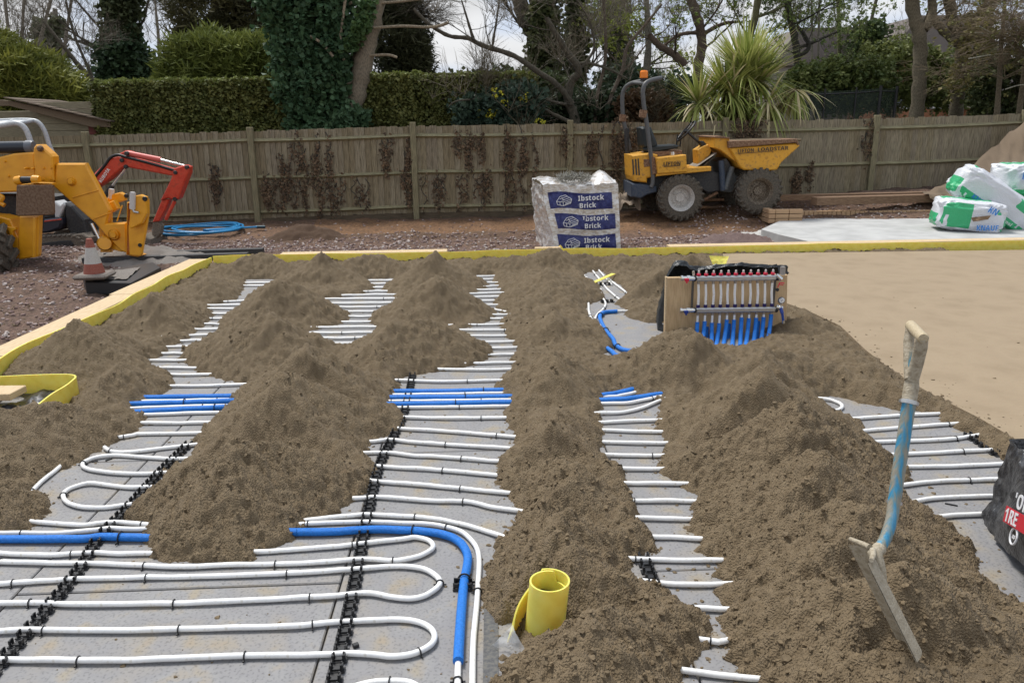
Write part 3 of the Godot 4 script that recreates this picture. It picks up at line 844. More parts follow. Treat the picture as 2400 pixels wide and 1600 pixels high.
func build_pipes() -> void:
	var cb := B.new()
	var arc := []
	for k in 9:
		var a := PI * k / 8.0
		arc.append(Vector3(cos(a) * 0.0135, 0.012 + sin(a) * 0.0145, 0))
	arc.push_front(Vector3(0.0135, -0.01, 0))
	arc.append(Vector3(-0.0135, -0.01, 0))
	cb.tube(arc, 0.0026, 5)
	cb.box(Vector3(-0.018, 0.006, 0), Vector3(0.012, 0.005, 0.004))
	cb.box(Vector3(0.018, 0.006, 0), Vector3(0.012, 0.005, 0.004))
	clip_mesh = cb.mesh()
	pipe("farthest white heating pipe crossing the left gap between the sand heaps",0,"1","pipes in the left gap",[-2.945,-8.489,-2.621,-8.485])
	pipe("second farthest white heating pipe crossing the left gap between the sand heaps",0,"1","pipes in the left gap",[-2.857,-8.321,-2.675,-8.325])
	pipe("third farthest white heating pipe crossing the left gap between the sand heaps",0,"1","pipes in the left gap",[-2.749,-7.54,-2.67,-7.556])
	pipe("fourth farthest white heating pipe crossing the left gap between the sand heaps",0,"1","pipes in the left gap",[-2.904,-7.365,-2.636,-7.362])
	pipe("fifth farthest white heating pipe crossing the left gap between the sand heaps",0,"1","pipes in the left gap",[-2.907,-7.215,-2.63,-7.192])
	pipe("sixth farthest white heating pipe crossing the left gap between the sand heaps",0,"1","pipes in the left gap",[-2.748,-6.999,-2.628,-6.999])
	pipe("seventh farthest white heating pipe crossing the left gap between the sand heaps",0,"1","pipes in the left gap",[-2.706,-6.808,-2.609,-6.808])
	pipe("eighth farthest white heating pipe crossing the left gap between the sand heaps",0,"1","pipes in the left gap",[-2.686,-6.611,-2.587,-6.594])
	pipe("ninth farthest white heating pipe crossing the left gap between the sand heaps",0,"1","pipes in the left gap",[-2.688,-6.425,-2.512,-6.426])
	pipe("tenth farthest white heating pipe crossing the left gap between the sand heaps",0,"1","pipes in the left gap",[-2.635,-6.221,-2.492,-6.229])
	pipe("eleventh farthest white heating pipe crossing the left gap between the sand heaps",0,"1","pipes in the left gap",[-2.619,-6.054,-2.503,-6.058])
	pipe("eleventh nearest white heating pipe crossing the left gap between the sand heaps",0,"1","pipes in the left gap",[-2.723,-5.879,-2.488,-5.876])
	pipe("tenth nearest white heating pipe crossing the left gap between the sand heaps",0,"1","pipes in the left gap",[-2.637,-5.692,-2.548,-5.688])
	pipe("ninth nearest white heating pipe crossing the left gap between the sand heaps",0,"1","pipes in the left gap",[-2.694,-5.506,-2.46,-5.499])
	pipe("eighth nearest white heating pipe crossing the left gap between the sand heaps",0,"1","pipes in the left gap",[-2.578,-5.32,-2.299,-5.308])
	pipe("seventh nearest white heating pipe crossing the left gap between the sand heaps",0,"1","pipes in the left gap",[-2.376,-5.152,-2.177,-5.147])
	pipe("sixth nearest white heating pipe crossing the left gap between the sand heaps",0,"1","pipes in the left gap",[-2.251,-4.903,-1.995,-4.899,-1.759,-4.921])
	pipe("third nearest blue heating pipe crossing the left gap between the sand heaps",1,"1","pipes in the left gap",[-2.253,-4.655,-2.003,-4.659,-1.782,-4.665])
	pipe("fifth nearest white heating pipe crossing the left gap between the sand heaps",0,"1","pipes in the left gap",[-2.272,-4.607,-1.797,-4.622])
	pipe("second nearest blue heating pipe crossing the left gap between the sand heaps",1,"1","pipes in the left gap",[-2.295,-4.544,-2.01,-4.555,-1.777,-4.568])
	pipe("fourth nearest white heating pipe crossing the left gap between the sand heaps",0,"1","pipes in the left gap",[-2.341,-4.478,-2.038,-4.504,-1.758,-4.51])
	pipe("nearest blue heating pipe crossing the left gap between the sand heaps",1,"1","pipes in the left gap",[-2.286,-4.392,-2.05,-4.422,-1.731,-4.463])
	pipe("third nearest white heating pipe crossing the left gap between the sand heaps",0,"1","pipes in the left gap",[-2.175,-4.367,-1.747,-4.388])
	pipe("second nearest white heating pipe crossing the left gap between the sand heaps",0,"1","pipes in the left gap",[-2.152,-4.228,-1.746,-4.223])
	pipe("nearest white heating pipe crossing the left gap between the sand heaps",0,"1","pipes in the left gap",[-2.145,-4.034,-2.089,-4.061,-1.771,-4.059])
	pipe("white pipe with an upturned left end above the two left loops",0,"r","pipes in the left gap",[-2.206,-3.876,-2.164,-3.834,-2.095,-3.808,-1.986,-3.818,-1.872,-3.855,-1.724,-3.895])
	pipe("upper white pipe loop bending round in the left gap",0,"r2","pipes in the left gap",[-1.68,-3.706,-1.803,-3.716,-1.913,-3.734,-2.035,-3.759,-2.107,-3.765,-2.181,-3.743,-2.214,-3.692,-2.2,-3.642,-2.148,-3.598,-2.046,-3.56,-1.929,-3.538,-1.822,-3.534,-1.74,-3.541])
	pipe("lower white pipe loop bending round in the left gap",0,"r2","pipes in the left gap",[-1.731,-3.384,-1.831,-3.381,-1.973,-3.415,-2.061,-3.432,-2.117,-3.39,-2.123,-3.33,-2.082,-3.263,-2.02,-3.213,-1.945,-3.184,-1.855,-3.182,-1.756,-3.205])
	pipe("short slanting white pipe poking from the sand at the left edge",0,"1","pipes in the left gap",[-2.291,-3.36,-2.303,-3.448,-2.307,-3.545])
	pipe("white pipe just above the blue pipe end at left, farther of two",0,"1","pipes in the left gap",[-1.989,-3.039,-1.874,-3.021,-1.797,-3.038,-1.729,-3.043,-1.585,-3.016])
	pipe("white pipe directly behind the blue pipe at the left edge",0,"1","pipes in the left gap",[-2.096,-2.957,-1.976,-2.954,-1.857,-2.965,-1.78,-2.977,-1.731,-2.989,-1.672,-2.983,-1.562,-2.981])
	pipe("thick blue pipe running in from the left edge over the near rail",1,"1","pipes in the left gap",[-2.231,-2.901,-2.107,-2.898,-1.817,-2.891,-1.729,-2.906,-1.615,-2.896,-1.55,-2.894])
	pipe("white pipe just in front of the blue pipe at the left edge",0,"1","pipes in the left gap",[-2.184,-2.828,-2.056,-2.793,-1.875,-2.776,-1.761,-2.786,-1.685,-2.79,-1.601,-2.782,-1.459,-2.781])
	pipe("white pipe loop next to the blue bend, farthest of three loops in front",0,"0","loops in the near left corner",[-2.133,-2.74,-2.044,-2.732,-1.841,-2.718,-1.683,-2.711,-1.508,-2.696,-1.308,-2.677,-1.121,-2.686,-0.803,-2.693,-0.596,-2.715,-0.465,-2.703,-0.391,-2.728,-0.343,-2.77,-0.331,-2.807,-0.352,-2.852,-0.409,-2.88,-0.461,-2.868,-0.553,-2.851,-0.682,-2.822,-0.798,-2.806,-0.991,-2.786,-1.062,-2.781])
	pipe("middle white pipe loop of the three loops in front",0,"0","loops in the near left corner",[-2.023,-2.573,-1.945,-2.576,-1.77,-2.594,-1.676,-2.603,-1.528,-2.605,-1.218,-2.609,-0.909,-2.618,-0.707,-2.636,-0.584,-2.648,-0.485,-2.663,-0.408,-2.658,-0.342,-2.633,-0.294,-2.582,-0.281,-2.538,-0.298,-2.496,-0.336,-2.461,-0.382,-2.447,-0.455,-2.459,-0.523,-2.481,-0.583,-2.482,-0.67,-2.469,-0.787,-2.461,-0.979,-2.449,-1.152,-2.439,-1.444,-2.436,-1.623,-2.44,-1.718,-2.452,-1.865,-2.45,-1.941,-2.45])
	pipe("nearest white pipe loop of the three loops in front",0,"0","loops in the near left corner",[-1.836,-2.29,-1.762,-2.288,-1.653,-2.292,-1.314,-2.283,-1.121,-2.288,-0.871,-2.292,-0.744,-2.296,-0.636,-2.314,-0.496,-2.32,-0.412,-2.325,-0.343,-2.312,-0.295,-2.28,-0.274,-2.24,-0.273,-2.201,-0.294,-2.169,-0.334,-2.141,-0.395,-2.129,-0.465,-2.14,-0.546,-2.149,-0.599,-2.146,-0.703,-2.143,-0.878,-2.144,-1.138,-2.133,-1.346,-2.129,-1.561,-2.137,-1.669,-2.141,-1.738,-2.142])
	pipe("white pipe loop cut by the bottom edge of the picture",0,"0","loops in the near left corner",[-0.535,-1.972,-0.467,-2.004,-0.409,-2.015,-0.343,-2.01,-0.306,-1.993,-0.262,-1.957])
	pipe("sixth nearest white heating pipe crossing the middle gap over the long clip rail",0,"1","pipes in the middle gap",[-0.613,-4.085,-0.369,-4.04,0.014,-3.944])
	pipe("fifth nearest white heating pipe crossing the middle gap over the long clip rail",0,"1","pipes in the middle gap",[-0.75,-3.912,-0.673,-3.928,-0.544,-3.894,-0.364,-3.855,-0.009,-3.789])
	pipe("fourth nearest white heating pipe crossing the middle gap over the long clip rail",0,"1","pipes in the middle gap",[-0.792,-3.754,-0.664,-3.757,-0.522,-3.715,-0.385,-3.696,-0.089,-3.63])
	pipe("third nearest white heating pipe crossing the middle gap over the long clip rail",0,"1","pipes in the middle gap",[-0.688,-3.589,-0.537,-3.562,-0.387,-3.538,-0.098,-3.469])
	pipe("second nearest white heating pipe crossing the middle gap over the long clip rail",0,"1","pipes in the middle gap",[-0.672,-3.418,-0.594,-3.401,-0.402,-3.362,-0.037,-3.275])
	pipe("nearest white heating pipe crossing the middle gap over the long clip rail",0,"1","pipes in the middle gap",[-0.703,-3.243,-0.632,-3.251,-0.387,-3.207,-0.267,-3.199,-0.192,-3.186,-0.102,-3.136,0.025,-3.095])
	pipe("white pipe curving down to the right behind the blue bend",0,"1","pipes in the middle gap",[-0.811,-3.058,-0.732,-3.073,-0.648,-3.083,-0.516,-3.065,-0.4,-3.05,-0.254,-3,-0.146,-2.941,-0.083,-2.898,-0.042,-2.871])
	pipe("white pipe that turns towards the viewer outside the blue bend",0,"l","pipes in the middle gap",[-0.891,-3.007,-0.791,-3.014,-0.65,-3.017,-0.508,-3.006,-0.365,-2.988,-0.279,-2.958,-0.221,-2.916,-0.177,-2.848,-0.15,-2.771,-0.14,-2.686,-0.138,-2.551,-0.138,-2.397,-0.141,-2.199,-0.134,-1.982])
	pipe("thick blue pipe that bends round towards the viewer",1,"l","pipes in the middle gap",[-0.934,-2.922,-0.907,-2.921,-0.804,-2.921,-0.703,-2.929,-0.566,-2.937,-0.427,-2.922,-0.322,-2.899,-0.258,-2.864,-0.214,-2.805,-0.187,-2.723,-0.185,-2.63,-0.19,-2.552,-0.19,-2.388,-0.187,-2.207,-0.184,-2.093])
	pipe("white pipe end coming out of the thick blue pipe at the bottom",0,"0","pipes in the middle gap",[-0.185,-2.114,-0.183,-2.056,-0.178,-1.969])
	pipe("farthest white heating pipe crossing the middle gap over the long clip rail",0,"1","pipes in the middle gap",[-0.388,-5.186,-0.216,-5.171,0.013,-5.175])
	pipe("second farthest white heating pipe crossing the middle gap over the long clip rail",0,"1","pipes in the middle gap",[-0.769,-4.961,-0.463,-4.922,-0.09,-4.933])
	pipe("third nearest blue heating pipe crossing the middle gap over the long clip rail",1,"1","pipes in the middle gap",[-0.724,-4.706,-0.395,-4.699,-0.107,-4.705])
	pipe("third farthest white heating pipe crossing the middle gap over the long clip rail",0,"1","pipes in the middle gap",[-0.714,-4.666,-0.393,-4.668,-0.092,-4.671])
	pipe("second nearest blue heating pipe crossing the middle gap over the long clip rail",1,"1","pipes in the middle gap",[-0.722,-4.59,-0.387,-4.582,-0.081,-4.585])
	pipe("fourth farthest white heating pipe crossing the middle gap over the long clip rail",0,"1","pipes in the middle gap",[-0.712,-4.547,-0.384,-4.546,-0.062,-4.542])
	pipe("nearest blue heating pipe crossing the middle gap over the long clip rail",1,"1","pipes in the middle gap",[-0.757,-4.472,-0.472,-4.469,-0.024,-4.479])
	pipe("fifth farthest white heating pipe crossing the middle gap over the long clip rail",0,"1","pipes in the middle gap",[-0.715,-4.431,-0.376,-4.431,-0.024,-4.431])
	pipe("sixth farthest white heating pipe crossing the middle gap over the long clip rail",0,"1","pipes in the middle gap",[-0.629,-4.266,-0.362,-4.242,-0.055,-4.24])
	pipe("farthest white heating pipe in the far pocket between the second and third heap rows",0,"1","pipes between the far heaps",[-1.628,-8.532,-1.312,-8.528])
	pipe("second farthest white heating pipe in the far pocket between the second and third heap rows",0,"1","pipes between the far heaps",[-1.526,-8.334,-1.327,-8.337])
	pipe("third farthest white heating pipe in the far pocket between the second and third heap rows",0,"1","pipes between the far heaps",[-1.444,-8.137,-1.378,-8.132])
	pipe("fourth farthest white heating pipe in the far pocket between the second and third heap rows",0,"1","pipes between the far heaps",[-1.467,-7.939,-1.347,-7.939])
	pipe("fifth farthest white heating pipe in the far pocket between the second and third heap rows",0,"1","pipes between the far heaps",[-1.568,-7.756,-1.225,-7.757])
	pipe("sixth farthest white heating pipe in the far pocket between the second and third heap rows",0,"1","pipes between the far heaps",[-1.888,-7.594,-1.12,-7.561])
	pipe("seventh farthest white heating pipe in the far pocket between the second and third heap rows",0,"1","pipes between the far heaps",[-1.764,-7.378,-1.168,-7.37])
	pipe("eighth farthest white heating pipe in the far pocket between the second and third heap rows",0,"1","pipes between the far heaps",[-1.683,-7.208,-1.172,-7.198])
	pipe("eighth nearest white heating pipe in the far pocket between the second and third heap rows",0,"1","pipes between the far heaps",[-1.548,-7.011,-1.229,-7.011])
	pipe("seventh nearest white heating pipe in the far pocket between the second and third heap rows",0,"1","pipes between the far heaps",[-1.447,-6.82,-1.28,-6.816])
	pipe("sixth nearest white heating pipe in the far pocket between the second and third heap rows",0,"1","pipes between the far heaps",[-1.447,-6.615,-1.28,-6.617])
	pipe("fifth nearest white heating pipe in the far pocket between the second and third heap rows",0,"1","pipes between the far heaps",[-1.587,-6.435,-1.141,-6.427])
	pipe("fourth nearest white heating pipe in the far pocket between the second and third heap rows",0,"1","pipes between the far heaps",[-1.768,-6.251,-1.156,-6.244])
	pipe("third nearest white heating pipe in the far pocket between the second and third heap rows",0,"1","pipes between the far heaps",[-1.623,-6.075,-1.178,-6.081])
	pipe("second nearest white heating pipe in the far pocket between the second and third heap rows",0,"1","pipes between the far heaps",[-1.449,-5.906,-1.222,-5.917])
	pipe("nearest white heating pipe in the far pocket between the second and third heap rows",0,"1","pipes between the far heaps",[-1.352,-5.707,-1.31,-5.705])
	pipe("farthest white heating pipe in the far gap left of the long flat sand ridge",0,"1","pipes beside the long flat ridge",[-0.399,-8.702,-0.19,-8.706])
	pipe("second farthest white heating pipe in the far gap left of the long flat sand ridge",0,"1","pipes beside the long flat ridge",[-0.374,-8.509,-0.195,-8.523])
	pipe("third farthest white heating pipe in the far gap left of the long flat sand ridge",0,"1","pipes beside the long flat ridge",[-0.267,-8.326,-0.191,-8.321])
	pipe("fourth farthest white heating pipe in the far gap left of the long flat sand ridge",0,"1","pipes beside the long flat ridge",[-0.228,-8.122,-0.155,-8.134])
	pipe("fifth farthest white heating pipe in the far gap left of the long flat sand ridge",0,"1","pipes beside the long flat ridge",[-0.312,-7.943,-0.144,-7.948])
	pipe("sixth farthest white heating pipe in the far gap left of the long flat sand ridge",0,"1","pipes beside the long flat ridge",[-0.391,-7.756,-0.056,-7.773])
	pipe("seventh farthest white heating pipe in the far gap left of the long flat sand ridge",0,"1","pipes beside the long flat ridge",[-0.429,-7.575,-0.093,-7.584])
	pipe("eighth farthest white heating pipe in the far gap left of the long flat sand ridge",0,"1","pipes beside the long flat ridge",[-0.36,-7.396,-0.166,-7.405])
	pipe("ninth farthest white heating pipe in the far gap left of the long flat sand ridge",0,"1","pipes beside the long flat ridge",[-0.286,-7.204,-0.155,-7.21])
	pipe("tenth nearest white heating pipe in the far gap left of the long flat sand ridge",0,"1","pipes beside the long flat ridge",[-0.188,-7.026,-0.152,-7.012])
	pipe("ninth nearest white heating pipe in the far gap left of the long flat sand ridge",0,"1","pipes beside the long flat ridge",[-0.121,-6.811,-0.031,-6.817])
	pipe("eighth nearest white heating pipe in the far gap left of the long flat sand ridge",0,"1","pipes beside the long flat ridge",[-0.153,-6.668,-0.045,-6.673])
	pipe("seventh nearest white heating pipe in the far gap left of the long flat sand ridge",0,"1","pipes beside the long flat ridge",[-0.267,-6.455,-0.116,-6.458])
	pipe("sixth nearest white heating pipe in the far gap left of the long flat sand ridge",0,"1","pipes beside the long flat ridge",[-0.478,-6.285,-0.063,-6.263])
	pipe("fifth nearest white heating pipe in the far gap left of the long flat sand ridge",0,"1","pipes beside the long flat ridge",[-0.36,-6.097,-0.061,-6.082])
	pipe("fourth nearest white heating pipe in the far gap left of the long flat sand ridge",0,"1","pipes beside the long flat ridge",[-0.283,-5.894,0.012,-5.902])
	pipe("third nearest white heating pipe in the far gap left of the long flat sand ridge",0,"1","pipes beside the long flat ridge",[-0.159,-5.722,0.023,-5.726])
	pipe("second nearest white heating pipe in the far gap left of the long flat sand ridge",0,"1","pipes beside the long flat ridge",[-0.132,-5.539,0.021,-5.54])
	pipe("nearest white heating pipe in the far gap left of the long flat sand ridge",0,"1","pipes beside the long flat ridge",[-0.222,-5.331,-0.013,-5.337])
	pipe("white pipe end crossing under the yellow strip, leftmost of three",0,"1","pipes beside the manifold",[0.799,-8.954,0.835,-8.636,0.878,-8.232,0.897,-8.094])
	pipe("long slanting white pipe under the yellow strip left of the manifold",0,"1","pipes beside the manifold",[0.951,-9.151,0.964,-8.782,0.983,-8.26,1.001,-7.858,1.057,-7.373])
	pipe("short white pipe end at the upper end of the yellow strip",0,"1","pipes beside the manifold",[1.033,-9.019,1.042,-8.776,1.061,-8.397])
	pipe("short slanting white pipe beside the heap left of the manifold",0,"1","pipes beside the manifold",[1.119,-8.113,1.171,-7.69])
	pipe("curved white pipe hugging the blue pipe left of the manifold",0,"1","pipes beside the manifold",[0.903,-7.411,0.897,-7.189,0.847,-6.983,0.763,-6.741,0.732,-6.556,0.753,-6.357])
	pipe("short upright-looking white pipe left of the curved pair near the manifold",0,"1","pipes beside the manifold",[0.73,-7.146,0.708,-6.89,0.701,-6.581])
	pipe("curved blue pipe on bare board left of the manifold",1,"0","pipes beside the manifold",[0.963,-6.856,0.888,-6.85,0.826,-6.804,0.782,-6.663,0.772,-6.437,0.779,-6.142,0.801,-5.908,0.799,-5.744,0.83,-5.62,0.913,-5.549])
	pipe("white pipe end leaving the curved blue pipe towards the manifold",0,"r","pipes beside the manifold",[0.967,-6.885,1.066,-6.894])
	pipe("short blue pipe half buried in front of the curved blue pipe",1,"1","pipes beside the manifold",[0.746,-5.557,0.77,-5.457,0.843,-5.454])
	pipe("short white pipe half buried at the head of the narrow strip",0,"1","pipes beside the manifold",[0.625,-5.391,0.722,-5.331])
	pipe("farther short blue pipe at the head of the narrow strip",1,"1","pipes in the narrow right strip",[0.616,-4.601,0.671,-4.628])
	pipe("nearer short blue pipe at the head of the narrow strip",1,"1","pipes in the narrow right strip",[0.599,-4.502,0.697,-4.51,0.787,-4.541])
	pipe("tiny white pipe between two short blue pipes",0,"1","pipes in the narrow right strip",[0.629,-4.578,0.678,-4.595])
	pipe("farthest white heating pipe crossing the narrow strip right of the ridge",0,"1","pipes in the narrow right strip",[0.594,-4.459,0.706,-4.461,0.797,-4.503,0.839,-4.524])
	pipe("second farthest white heating pipe crossing the narrow strip right of the ridge",0,"1","pipes in the narrow right strip",[0.506,-4.291,0.645,-4.302,0.775,-4.371,0.907,-4.494])
	pipe("third farthest white heating pipe crossing the narrow strip right of the ridge",0,"1","pipes in the narrow right strip",[0.523,-4.145,0.835,-4.168])
	pipe("fourth farthest white heating pipe crossing the narrow strip right of the ridge",0,"1","pipes in the narrow right strip",[0.518,-4.028,0.788,-3.993])
	pipe("fifth farthest white heating pipe crossing the narrow strip right of the ridge",0,"1","pipes in the narrow right strip",[0.472,-3.862,0.825,-3.832])
	pipe("sixth farthest white heating pipe crossing the narrow strip right of the ridge",0,"1","pipes in the narrow right strip",[0.453,-3.692,0.768,-3.67])
	pipe("seventh farthest white heating pipe crossing the narrow strip right of the ridge",0,"1","pipes in the narrow right strip",[0.546,-3.518,0.733,-3.512])
	pipe("eighth farthest white heating pipe crossing the narrow strip right of the ridge",0,"1","pipes in the narrow right strip",[0.541,-3.359,0.783,-3.346])
	pipe("eighth nearest white heating pipe crossing the narrow strip right of the ridge",0,"1","pipes in the narrow right strip",[0.545,-3.179,0.869,-3.164])
	pipe("seventh nearest white heating pipe crossing the narrow strip right of the ridge",0,"1","pipes in the narrow right strip",[0.549,-3.019,0.768,-3.005])
	pipe("sixth nearest white heating pipe crossing the narrow strip right of the ridge",0,"1","pipes in the narrow right strip",[0.562,-2.858,0.757,-2.838])
	pipe("fifth nearest white heating pipe crossing the narrow strip right of the ridge",0,"1","pipes in the narrow right strip",[0.473,-2.692,0.789,-2.674])
	pipe("fourth nearest white heating pipe crossing the narrow strip right of the ridge",0,"1","pipes in the narrow right strip",[0.415,-2.551,0.62,-2.512,0.8,-2.512])
	pipe("third nearest white heating pipe crossing the narrow strip right of the ridge",0,"1","pipes in the narrow right strip",[0.578,-2.361,0.74,-2.358])
	pipe("second nearest white heating pipe crossing the narrow strip right of the ridge",0,"1","pipes in the narrow right strip",[0.64,-2.185,0.687,-2.184])
	pipe("nearest white heating pipe crossing the narrow strip right of the ridge",0,"1","pipes in the narrow right strip",[0.522,-2.044,0.626,-2.023,0.704,-2.009])
	pipe("white pipe loop poking out of the big ridge on the right",0,"1","pipes in the right gap",[1.859,-4.512,1.887,-4.495,1.954,-4.459,1.979,-4.391,1.965,-4.338,1.926,-4.297,1.874,-4.278,1.8,-4.26])
	pipe("farthest white heating pipe behind the spade in the right gap",0,"1","pipes in the right gap",[1.899,-4.139,2.206,-4.188,2.424,-4.205])
	pipe("second farthest white heating pipe behind the spade in the right gap",0,"1","pipes in the right gap",[1.932,-3.968,2.162,-4.007,2.402,-4.042])
	pipe("third farthest white heating pipe behind the spade in the right gap",0,"1","pipes in the right gap",[1.866,-3.807,2.214,-3.824,2.343,-3.838,2.446,-3.866])
	pipe("fourth farthest white heating pipe behind the spade in the right gap",0,"1","pipes in the right gap",[1.88,-3.641,2.21,-3.667,2.438,-3.688])
	pipe("fourth nearest white heating pipe behind the spade in the right gap",0,"1","pipes in the right gap",[1.912,-3.498,2.195,-3.501,2.442,-3.52])
	pipe("third nearest white heating pipe behind the spade in the right gap",0,"1","pipes in the right gap",[1.813,-3.296,1.965,-3.331,2.189,-3.345,2.434,-3.348])
	pipe("second nearest white heating pipe behind the spade in the right gap",0,"1","pipes in the right gap",[1.756,-3.126,1.914,-3.168,2.179,-3.179,2.354,-3.17])
	pipe("nearest white heating pipe behind the spade in the right gap",0,"1","pipes in the right gap",[1.788,-2.986,1.919,-3.008,2.086,-3.012,2.242,-2.999])
	pipe("blue pipe stub in the sand beside the screed",1,"1","pipes in the right gap",[2.353,-4.571,2.4,-4.57])
	pipe("white pipe stub in the sand beside the screed",0,"1","pipes in the right gap",[2.342,-4.496,2.383,-4.484])
	# clip rails with their rows of saddles
	var tooth := B.new()
	tooth.box(Vector3(0, 0.004, 0), Vector3(0.054, 0.006, 0.026), 0.001)
	for s in [-1.0, 1.0]:
		for e in [-1.0, 1.0]:
			tooth.box(Vector3(s * 0.016, 0.017, e * 0.008), Vector3(0.006, 0.026, 0.007), 0.001)
		tooth.box(Vector3(s * 0.019, 0.021, 0), Vector3(0.006, 0.014, 0.018), 0.001)
	tooth.box(Vector3(0, 0.009, 0), Vector3(0.024, 0.008, 0.015), 0.001)
	var tm := tooth.mesh()
	rail([Vector3(-1.651,0,-1.985),Vector3(-1.691,0,-2.621),Vector3(-1.741,0,-2.897),Vector3(-1.749,0,-3.204),Vector3(-1.766,0,-3.574),Vector3(-1.764,0,-3.945)], tm, "long black clip rail in the left gap with pipes snapped across it")
	rail([Vector3(-0.562,0,-1.984),Vector3(-0.586,0,-2.352),Vector3(-0.655,0,-3.195),Vector3(-0.678,0,-3.618),Vector3(-0.66,0,-4.02),Vector3(-0.653,0,-4.396),Vector3(-0.691,0,-5.103)], tm, "long black clip rail in the middle gap running to the blue pipes")
	rail([Vector3(0.507,0,-2.707),Vector3(0.509,0,-2.599),Vector3(0.515,0,-2.507)], tm, "short black clip rail at the lower end of the narrow strip")
	rail([Vector3(0.912,0,-8.166),Vector3(1.091,0,-8.154)], tm, "short black clip rail under the yellow strip by the manifold")
	rail([Vector3(0.879,0,-7.303),Vector3(1.003,0,-7.328)], tm, "short black clip rail near the curved blue pipe")
	rail([Vector3(2.462,0,-3.891),Vector3(2.469,0,-3.807),Vector3(2.468,0,-3.719),Vector3(2.468,0,-3.623)], tm, "black clip rail half buried along the edge of the right gap")
	rail([Vector3(-0.218,0,-2.531),Vector3(-0.147,0,-2.53)], tm, "short black clip rail under the blue pipe bend at the bottom")
func rail(p: Array, tm: ArrayMesh, label: String) -> void:
	var q := spline(p, 8)
	var o := thing("clip_rail", label, "clip rail", q[0])
	var b := B.new()
	for i in q.size() - 1:
		var d: Vector3 = q[i + 1] - q[i]
		var s := Vector3.UP.cross(d.normalized())
		b.box((q[i] + q[i + 1]) / 2.0 + Vector3(0, 0.0035, 0), Vector3(0.03, 0.003, d.length()), 0.0, Basis(s, Vector3.UP, d.normalized()))
	put("strip", b, M.black, o)
	var run := 0.0
	for i in q.size() - 1:
		var d: Vector3 = q[i + 1] - q[i]
		var L := d.length()
		while run < L:
			var dn := d.normalized()
			inst("saddle", tm, M.black, o, Transform3D(Basis(Vector3.UP.cross(dn), Vector3.UP, dn), q[i] + dn * run + Vector3(0, 0.001, 0)))
			run += 0.047
		run -= L

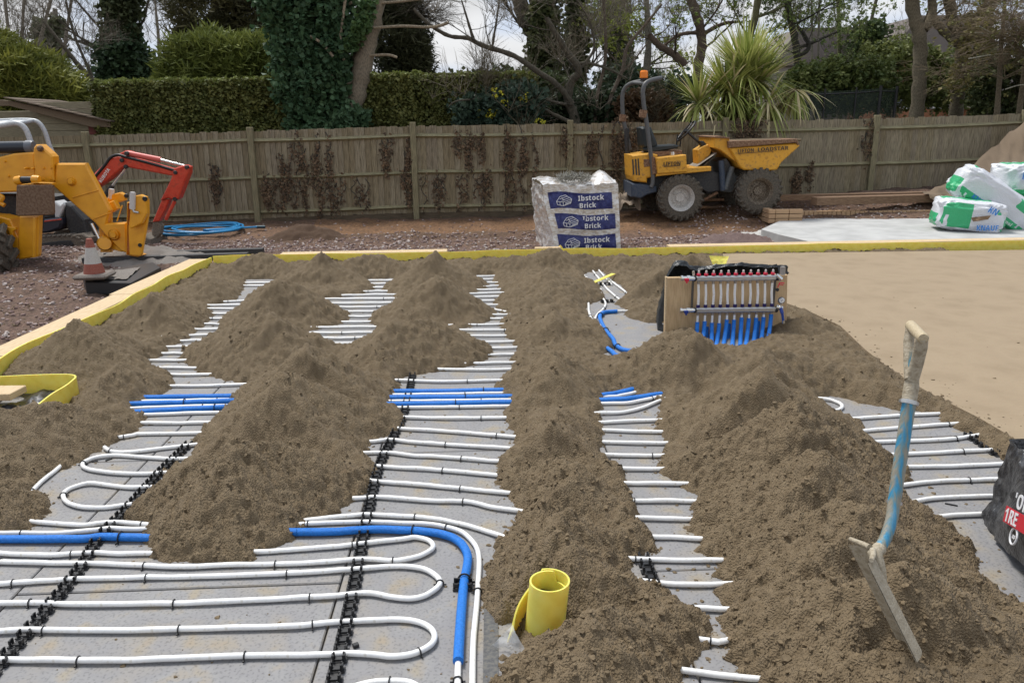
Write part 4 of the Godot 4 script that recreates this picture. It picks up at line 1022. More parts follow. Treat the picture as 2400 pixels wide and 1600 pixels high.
# ---------- fence ----------
func build_fence() -> void:
	var px := [-10.2, -7.34, -4.53, -1.70, 1.09, 3.89, 6.68, 9.45, 12.3]
	var top := [1.60, 1.62, 1.66, 1.71, 1.71, 1.72, 1.73, 1.79, 1.84]
	var zz := func(x: float) -> float: return -14.29 - 0.05 * x
	var f := thing("wooden_fence", "long weathered close-boarded wooden fence across the back of the site", "fence", Vector3(0, 0, -14.3))
	var wood := []
	for k in 7:
		var t := rf(0, 1)
		var m: StandardMaterial3D = M.fence.duplicate()
		m.vertex_color_use_as_albedo = false
		m.albedo_color = C(.41, .345, .205).lerp(C(.20, .155, .10), t).lerp(C(.48, .43, .33), rf(0, .5)).linear_to_srgb()
		m.uv1_offset = Vector3(k * 0.37, k * 0.21, k * 0.11)
		wood.append(m)
	var post: StandardMaterial3D = wood[0].duplicate()
	post.albedo_color = C(.31, .275, .165).linear_to_srgb()
	var railm: StandardMaterial3D = wood[1].duplicate()
	railm.albedo_color = C(.34, .305, .18).linear_to_srgb()
	railm.uv1_scale = Vector3(.35, 6, 6)
	var grav: StandardMaterial3D = wood[2].duplicate()
	grav.albedo_color = C(.15, .115, .075).linear_to_srgb()
	grav.uv1_scale = Vector3(.35, 6, 6)
	var boards := []
	for k in 5:   # feather-edge: thick one side, thin the other, uneven saw-cut tops
		var b := B.new()
		var w := 0.062
		var t0 := 0.026
		var t1 := 0.004
		var dy := rf(-0.006, 0.006)
		var P := func(sx: float, y: float, front: bool) -> Vector3:
			var th := t0 if sx > 0 else t1
			return Vector3(sx * w, y + (dy if y > 0.5 else 0.0), th if front else 0.0)
		var a0: Vector3 = P.call(-1.0, 0.0, true); var a1: Vector3 = P.call(1.0, 0.0, true)
		var a2: Vector3 = P.call(1.0, 1.0, true); var a3: Vector3 = P.call(-1.0, 1.0, true)
		var b0: Vector3 = P.call(-1.0, 0.0, false); var b1: Vector3 = P.call(1.0, 0.0, false)
		var b2: Vector3 = P.call(1.0, 1.0, false); var b3: Vector3 = P.call(-1.0, 1.0, false)
		b.q(a0, a1, a2, a3); b.q(b1, b0, b3, b2); b.q(a3, a2, b2, b3); b.q(a0, a3, b3, b0); b.q(a1, b1, b2, a2); b.q(a1, a0, b0, b1)
		boards.append(b.mesh())
	for i in px.size() - 1:
		var x0: float = px[i]
		var x1: float = px[i + 1]
		var n := int(round((x1 - x0) / 0.098))
		if i == 0 or i == 7: n = 0
		for k in n:
			var u := (k + 0.5) / n
			var x := lerpf(x0, x1, u)
			var yt := lerpf(top[i], top[i + 1], u) - 0.02 + rf(-0.012, 0.012)
			inst("board", boards[(k * 3 + i) % 5], wood[rng.randi() % 7], f, Transform3D(Basis(Vector3.UP, 0.05 + rf(-.02, .02)) * Basis().scaled(Vector3(1, 1.52, 1)), Vector3(x, yt - 1.52, zz.call(x) + rf(-.002, .002))))
		if i == 0 or i == 7:   # stretches outside or at the rim of the picture
			var bb := B.new()
			for k in 28:
				var x := lerpf(x0, x1, (k + 0.5) / 28.0)
				var yt := lerpf(top[i], top[i + 1], (k + 0.5) / 28.0) - 0.02
				bb.box(Vector3(x, yt - 0.76, zz.call(x) + 0.004 + 0.003 * (k % 2)), Vector3(0.101, 1.52, 0.01))
			put("board_run", bb, wood[3], f, "stuff")
		for r in 3:
			var ry: float = [0.19, 0.82, 1.43][r]
			var b := B.new()
			var p0 := Vector3(x0 + 0.05, top[i] - ry, zz.call(x0) + 0.012)
			var p1 := Vector3(x1 - 0.05, top[i + 1] - ry + rf(-.01, .01), zz.call(x1) + 0.012)
			var segs := 6
			for s in segs:
				var a: Vector3 = p0.lerp(p1, float(s) / segs) + Vector3(0, -0.012 * sin(PI * s / segs), 0)
				var e: Vector3 = p0.lerp(p1, float(s + 1) / segs) + Vector3(0, -0.012 * sin(PI * (s + 1) / segs), 0)
				var up := Vector3(0, 0.042, 0)
				var fr := Vector3(0, -0.004, 0.062)
				b.q(a - up, e - up, e + fr, a + fr); b.q(a + fr, e + fr, e + up, a + up)
			put("rail", b, railm, f)
		var gb := B.new()
		var gm := Vector3((x0 + x1) / 2.0, (top[i] + top[i + 1]) / 2.0 - 1.62, zz.call((x0 + x1) / 2.0) + 0.012)
		gb.box(gm, Vector3(x1 - x0 - 0.1, 0.16, 0.024), 0.004, Basis(Vector3.UP, 0.05) * Basis(Vector3(0, 0, 1), atan2(top[i + 1] - top[i], x1 - x0)))
		put("gravel_board", gb, grav, f)
	for i in px.size():
		var b := B.new()
		b.box(Vector3(0, -0.9, 0), Vector3(0.1, 1.86, 0.1), 0.008)
		var bb := B.new()
		bb.add(b, Transform3D(Basis(Vector3(0, 0, 1), rf(-.008, .008)), Vector3(px[i], top[i] + 0.012, zz.call(px[i]) + 0.05)))
		put("post", bb, post, f)
	# dead ivy
	var lf := B.new()
	for k in 5:
		var a := rf(0, TAU)
		var c := Vector3(rf(-.5, .5), rf(-.5, .5), rf(0, .4))
		var d := Vector3(cos(a), sin(a), rf(-.4, .4)) * 0.45
		var e := Vector3(-sin(a), cos(a), rf(-.3, .5)) * 0.3
		lf.t(c - d, c + e, c + d * 0.6); lf.t(c - d, c + d * 0.6, c - e)
	var lm := lf.mesh()
	var ivym := tinted(mat(Color.WHITE, 0.8))
	var spots := [[700, 400, 0.42, 0.80, 420, "widest patch of dead brown ivy on the fence, below the ivy-clad tree"], [622, 430, 0.22, 0.45, 120, "thin dead ivy left of the widest patch on the fence"], [878, 345, 0.07, 0.34, 60, "short strand of dead ivy on the fence left of the middle post"], [928, 390, 0.10, 0.6, 110, "strand of dead ivy running down beside the middle fence post"],
		[1062, 345, 0.20, 0.40, 130, "dead ivy streaks right of the middle fence post"], [1186, 385, 0.26, 0.70, 320, "dark dead ivy patch on the fence behind and left of the brick pack"], [1278, 330, 0.12, 0.40, 110, "dead ivy left of the fence post above the brick pack"], [1385, 355, 0.30, 0.55, 300, "dead ivy on the fence between brick pack and dumper"],
		[1715, 310, 0.22, 0.20, 110, "small dead ivy mat on the fence above the dumper skip"], [1995, 330, 0.07, 0.50, 70, "dead ivy strand climbing the fence post at right"], [780, 440, 0.30, 0.35, 90, "sparse dead ivy low on the fence right of the widest patch"], [500, 420, 0.2, 0.4, 60, "sparse dead ivy on the fence right of the digger bucket"], [1030, 430, 0.5, 0.35, 150, "straggling dead ivy low on the fence right of the middle post"], [1455, 350, 0.22, 0.5, 190, "dead ivy on the fence behind the dumper's engine"], [1845, 425, 0.12, 0.28, 90, "dead ivy low on the fence right of the dumper"]]
	for s in spots:
		var c := fence_point(s[0], s[1])
		var o := thing("dead_ivy", s[5], "ivy", Vector3(c.x, 0.1, c.z), "dead ivy on the fence")
		var xf := []
		var cols := []
		var st := B.new()
		var strands := maxi(3, int(s[2] / 0.035))
		for k in strands:
			var sx: float = rf(-1.25, 1.25) * s[2]
			var lo := rf(0, .55)
			var hi := rf(.75, 1.1)
			var pts := []
			for i in 8:
				var y: float = c.y - s[3] + 2.0 * s[3] * lerpf(lo, hi, i / 7.0)
				pts.append(Vector3(c.x + sx + 0.05 * sin(i * 1.3 + k), clampf(y, 0.12, 1.72), zz.call(c.x + sx) + 0.03))
			st.tube(pts, 0.006, 4, false)
			for i in int(s[4] / strands * rf(1.0, 3.4)):
				var t := rf(0, 1)
				var p: Vector3 = pts[int(t * 6.9)] + Vector3(rf(-1, 1) * rf(0, .075), rf(-.14, .14), rf(0, .06))
				var sc2 := rf(.022, .048)
				xf.append(Transform3D(Basis(Vector3(0, 0, 1), rf(0, 6)).rotated(Vector3(1, 0, 0), rf(-.8, .5)).scaled(Vector3.ONE * sc2), p))
				cols.append(C(.055, .036, .02).lerp(C(.21, .135, .075), pow(rf(0, 1), 1.6)))
		put("stem", st, M.dark, o, "stuff")
		multi("leaves", lm, ivym, xf, o, cols)

func fence_point(x: float, y: float) -> Vector3:   # where on the fence, in photo units along and down it
	var wx := (x - 1169.0) / 126.0 + 0.0
	wx = -4.53 + (x - 575.0) / (2012.0 - 575.0) * (6.68 + 4.53)
	return Vector3(wx, 1.70 - (y - 285.0) / 125.0, -14.27 - 0.05 * wx)

# ---------- edges of the slab ----------
func ribbon(b: B, top: Array, h0: Array, h1: Array, th: float) -> void:   # standing strip along ground points
	for i in top.size() - 1:
		var d: Vector3 = (top[i + 1] - top[i]).normalized()
		var d0: Vector3 = (top[i] - top[maxi(i - 1, 0)]).normalized() if i > 0 else d
		var d1: Vector3 = (top[mini(i + 2, top.size() - 1)] - top[i + 1]).normalized() if i < top.size() - 2 else d
		var n0 := (d0 + d).normalized().cross(Vector3.UP) * th / 2.0
		var n1 := (d + d1).normalized().cross(Vector3.UP) * th / 2.0
		var P := func(k: int, s: float, y: float) -> Vector3:
			var q: Vector3 = top[i + k]
			return Vector3(q.x, y, q.z) + (n0 if k == 0 else n1) * s
		var a: Vector3 = P.call(0, 1.0, h0[i]); var e: Vector3 = P.call(1, 1.0, h0[i + 1])
		var f: Vector3 = P.call(1, 1.0, h1[i + 1]); var g: Vector3 = P.call(0, 1.0, h1[i])
		var a2: Vector3 = P.call(0, -1.0, h0[i]); var e2: Vector3 = P.call(1, -1.0, h0[i + 1])
		var f2: Vector3 = P.call(1, -1.0, h1[i + 1]); var g2: Vector3 = P.call(0, -1.0, h1[i])
		b.q(a, e, f, g); b.q(e2, a2, g2, f2); b.q(g, f, f2, g2)
		if i == 0: b.q(a2, a, g, g2)
		if i == top.size() - 2: b.q(e, e2, f2, f)

func plank(called: String, label: String, a: Vector3, b: Vector3, w: float, h: float, m: Material, group := "") -> Node3D:
	var bb := B.new()
	var d := (b - a).normalized()
	var s := d.cross(Vector3.UP).normalized()
	bb.box((a + b) / 2.0, Vector3(w, h, a.distance_to(b)), 0.004, Basis(s, s.cross(d) * -1.0 if false else d.cross(s) * -1.0, -d))
	var o := put(called, bb, m)
	o.mesh = shifted(bb, (a + b) / 2.0)
	o.position = (a + b) / 2.0
	tag(o, label, "timber", group)
	return o
func shifted(b: B, by: Vector3) -> ArrayMesh:
	for i in b.v.size(): b.v[i] -= by
	return b.mesh()

func build_surround() -> void:
	# left formwork: planks on edge and flat, yellow edge foam inside
	for k in 3:
		var b0: float = [3.3, 5.42, 7.52][k]
		plank("formwork_plank", ["near pale timber plank of the left formwork", "middle pale timber plank of the left formwork", "far pale timber plank of the left formwork at the corner"][k], slab(-3.44 - 0.02 * k, b0, 0.06 + 0.003 * k), slab(-3.45, b0 + 2.1, 0.062), 0.225, 0.14, M.pine, "formwork planks on the left")
	var tp := []
	var h0 := []
	var h1 := []
	for i in 61:
		var b := 3.4 + 6.3 * i / 60.0
		tp.append(slab(-3.305 + 0.012 * sin(b * 3.1) + 0.006 * sin(b * 9.0), b))
		h0.append(-0.02)
		h1.append(0.155 + 0.014 * sin(b * 2.3 + 1.0) + 0.006 * sin(b * 7.0))
	var fb := B.new()
	ribbon(fb, tp, h0, h1, 0.012)
	tag(put("edge_foam", fb, M.foam), "yellow edge insulation strip standing along the left formwork", "edge strip")
	tp = []; h0 = []; h1 = []
	for i in 121:
		var a := -3.30 + 14.0 * i / 120.0
		tp.append(slab(a, 9.71 + 0.008 * sin(a * 2.1)))
		h0.append(-0.02)
		h1.append(0.15 + 0.006 * sin(a * 1.7) + 0.004 * sin(a * 6.0))
	fb = B.new()
	ribbon(fb, tp, h0, h1, 0.012)
	tag(put("edge_foam", fb, M.foam), "long yellow edge insulation strip along the far side of the slab", "edge strip")
	plank("timber_plank", "pale timber plank behind the far yellow strip left of the brick pack", slab(-2.5, 9.86, 0.075), slab(-0.4, 9.86, 0.075), 0.2, 0.14, M.pine)
	plank("timber_plank", "short pale timber end in front of the brick pack", slab(0.72, 9.80, 0.085), slab(1.05, 9.80, 0.085), 0.1, 0.16, M.pine)
	plank("timber_plank", "long pale timber plank along the far yellow strip before the concrete base", slab(2.45, 9.85, 0.08), slab(10.0, 9.85, 0.08), 0.2, 0.14, M.pine)
	plank("timber_plank", "dark timber beam lying on the gravel beyond the left corner", slab(-5.2, 10.35, 0.03), slab(-3.1, 10.5, 0.03), 0.12, 0.07, M.dark)
	plank("timber_plank", "dark timber beam behind the one at the left corner", slab(-5.1, 10.75, 0.03), slab(-3.0, 10.9, 0.03), 0.12, 0.07, M.dark)
	# the recess at the left with its yellow lining
	var rp: Array = spline([Vector3(-3.73,0.14,-4.765),Vector3(-3.476,0.14,-4.763),Vector3(-3.319,0.14,-4.782),Vector3(-3.188,0.14,-4.799),Vector3(-3.054,0.14,-4.811),Vector3(-2.912,0.14,-4.81),Vector3(-2.85,0.14,-4.79),Vector3(-2.818,0.14,-4.754),Vector3(-2.803,0.14,-4.708),Vector3(-2.783,0.14,-4.577),Vector3(-2.781,0.14,-4.422),Vector3(-2.755,0.14,-4.234),Vector3(-2.736,0.14,-4.054),Vector3(-2.718,0.14,-3.834)], 5)
	h0 = []; h1 = []
	for p in rp:
		h0.append(-0.03)
		h1.append(0.135)
	fb = B.new()
	ribbon(fb, rp, h0, h1, 0.011)
	tag(put("edge_foam", fb, M.foam), "yellow edge insulation strip bent round a recess at the left edge", "edge strip")
	var sheet := B.new()
	var nn := fn(1.0, FastNoiseLite.TYPE_SIMPLEX, 3, 8)
	crumpled(sheet, Vector3(-3.915,0,-4.982), Vector3(-3.01,0,-4.946), Vector3(-3.449,0,-4.331), Vector3(-2.953,0,-4.334), 26, 16, 0.035, 0.012)
	var poly := mott([C(.014, .014, .016), C(.035, .035, .04), C(.09, .09, .10)], 0.01, Vector3(2, 2, 2), 0.28)
	M.polythene = poly
	tag(put("polythene_sheet", sheet, poly), "crumpled dark polythene sheet lining the recess at the left edge", "plastic sheet")
	plank("timber_plank", "short pale timber board lying in the recess at the left edge", Vector3(-3.402,0.085,-4.595), Vector3(-3.094,0.085,-4.591), 0.17, 0.045, M.pine)
	# concrete base on the right with its brick edging
	var cpoly: Array = [Vector2(3.779,-11.666),Vector2(3.844,-11.087),Vector2(4.025,-10.29),Vector2(5.233,-10.213),Vector2(6.805,-10.22),Vector2(7.897,-10.239),Vector2(10.541,-13.8),Vector2(9.062,-13.739),Vector2(7.118,-13.1),Vector2(4.696,-13.165)]
	var pr := B.new()
	pr.prism(cpoly.map(func(p): return Vector2(p.x, -p.y)), -0.2, 0.12, 0.006)
	var cb := B.new()
	cb.add(pr, Transform3D(Basis(Vector3(1, 0, 0), Vector3(0, 0, -1), Vector3(0, 1, 0)), Vector3.ZERO))
	tag(put("concrete_base", cb, mott([C(.34, .34, .33), C(.41, .41, .40), C(.47, .47, .455)], 0.006, Vector3(.6, .6, .6), 0.8, 0.05, 0.06, 33, 5)), "pale grey concrete base slab behind the far yellow strip at right", "concrete slab", "", "structure")
	var bw := thing("brick_edging", "low course of buff bricks edging the concrete base", "brickwork", Vector3(4.0, 0.1, -11.6))
	var bm := []
	for k in 4:
		bm.append(mott([C(.42, .27, .15), C(.50, .33, .19), C(.37, .22, .13)], 0.03, Vector3(7, 7, 7), 0.9, 0.1, 0.08, 40 + k))
	var e0: Vector3 = Vector3(4.269,0.14,-13.035)
	var e1: Vector3 = Vector3(7.222,0.14,-13.015)
	var dr := (e1 - e0).normalized()
	var brick := B.new()
	brick.box(Vector3.ZERO, Vector3(0.068, 0.11, 0.215), 0.004)
	var brm := brick.mesh()
	var nb := int(e0.distance_to(e1) / 0.0775)
	for k in nb:
		inst("brick", brm, bm[rng.randi() % 4], bw, Transform3D(Basis(Vector3.UP, -atan2(dr.z, dr.x)), e0 + dr * 0.0775 * k + Vector3(0, 0.022 + rf(-.003, .003), -0.12)))
	var br2 := B.new()
	br2.box(Vector3.ZERO, Vector3(0.215, 0.065, 0.1025), 0.004)
	var b2m := br2.mesh()
	for c in 3:
		for k in 5:
			inst("brick", b2m, bm[rng.randi() % 4], bw, Transform3D(Basis(Vector3.UP, PI / 2 if k < 3 else 0.0), e0 + Vector3(-0.02 + (0.115 if k > 3 else 0.0) * 0 + (0.225 * (k - 3) + 0.17 if k >= 3 else 0.0), -0.02 + 0.075 * c, (-0.15 + 0.225 * k if k < 3 else 0.34))))
	# railway-sleeper like beams before the fence
	var beam := mott([C(.12, .07, .04), C(.20, .12, .07), C(.26, .17, .10)], 0.012, Vector3(1, 8, 8), 0.85, 0.2, 0.05, 34)
	plank("timber_beam", "long brown timber beam lying before the fence at right, nearer one", Vector3(5.053,0.397,-13), Vector3(7.985,0.397,-13.4), 0.2, 0.13, beam)
	plank("timber_beam", "long brown timber beam lying before the fence at right, farther one", Vector3(4.631,0.413,-13.5), Vector3(7.395,0.416,-13.7), 0.14, 0.1, beam)
	# brown netting draped over the fence at far right
	var net := B.new()
	var na: Array = spline([Vector3(6.94,0.476,-13.2), Vector3(7.651,0.69,-13.6), Vector3(8.364,1.063,-14), Vector3(8.826,1.349,-14.2), Vector3(9.155,1.606,-14.3), Vector3(9.613,1.869,-14.4)], 6)
	var nf := fn(1.0, FastNoiseLite.TYPE_SIMPLEX, 3, 18)
	var rows := []
	for i in na.size():
		var r := []
		var foot := Vector3(na[i].x * 0.45 + 4.2, 0.30, -12.6 + 0.2 * i / na.size())
		for k in 14:
			var t := k / 13.0
			var p: Vector3 = na[i].lerp(foot, t)
			p.y += -0.16 * sin(PI * t) * (na[i].y - 0.3) + 0.06 * nf.get_noise_2d(p.x * 2.2, p.z * 2.2 + t * 2.0)
			p.z += 0.05 * nf.get_noise_2d(p.x * 4.0 + 9.0, t * 5.0)
			r.append(p)
		rows.append(r)
	smooth_grid(net, rows)
	tag(put("netting", net, mott([C(.135, .095, .06), C(.17, .122, .078), C(.20, .148, .10)], 0.05, Vector3(3, 3, 3), 0.9, 0.1, 0.2, 35)), "brown debris netting draped from the fence top at the far right", "netting")

func smooth_grid(b: B, rows: Array) -> void:
	var m := rows.size()
	var n: int = rows[0].size()
	var no := []
	for i in m:
		var r := []
		for k in n:
			var du: Vector3 = rows[mini(i + 1, m - 1)][k] - rows[maxi(i - 1, 0)][k]
			var dv: Vector3 = rows[i][mini(k + 1, n - 1)] - rows[i][maxi(k - 1, 0)]
			r.append(du.cross(dv).normalized())
		no.append(r)
	for i in m - 1:
		for k in n - 1:
			b.qs(rows[i][k], rows[i + 1][k], rows[i + 1][k + 1], rows[i][k + 1], no[i][k], no[i + 1][k], no[i + 1][k + 1], no[i][k + 1])
func crumpled(b: B, p00: Vector3, p10: Vector3, p01: Vector3, p11: Vector3, nu: int, nv: int, amp: float, fine: float) -> void:
	var f := fn(1.0, FastNoiseLite.TYPE_SIMPLEX, 2, 77)
	f.fractal_type = FastNoiseLite.FRACTAL_RIDGED
	var rows := []
	var nrm := (p10 - p00).cross(p01 - p00).normalized()
	for i in nu + 1:
		var r := []
		for k in nv + 1:
			var u := float(i) / nu
			var w := float(k) / nv
			var p := p00.lerp(p10, u).lerp(p01.lerp(p11, u), w)
			p += nrm * (amp * f.get_noise_3dv(p * 2.6) + fine * f.get_noise_3dv(p * 9.0)) * -1.0
			r.append(p)
		rows.append(r)
	smooth_grid(b, rows)

func words(parent: Node, called: String, s: String, at: Vector3, height: float, bs: Basis, m: Material, bold := true, stretch := 1.0) -> MeshInstance3D:
	var t := TextMesh.new()
	var f := SystemFont.new()
	f.font_names = PackedStringArray(["Droid Sans"])
	f.font_weight = 700 if bold else 400
	t.font = f
	t.text = s
	t.font_size = 32
	t.pixel_size = height / (32.0 * 0.72)
	t.depth = 0.002
	t.curve_step = 4.0
	var o := MeshInstance3D.new()
	o.mesh = t
	o.material_override = m
	o.name = childname(parent, called)
	parent.add_child(o)
	o.transform = Transform3D(bs * Basis().scaled(Vector3(stretch, 1, 1)), at - origin(parent))
	return o

# ---------- pack of bricks ----------
var pack_noise := fn(1.0, FastNoiseLite.TYPE_SIMPLEX, 3, 51)
func pack_front(u: float, v: float, off := 0.0) -> Vector3:   # u across, v up
	var L := lerpf(0.61, 0.446, smoothstep(0.0, 1.0, v))
	var R := lerpf(1.535, 1.47, v)
	var p := Vector3(lerpf(L, R, u), lerpf(-0.06, 0.88, v) + 0.015 * sin(u * 9.0) * v, -10.72 + 0.02 * sin(PI * u))
	p.z += 0.018 * pack_noise.get_noise_2d(p.x * 3.0, p.y * 3.0) + 0.014 * pack_noise.get_noise_2d(p.x * 9.0, p.y * 4.0 + 20.0) + off
	p.z += 0.022 * absf(sin(v * PI * 3.35 + 0.4))
	return p
func build_pallet() -> void:
	var o := thing("brick_pack", "film-wrapped pack of bricks with three dark blue printed bands", "brick pack", Vector3(1.05, 0, -11.0))
	var film := mott([C(.46, .38, .31), C(.64, .62, .59), C(.78, .78, .79), C(.54, .47, .40), C(.72, .71, .72)], 0.012, Vector3(1.0, 2.6, 1.0), 0.16, 0.35, 0.012, 36)
	film.clearcoat_enabled = true
	film.clearcoat = 0.5
	film.clearcoat_roughness = 0.12
	var b := B.new()
	var rows := []
	for i in 31:
		var r := []
		for k in 41: r.append(pack_front(i / 30.0, k / 40.0))
		rows.append(r)
	smooth_grid(b, rows)
	# left side and top, right side, back
	var side := []
	for i in 13:
		var r := []
		for k in 41:
			var t := i / 12.0
			var f := pack_front(0.0, k / 40.0)
			var bk := Vector3(lerpf(0.385, 0.31, k / 40.0), f.y + 0.03, -11.55)
			var p := bk.lerp(f, t)
			p.x += 0.02 * sin(PI * t) * -1.0 + 0.025 * pack_noise.get_noise_2d(t * 5.0 + 40.0, p.y * 5.0)
			r.append(p)
		side.append(r)
	smooth_grid(b, side)
	var rs := []
	for i in 9:
		var r := []
		for k in 41:
			var f := pack_front(1.0, k / 40.0)
			r.append(f.lerp(Vector3(f.x - 0.12, f.y + 0.02, -11.6), i / 8.0) + Vector3(0.02 * sin(PI * i / 8.0), 0, 0))
		rs.append(r)
	smooth_grid(b, rs)
	var tp := []
	for i in 31:
		var r := []
		for k in 15:
			var t := k / 14.0
			var f := pack_front(i / 30.0, 1.0)
			var p := f.lerp(Vector3(lerpf(0.30, 1.38, i / 30.0), 0.90, -11.55), t)
			var hump := 0.13 * exp(-pow((p.x - 1.26) / 0.13, 2.0)) * sin(PI * clampf(t * 1.4, 0, 1)) + 0.05 * exp(-pow((p.x - 0.5) / 0.14, 2.0)) * t
			p.y += hump + 0.03 * sin(PI * t) + 0.02 * pack_noise.get_noise_2d(p.x * 7.0, p.z * 7.0)
			r.append(p)
		tp.append(r)
	smooth_grid(b, tp)
	put("wrapping_film", b, film, o)
	var back := B.new()
	back.box(Vector3(0.98, 0.41, -11.2), Vector3(0.76, 0.84, 0.6), 0.01)
	put("brick_stack", back, mott([C(.30, .17, .11), C(.38, .23, .15), C(.27, .15, .10)], 0.03, Vector3(4, 13, 4), 0.9), o)
	var ink := mott([C(.012, .016, .10), C(.018, .026, .15), C(.05, .06, .2)], 0.01, Vector3(3, 3, 3), 0.35, 0.3, 0.03, 37)
	var white := mat(C(.75, .76, .8), 0.45)
	var sets := [[0.655, 0.885, 0.06, 0.91], [0.36, 0.575, 0.10, 0.94], [0.03, 0.275, 0.07, 0.93]]
	for s in 3:
		var e: Array = sets[s]
		var bb := B.new()
		var gr := []
		for i in 25:
			var r := []
			for k in 9:
				var w := i / 24.0
				r.append(pack_front(lerpf(e[2], e[3], w), lerpf(e[0], e[1], k / 8.0) + 0.012 * sin(w * 5.0 + s), 0.007))
			gr.append(r)
		smooth_grid(bb, gr)
		var band := put("printed_band", bb, ink, o)
		var mid: float = (e[0] + e[1]) / 2.0
		var rot := Basis(Vector3(0, 0, 1), 0.045)
		words(band, "lettering", "Ibstock", pack_front(lerpf(e[2], e[3], 0.665), mid + 0.052, 0.022), 0.068, rot, white, true, 1.05)
		words(band, "lettering", "Brick", pack_front(lerpf(e[2], e[3], 0.60), mid - 0.052, 0.022), 0.064, rot, white, true, 1.05)
		var lg := B.new()
		var c := pack_front(lerpf(e[2], e[3], 0.235), mid, 0.02)
		var hx := [Vector2(-.10, -.01), Vector2(-.055, .055), Vector2(.02, .075), Vector2(.105, .02), Vector2(.095, -.035), Vector2(-.005, -.07), Vector2(-.085, -.055)]
		var L := []
		for i in 7: L.append([hx[i], hx[(i + 1) % 7]])
		L += [[Vector2(-.10, -.01), Vector2(-.01, -.02)], [Vector2(-.01, -.02), Vector2(.105, .02)], [Vector2(-.01, -.02), Vector2(-.005, -.07)], [Vector2(-.06, .02), Vector2(.04, .055)], [Vector2(-.03, .0), Vector2(.07, .035)], [Vector2(.02, -.035), Vector2(.1, -.005)], [Vector2(.01, -.055), Vector2(.095, -.022)], [Vector2(-.03, .045), Vector2(.0, .0)], [Vector2(-.055, -.015), Vector2(-.05, -.06)]]
		for l in L:
			b = lg
			b.tube([c + Vector3(l[0].x, l[0].y, 0), c + Vector3(l[1].x, l[1].y, 0)], 0.0045, 4)
		put("emblem", lg, white, band)
	# dry twigs lying on top
	var tw := B.new()
	for i in 420:
		var p := Vector3(0.88 + rf(-.22, .22), 0.95 + rf(-.03, .05), -10.88 + rf(-.14, .16))
		var d := Vector3(rf(-1, 1), rf(-.1, 1.0), rf(-1, 1)).normalized() * rf(.04, .11)
		tw.tube([p, p + d * 0.6 + Vector3(rf(-.01, .01), 0, 0), p + d], [.005, .004, .002], 3, false)
	var t2 := put("twig_bundle", tw, mott([C(.22, .21, .18), C(.36, .35, .31)], .05, Vector3(9, 9, 9), .9))
	tag(t2, "clump of dry grey twigs lying on top of the brick pack", "twigs", "", "stuff")
	var fl := B.new()
	crumpled(fl, Vector3(.40, -.02, -10.3), Vector3(.52, .05, -10.3), Vector3(.42, -.02, -10.6), Vector3(.56, .05, -10.6), 6, 6, .05, .02)
	tag(put("film_scrap", fl, mat(C(.7, .7, .7), .3)), "scrap of white film on the ground at the left foot of the brick pack", "plastic film")
	var yo := B.new()
	yo.prism([Vector2(0.595,0.099),Vector2(0.624,0.158),Vector2(0.642,0.172),Vector2(0.661,0.154),Vector2(0.691,0.098)], -9.97, -9.95, 0.002)
	tag(put("foam_offcut", yo, M.foam), "small yellow foam offcut sticking up before the brick pack", "foam offcut")

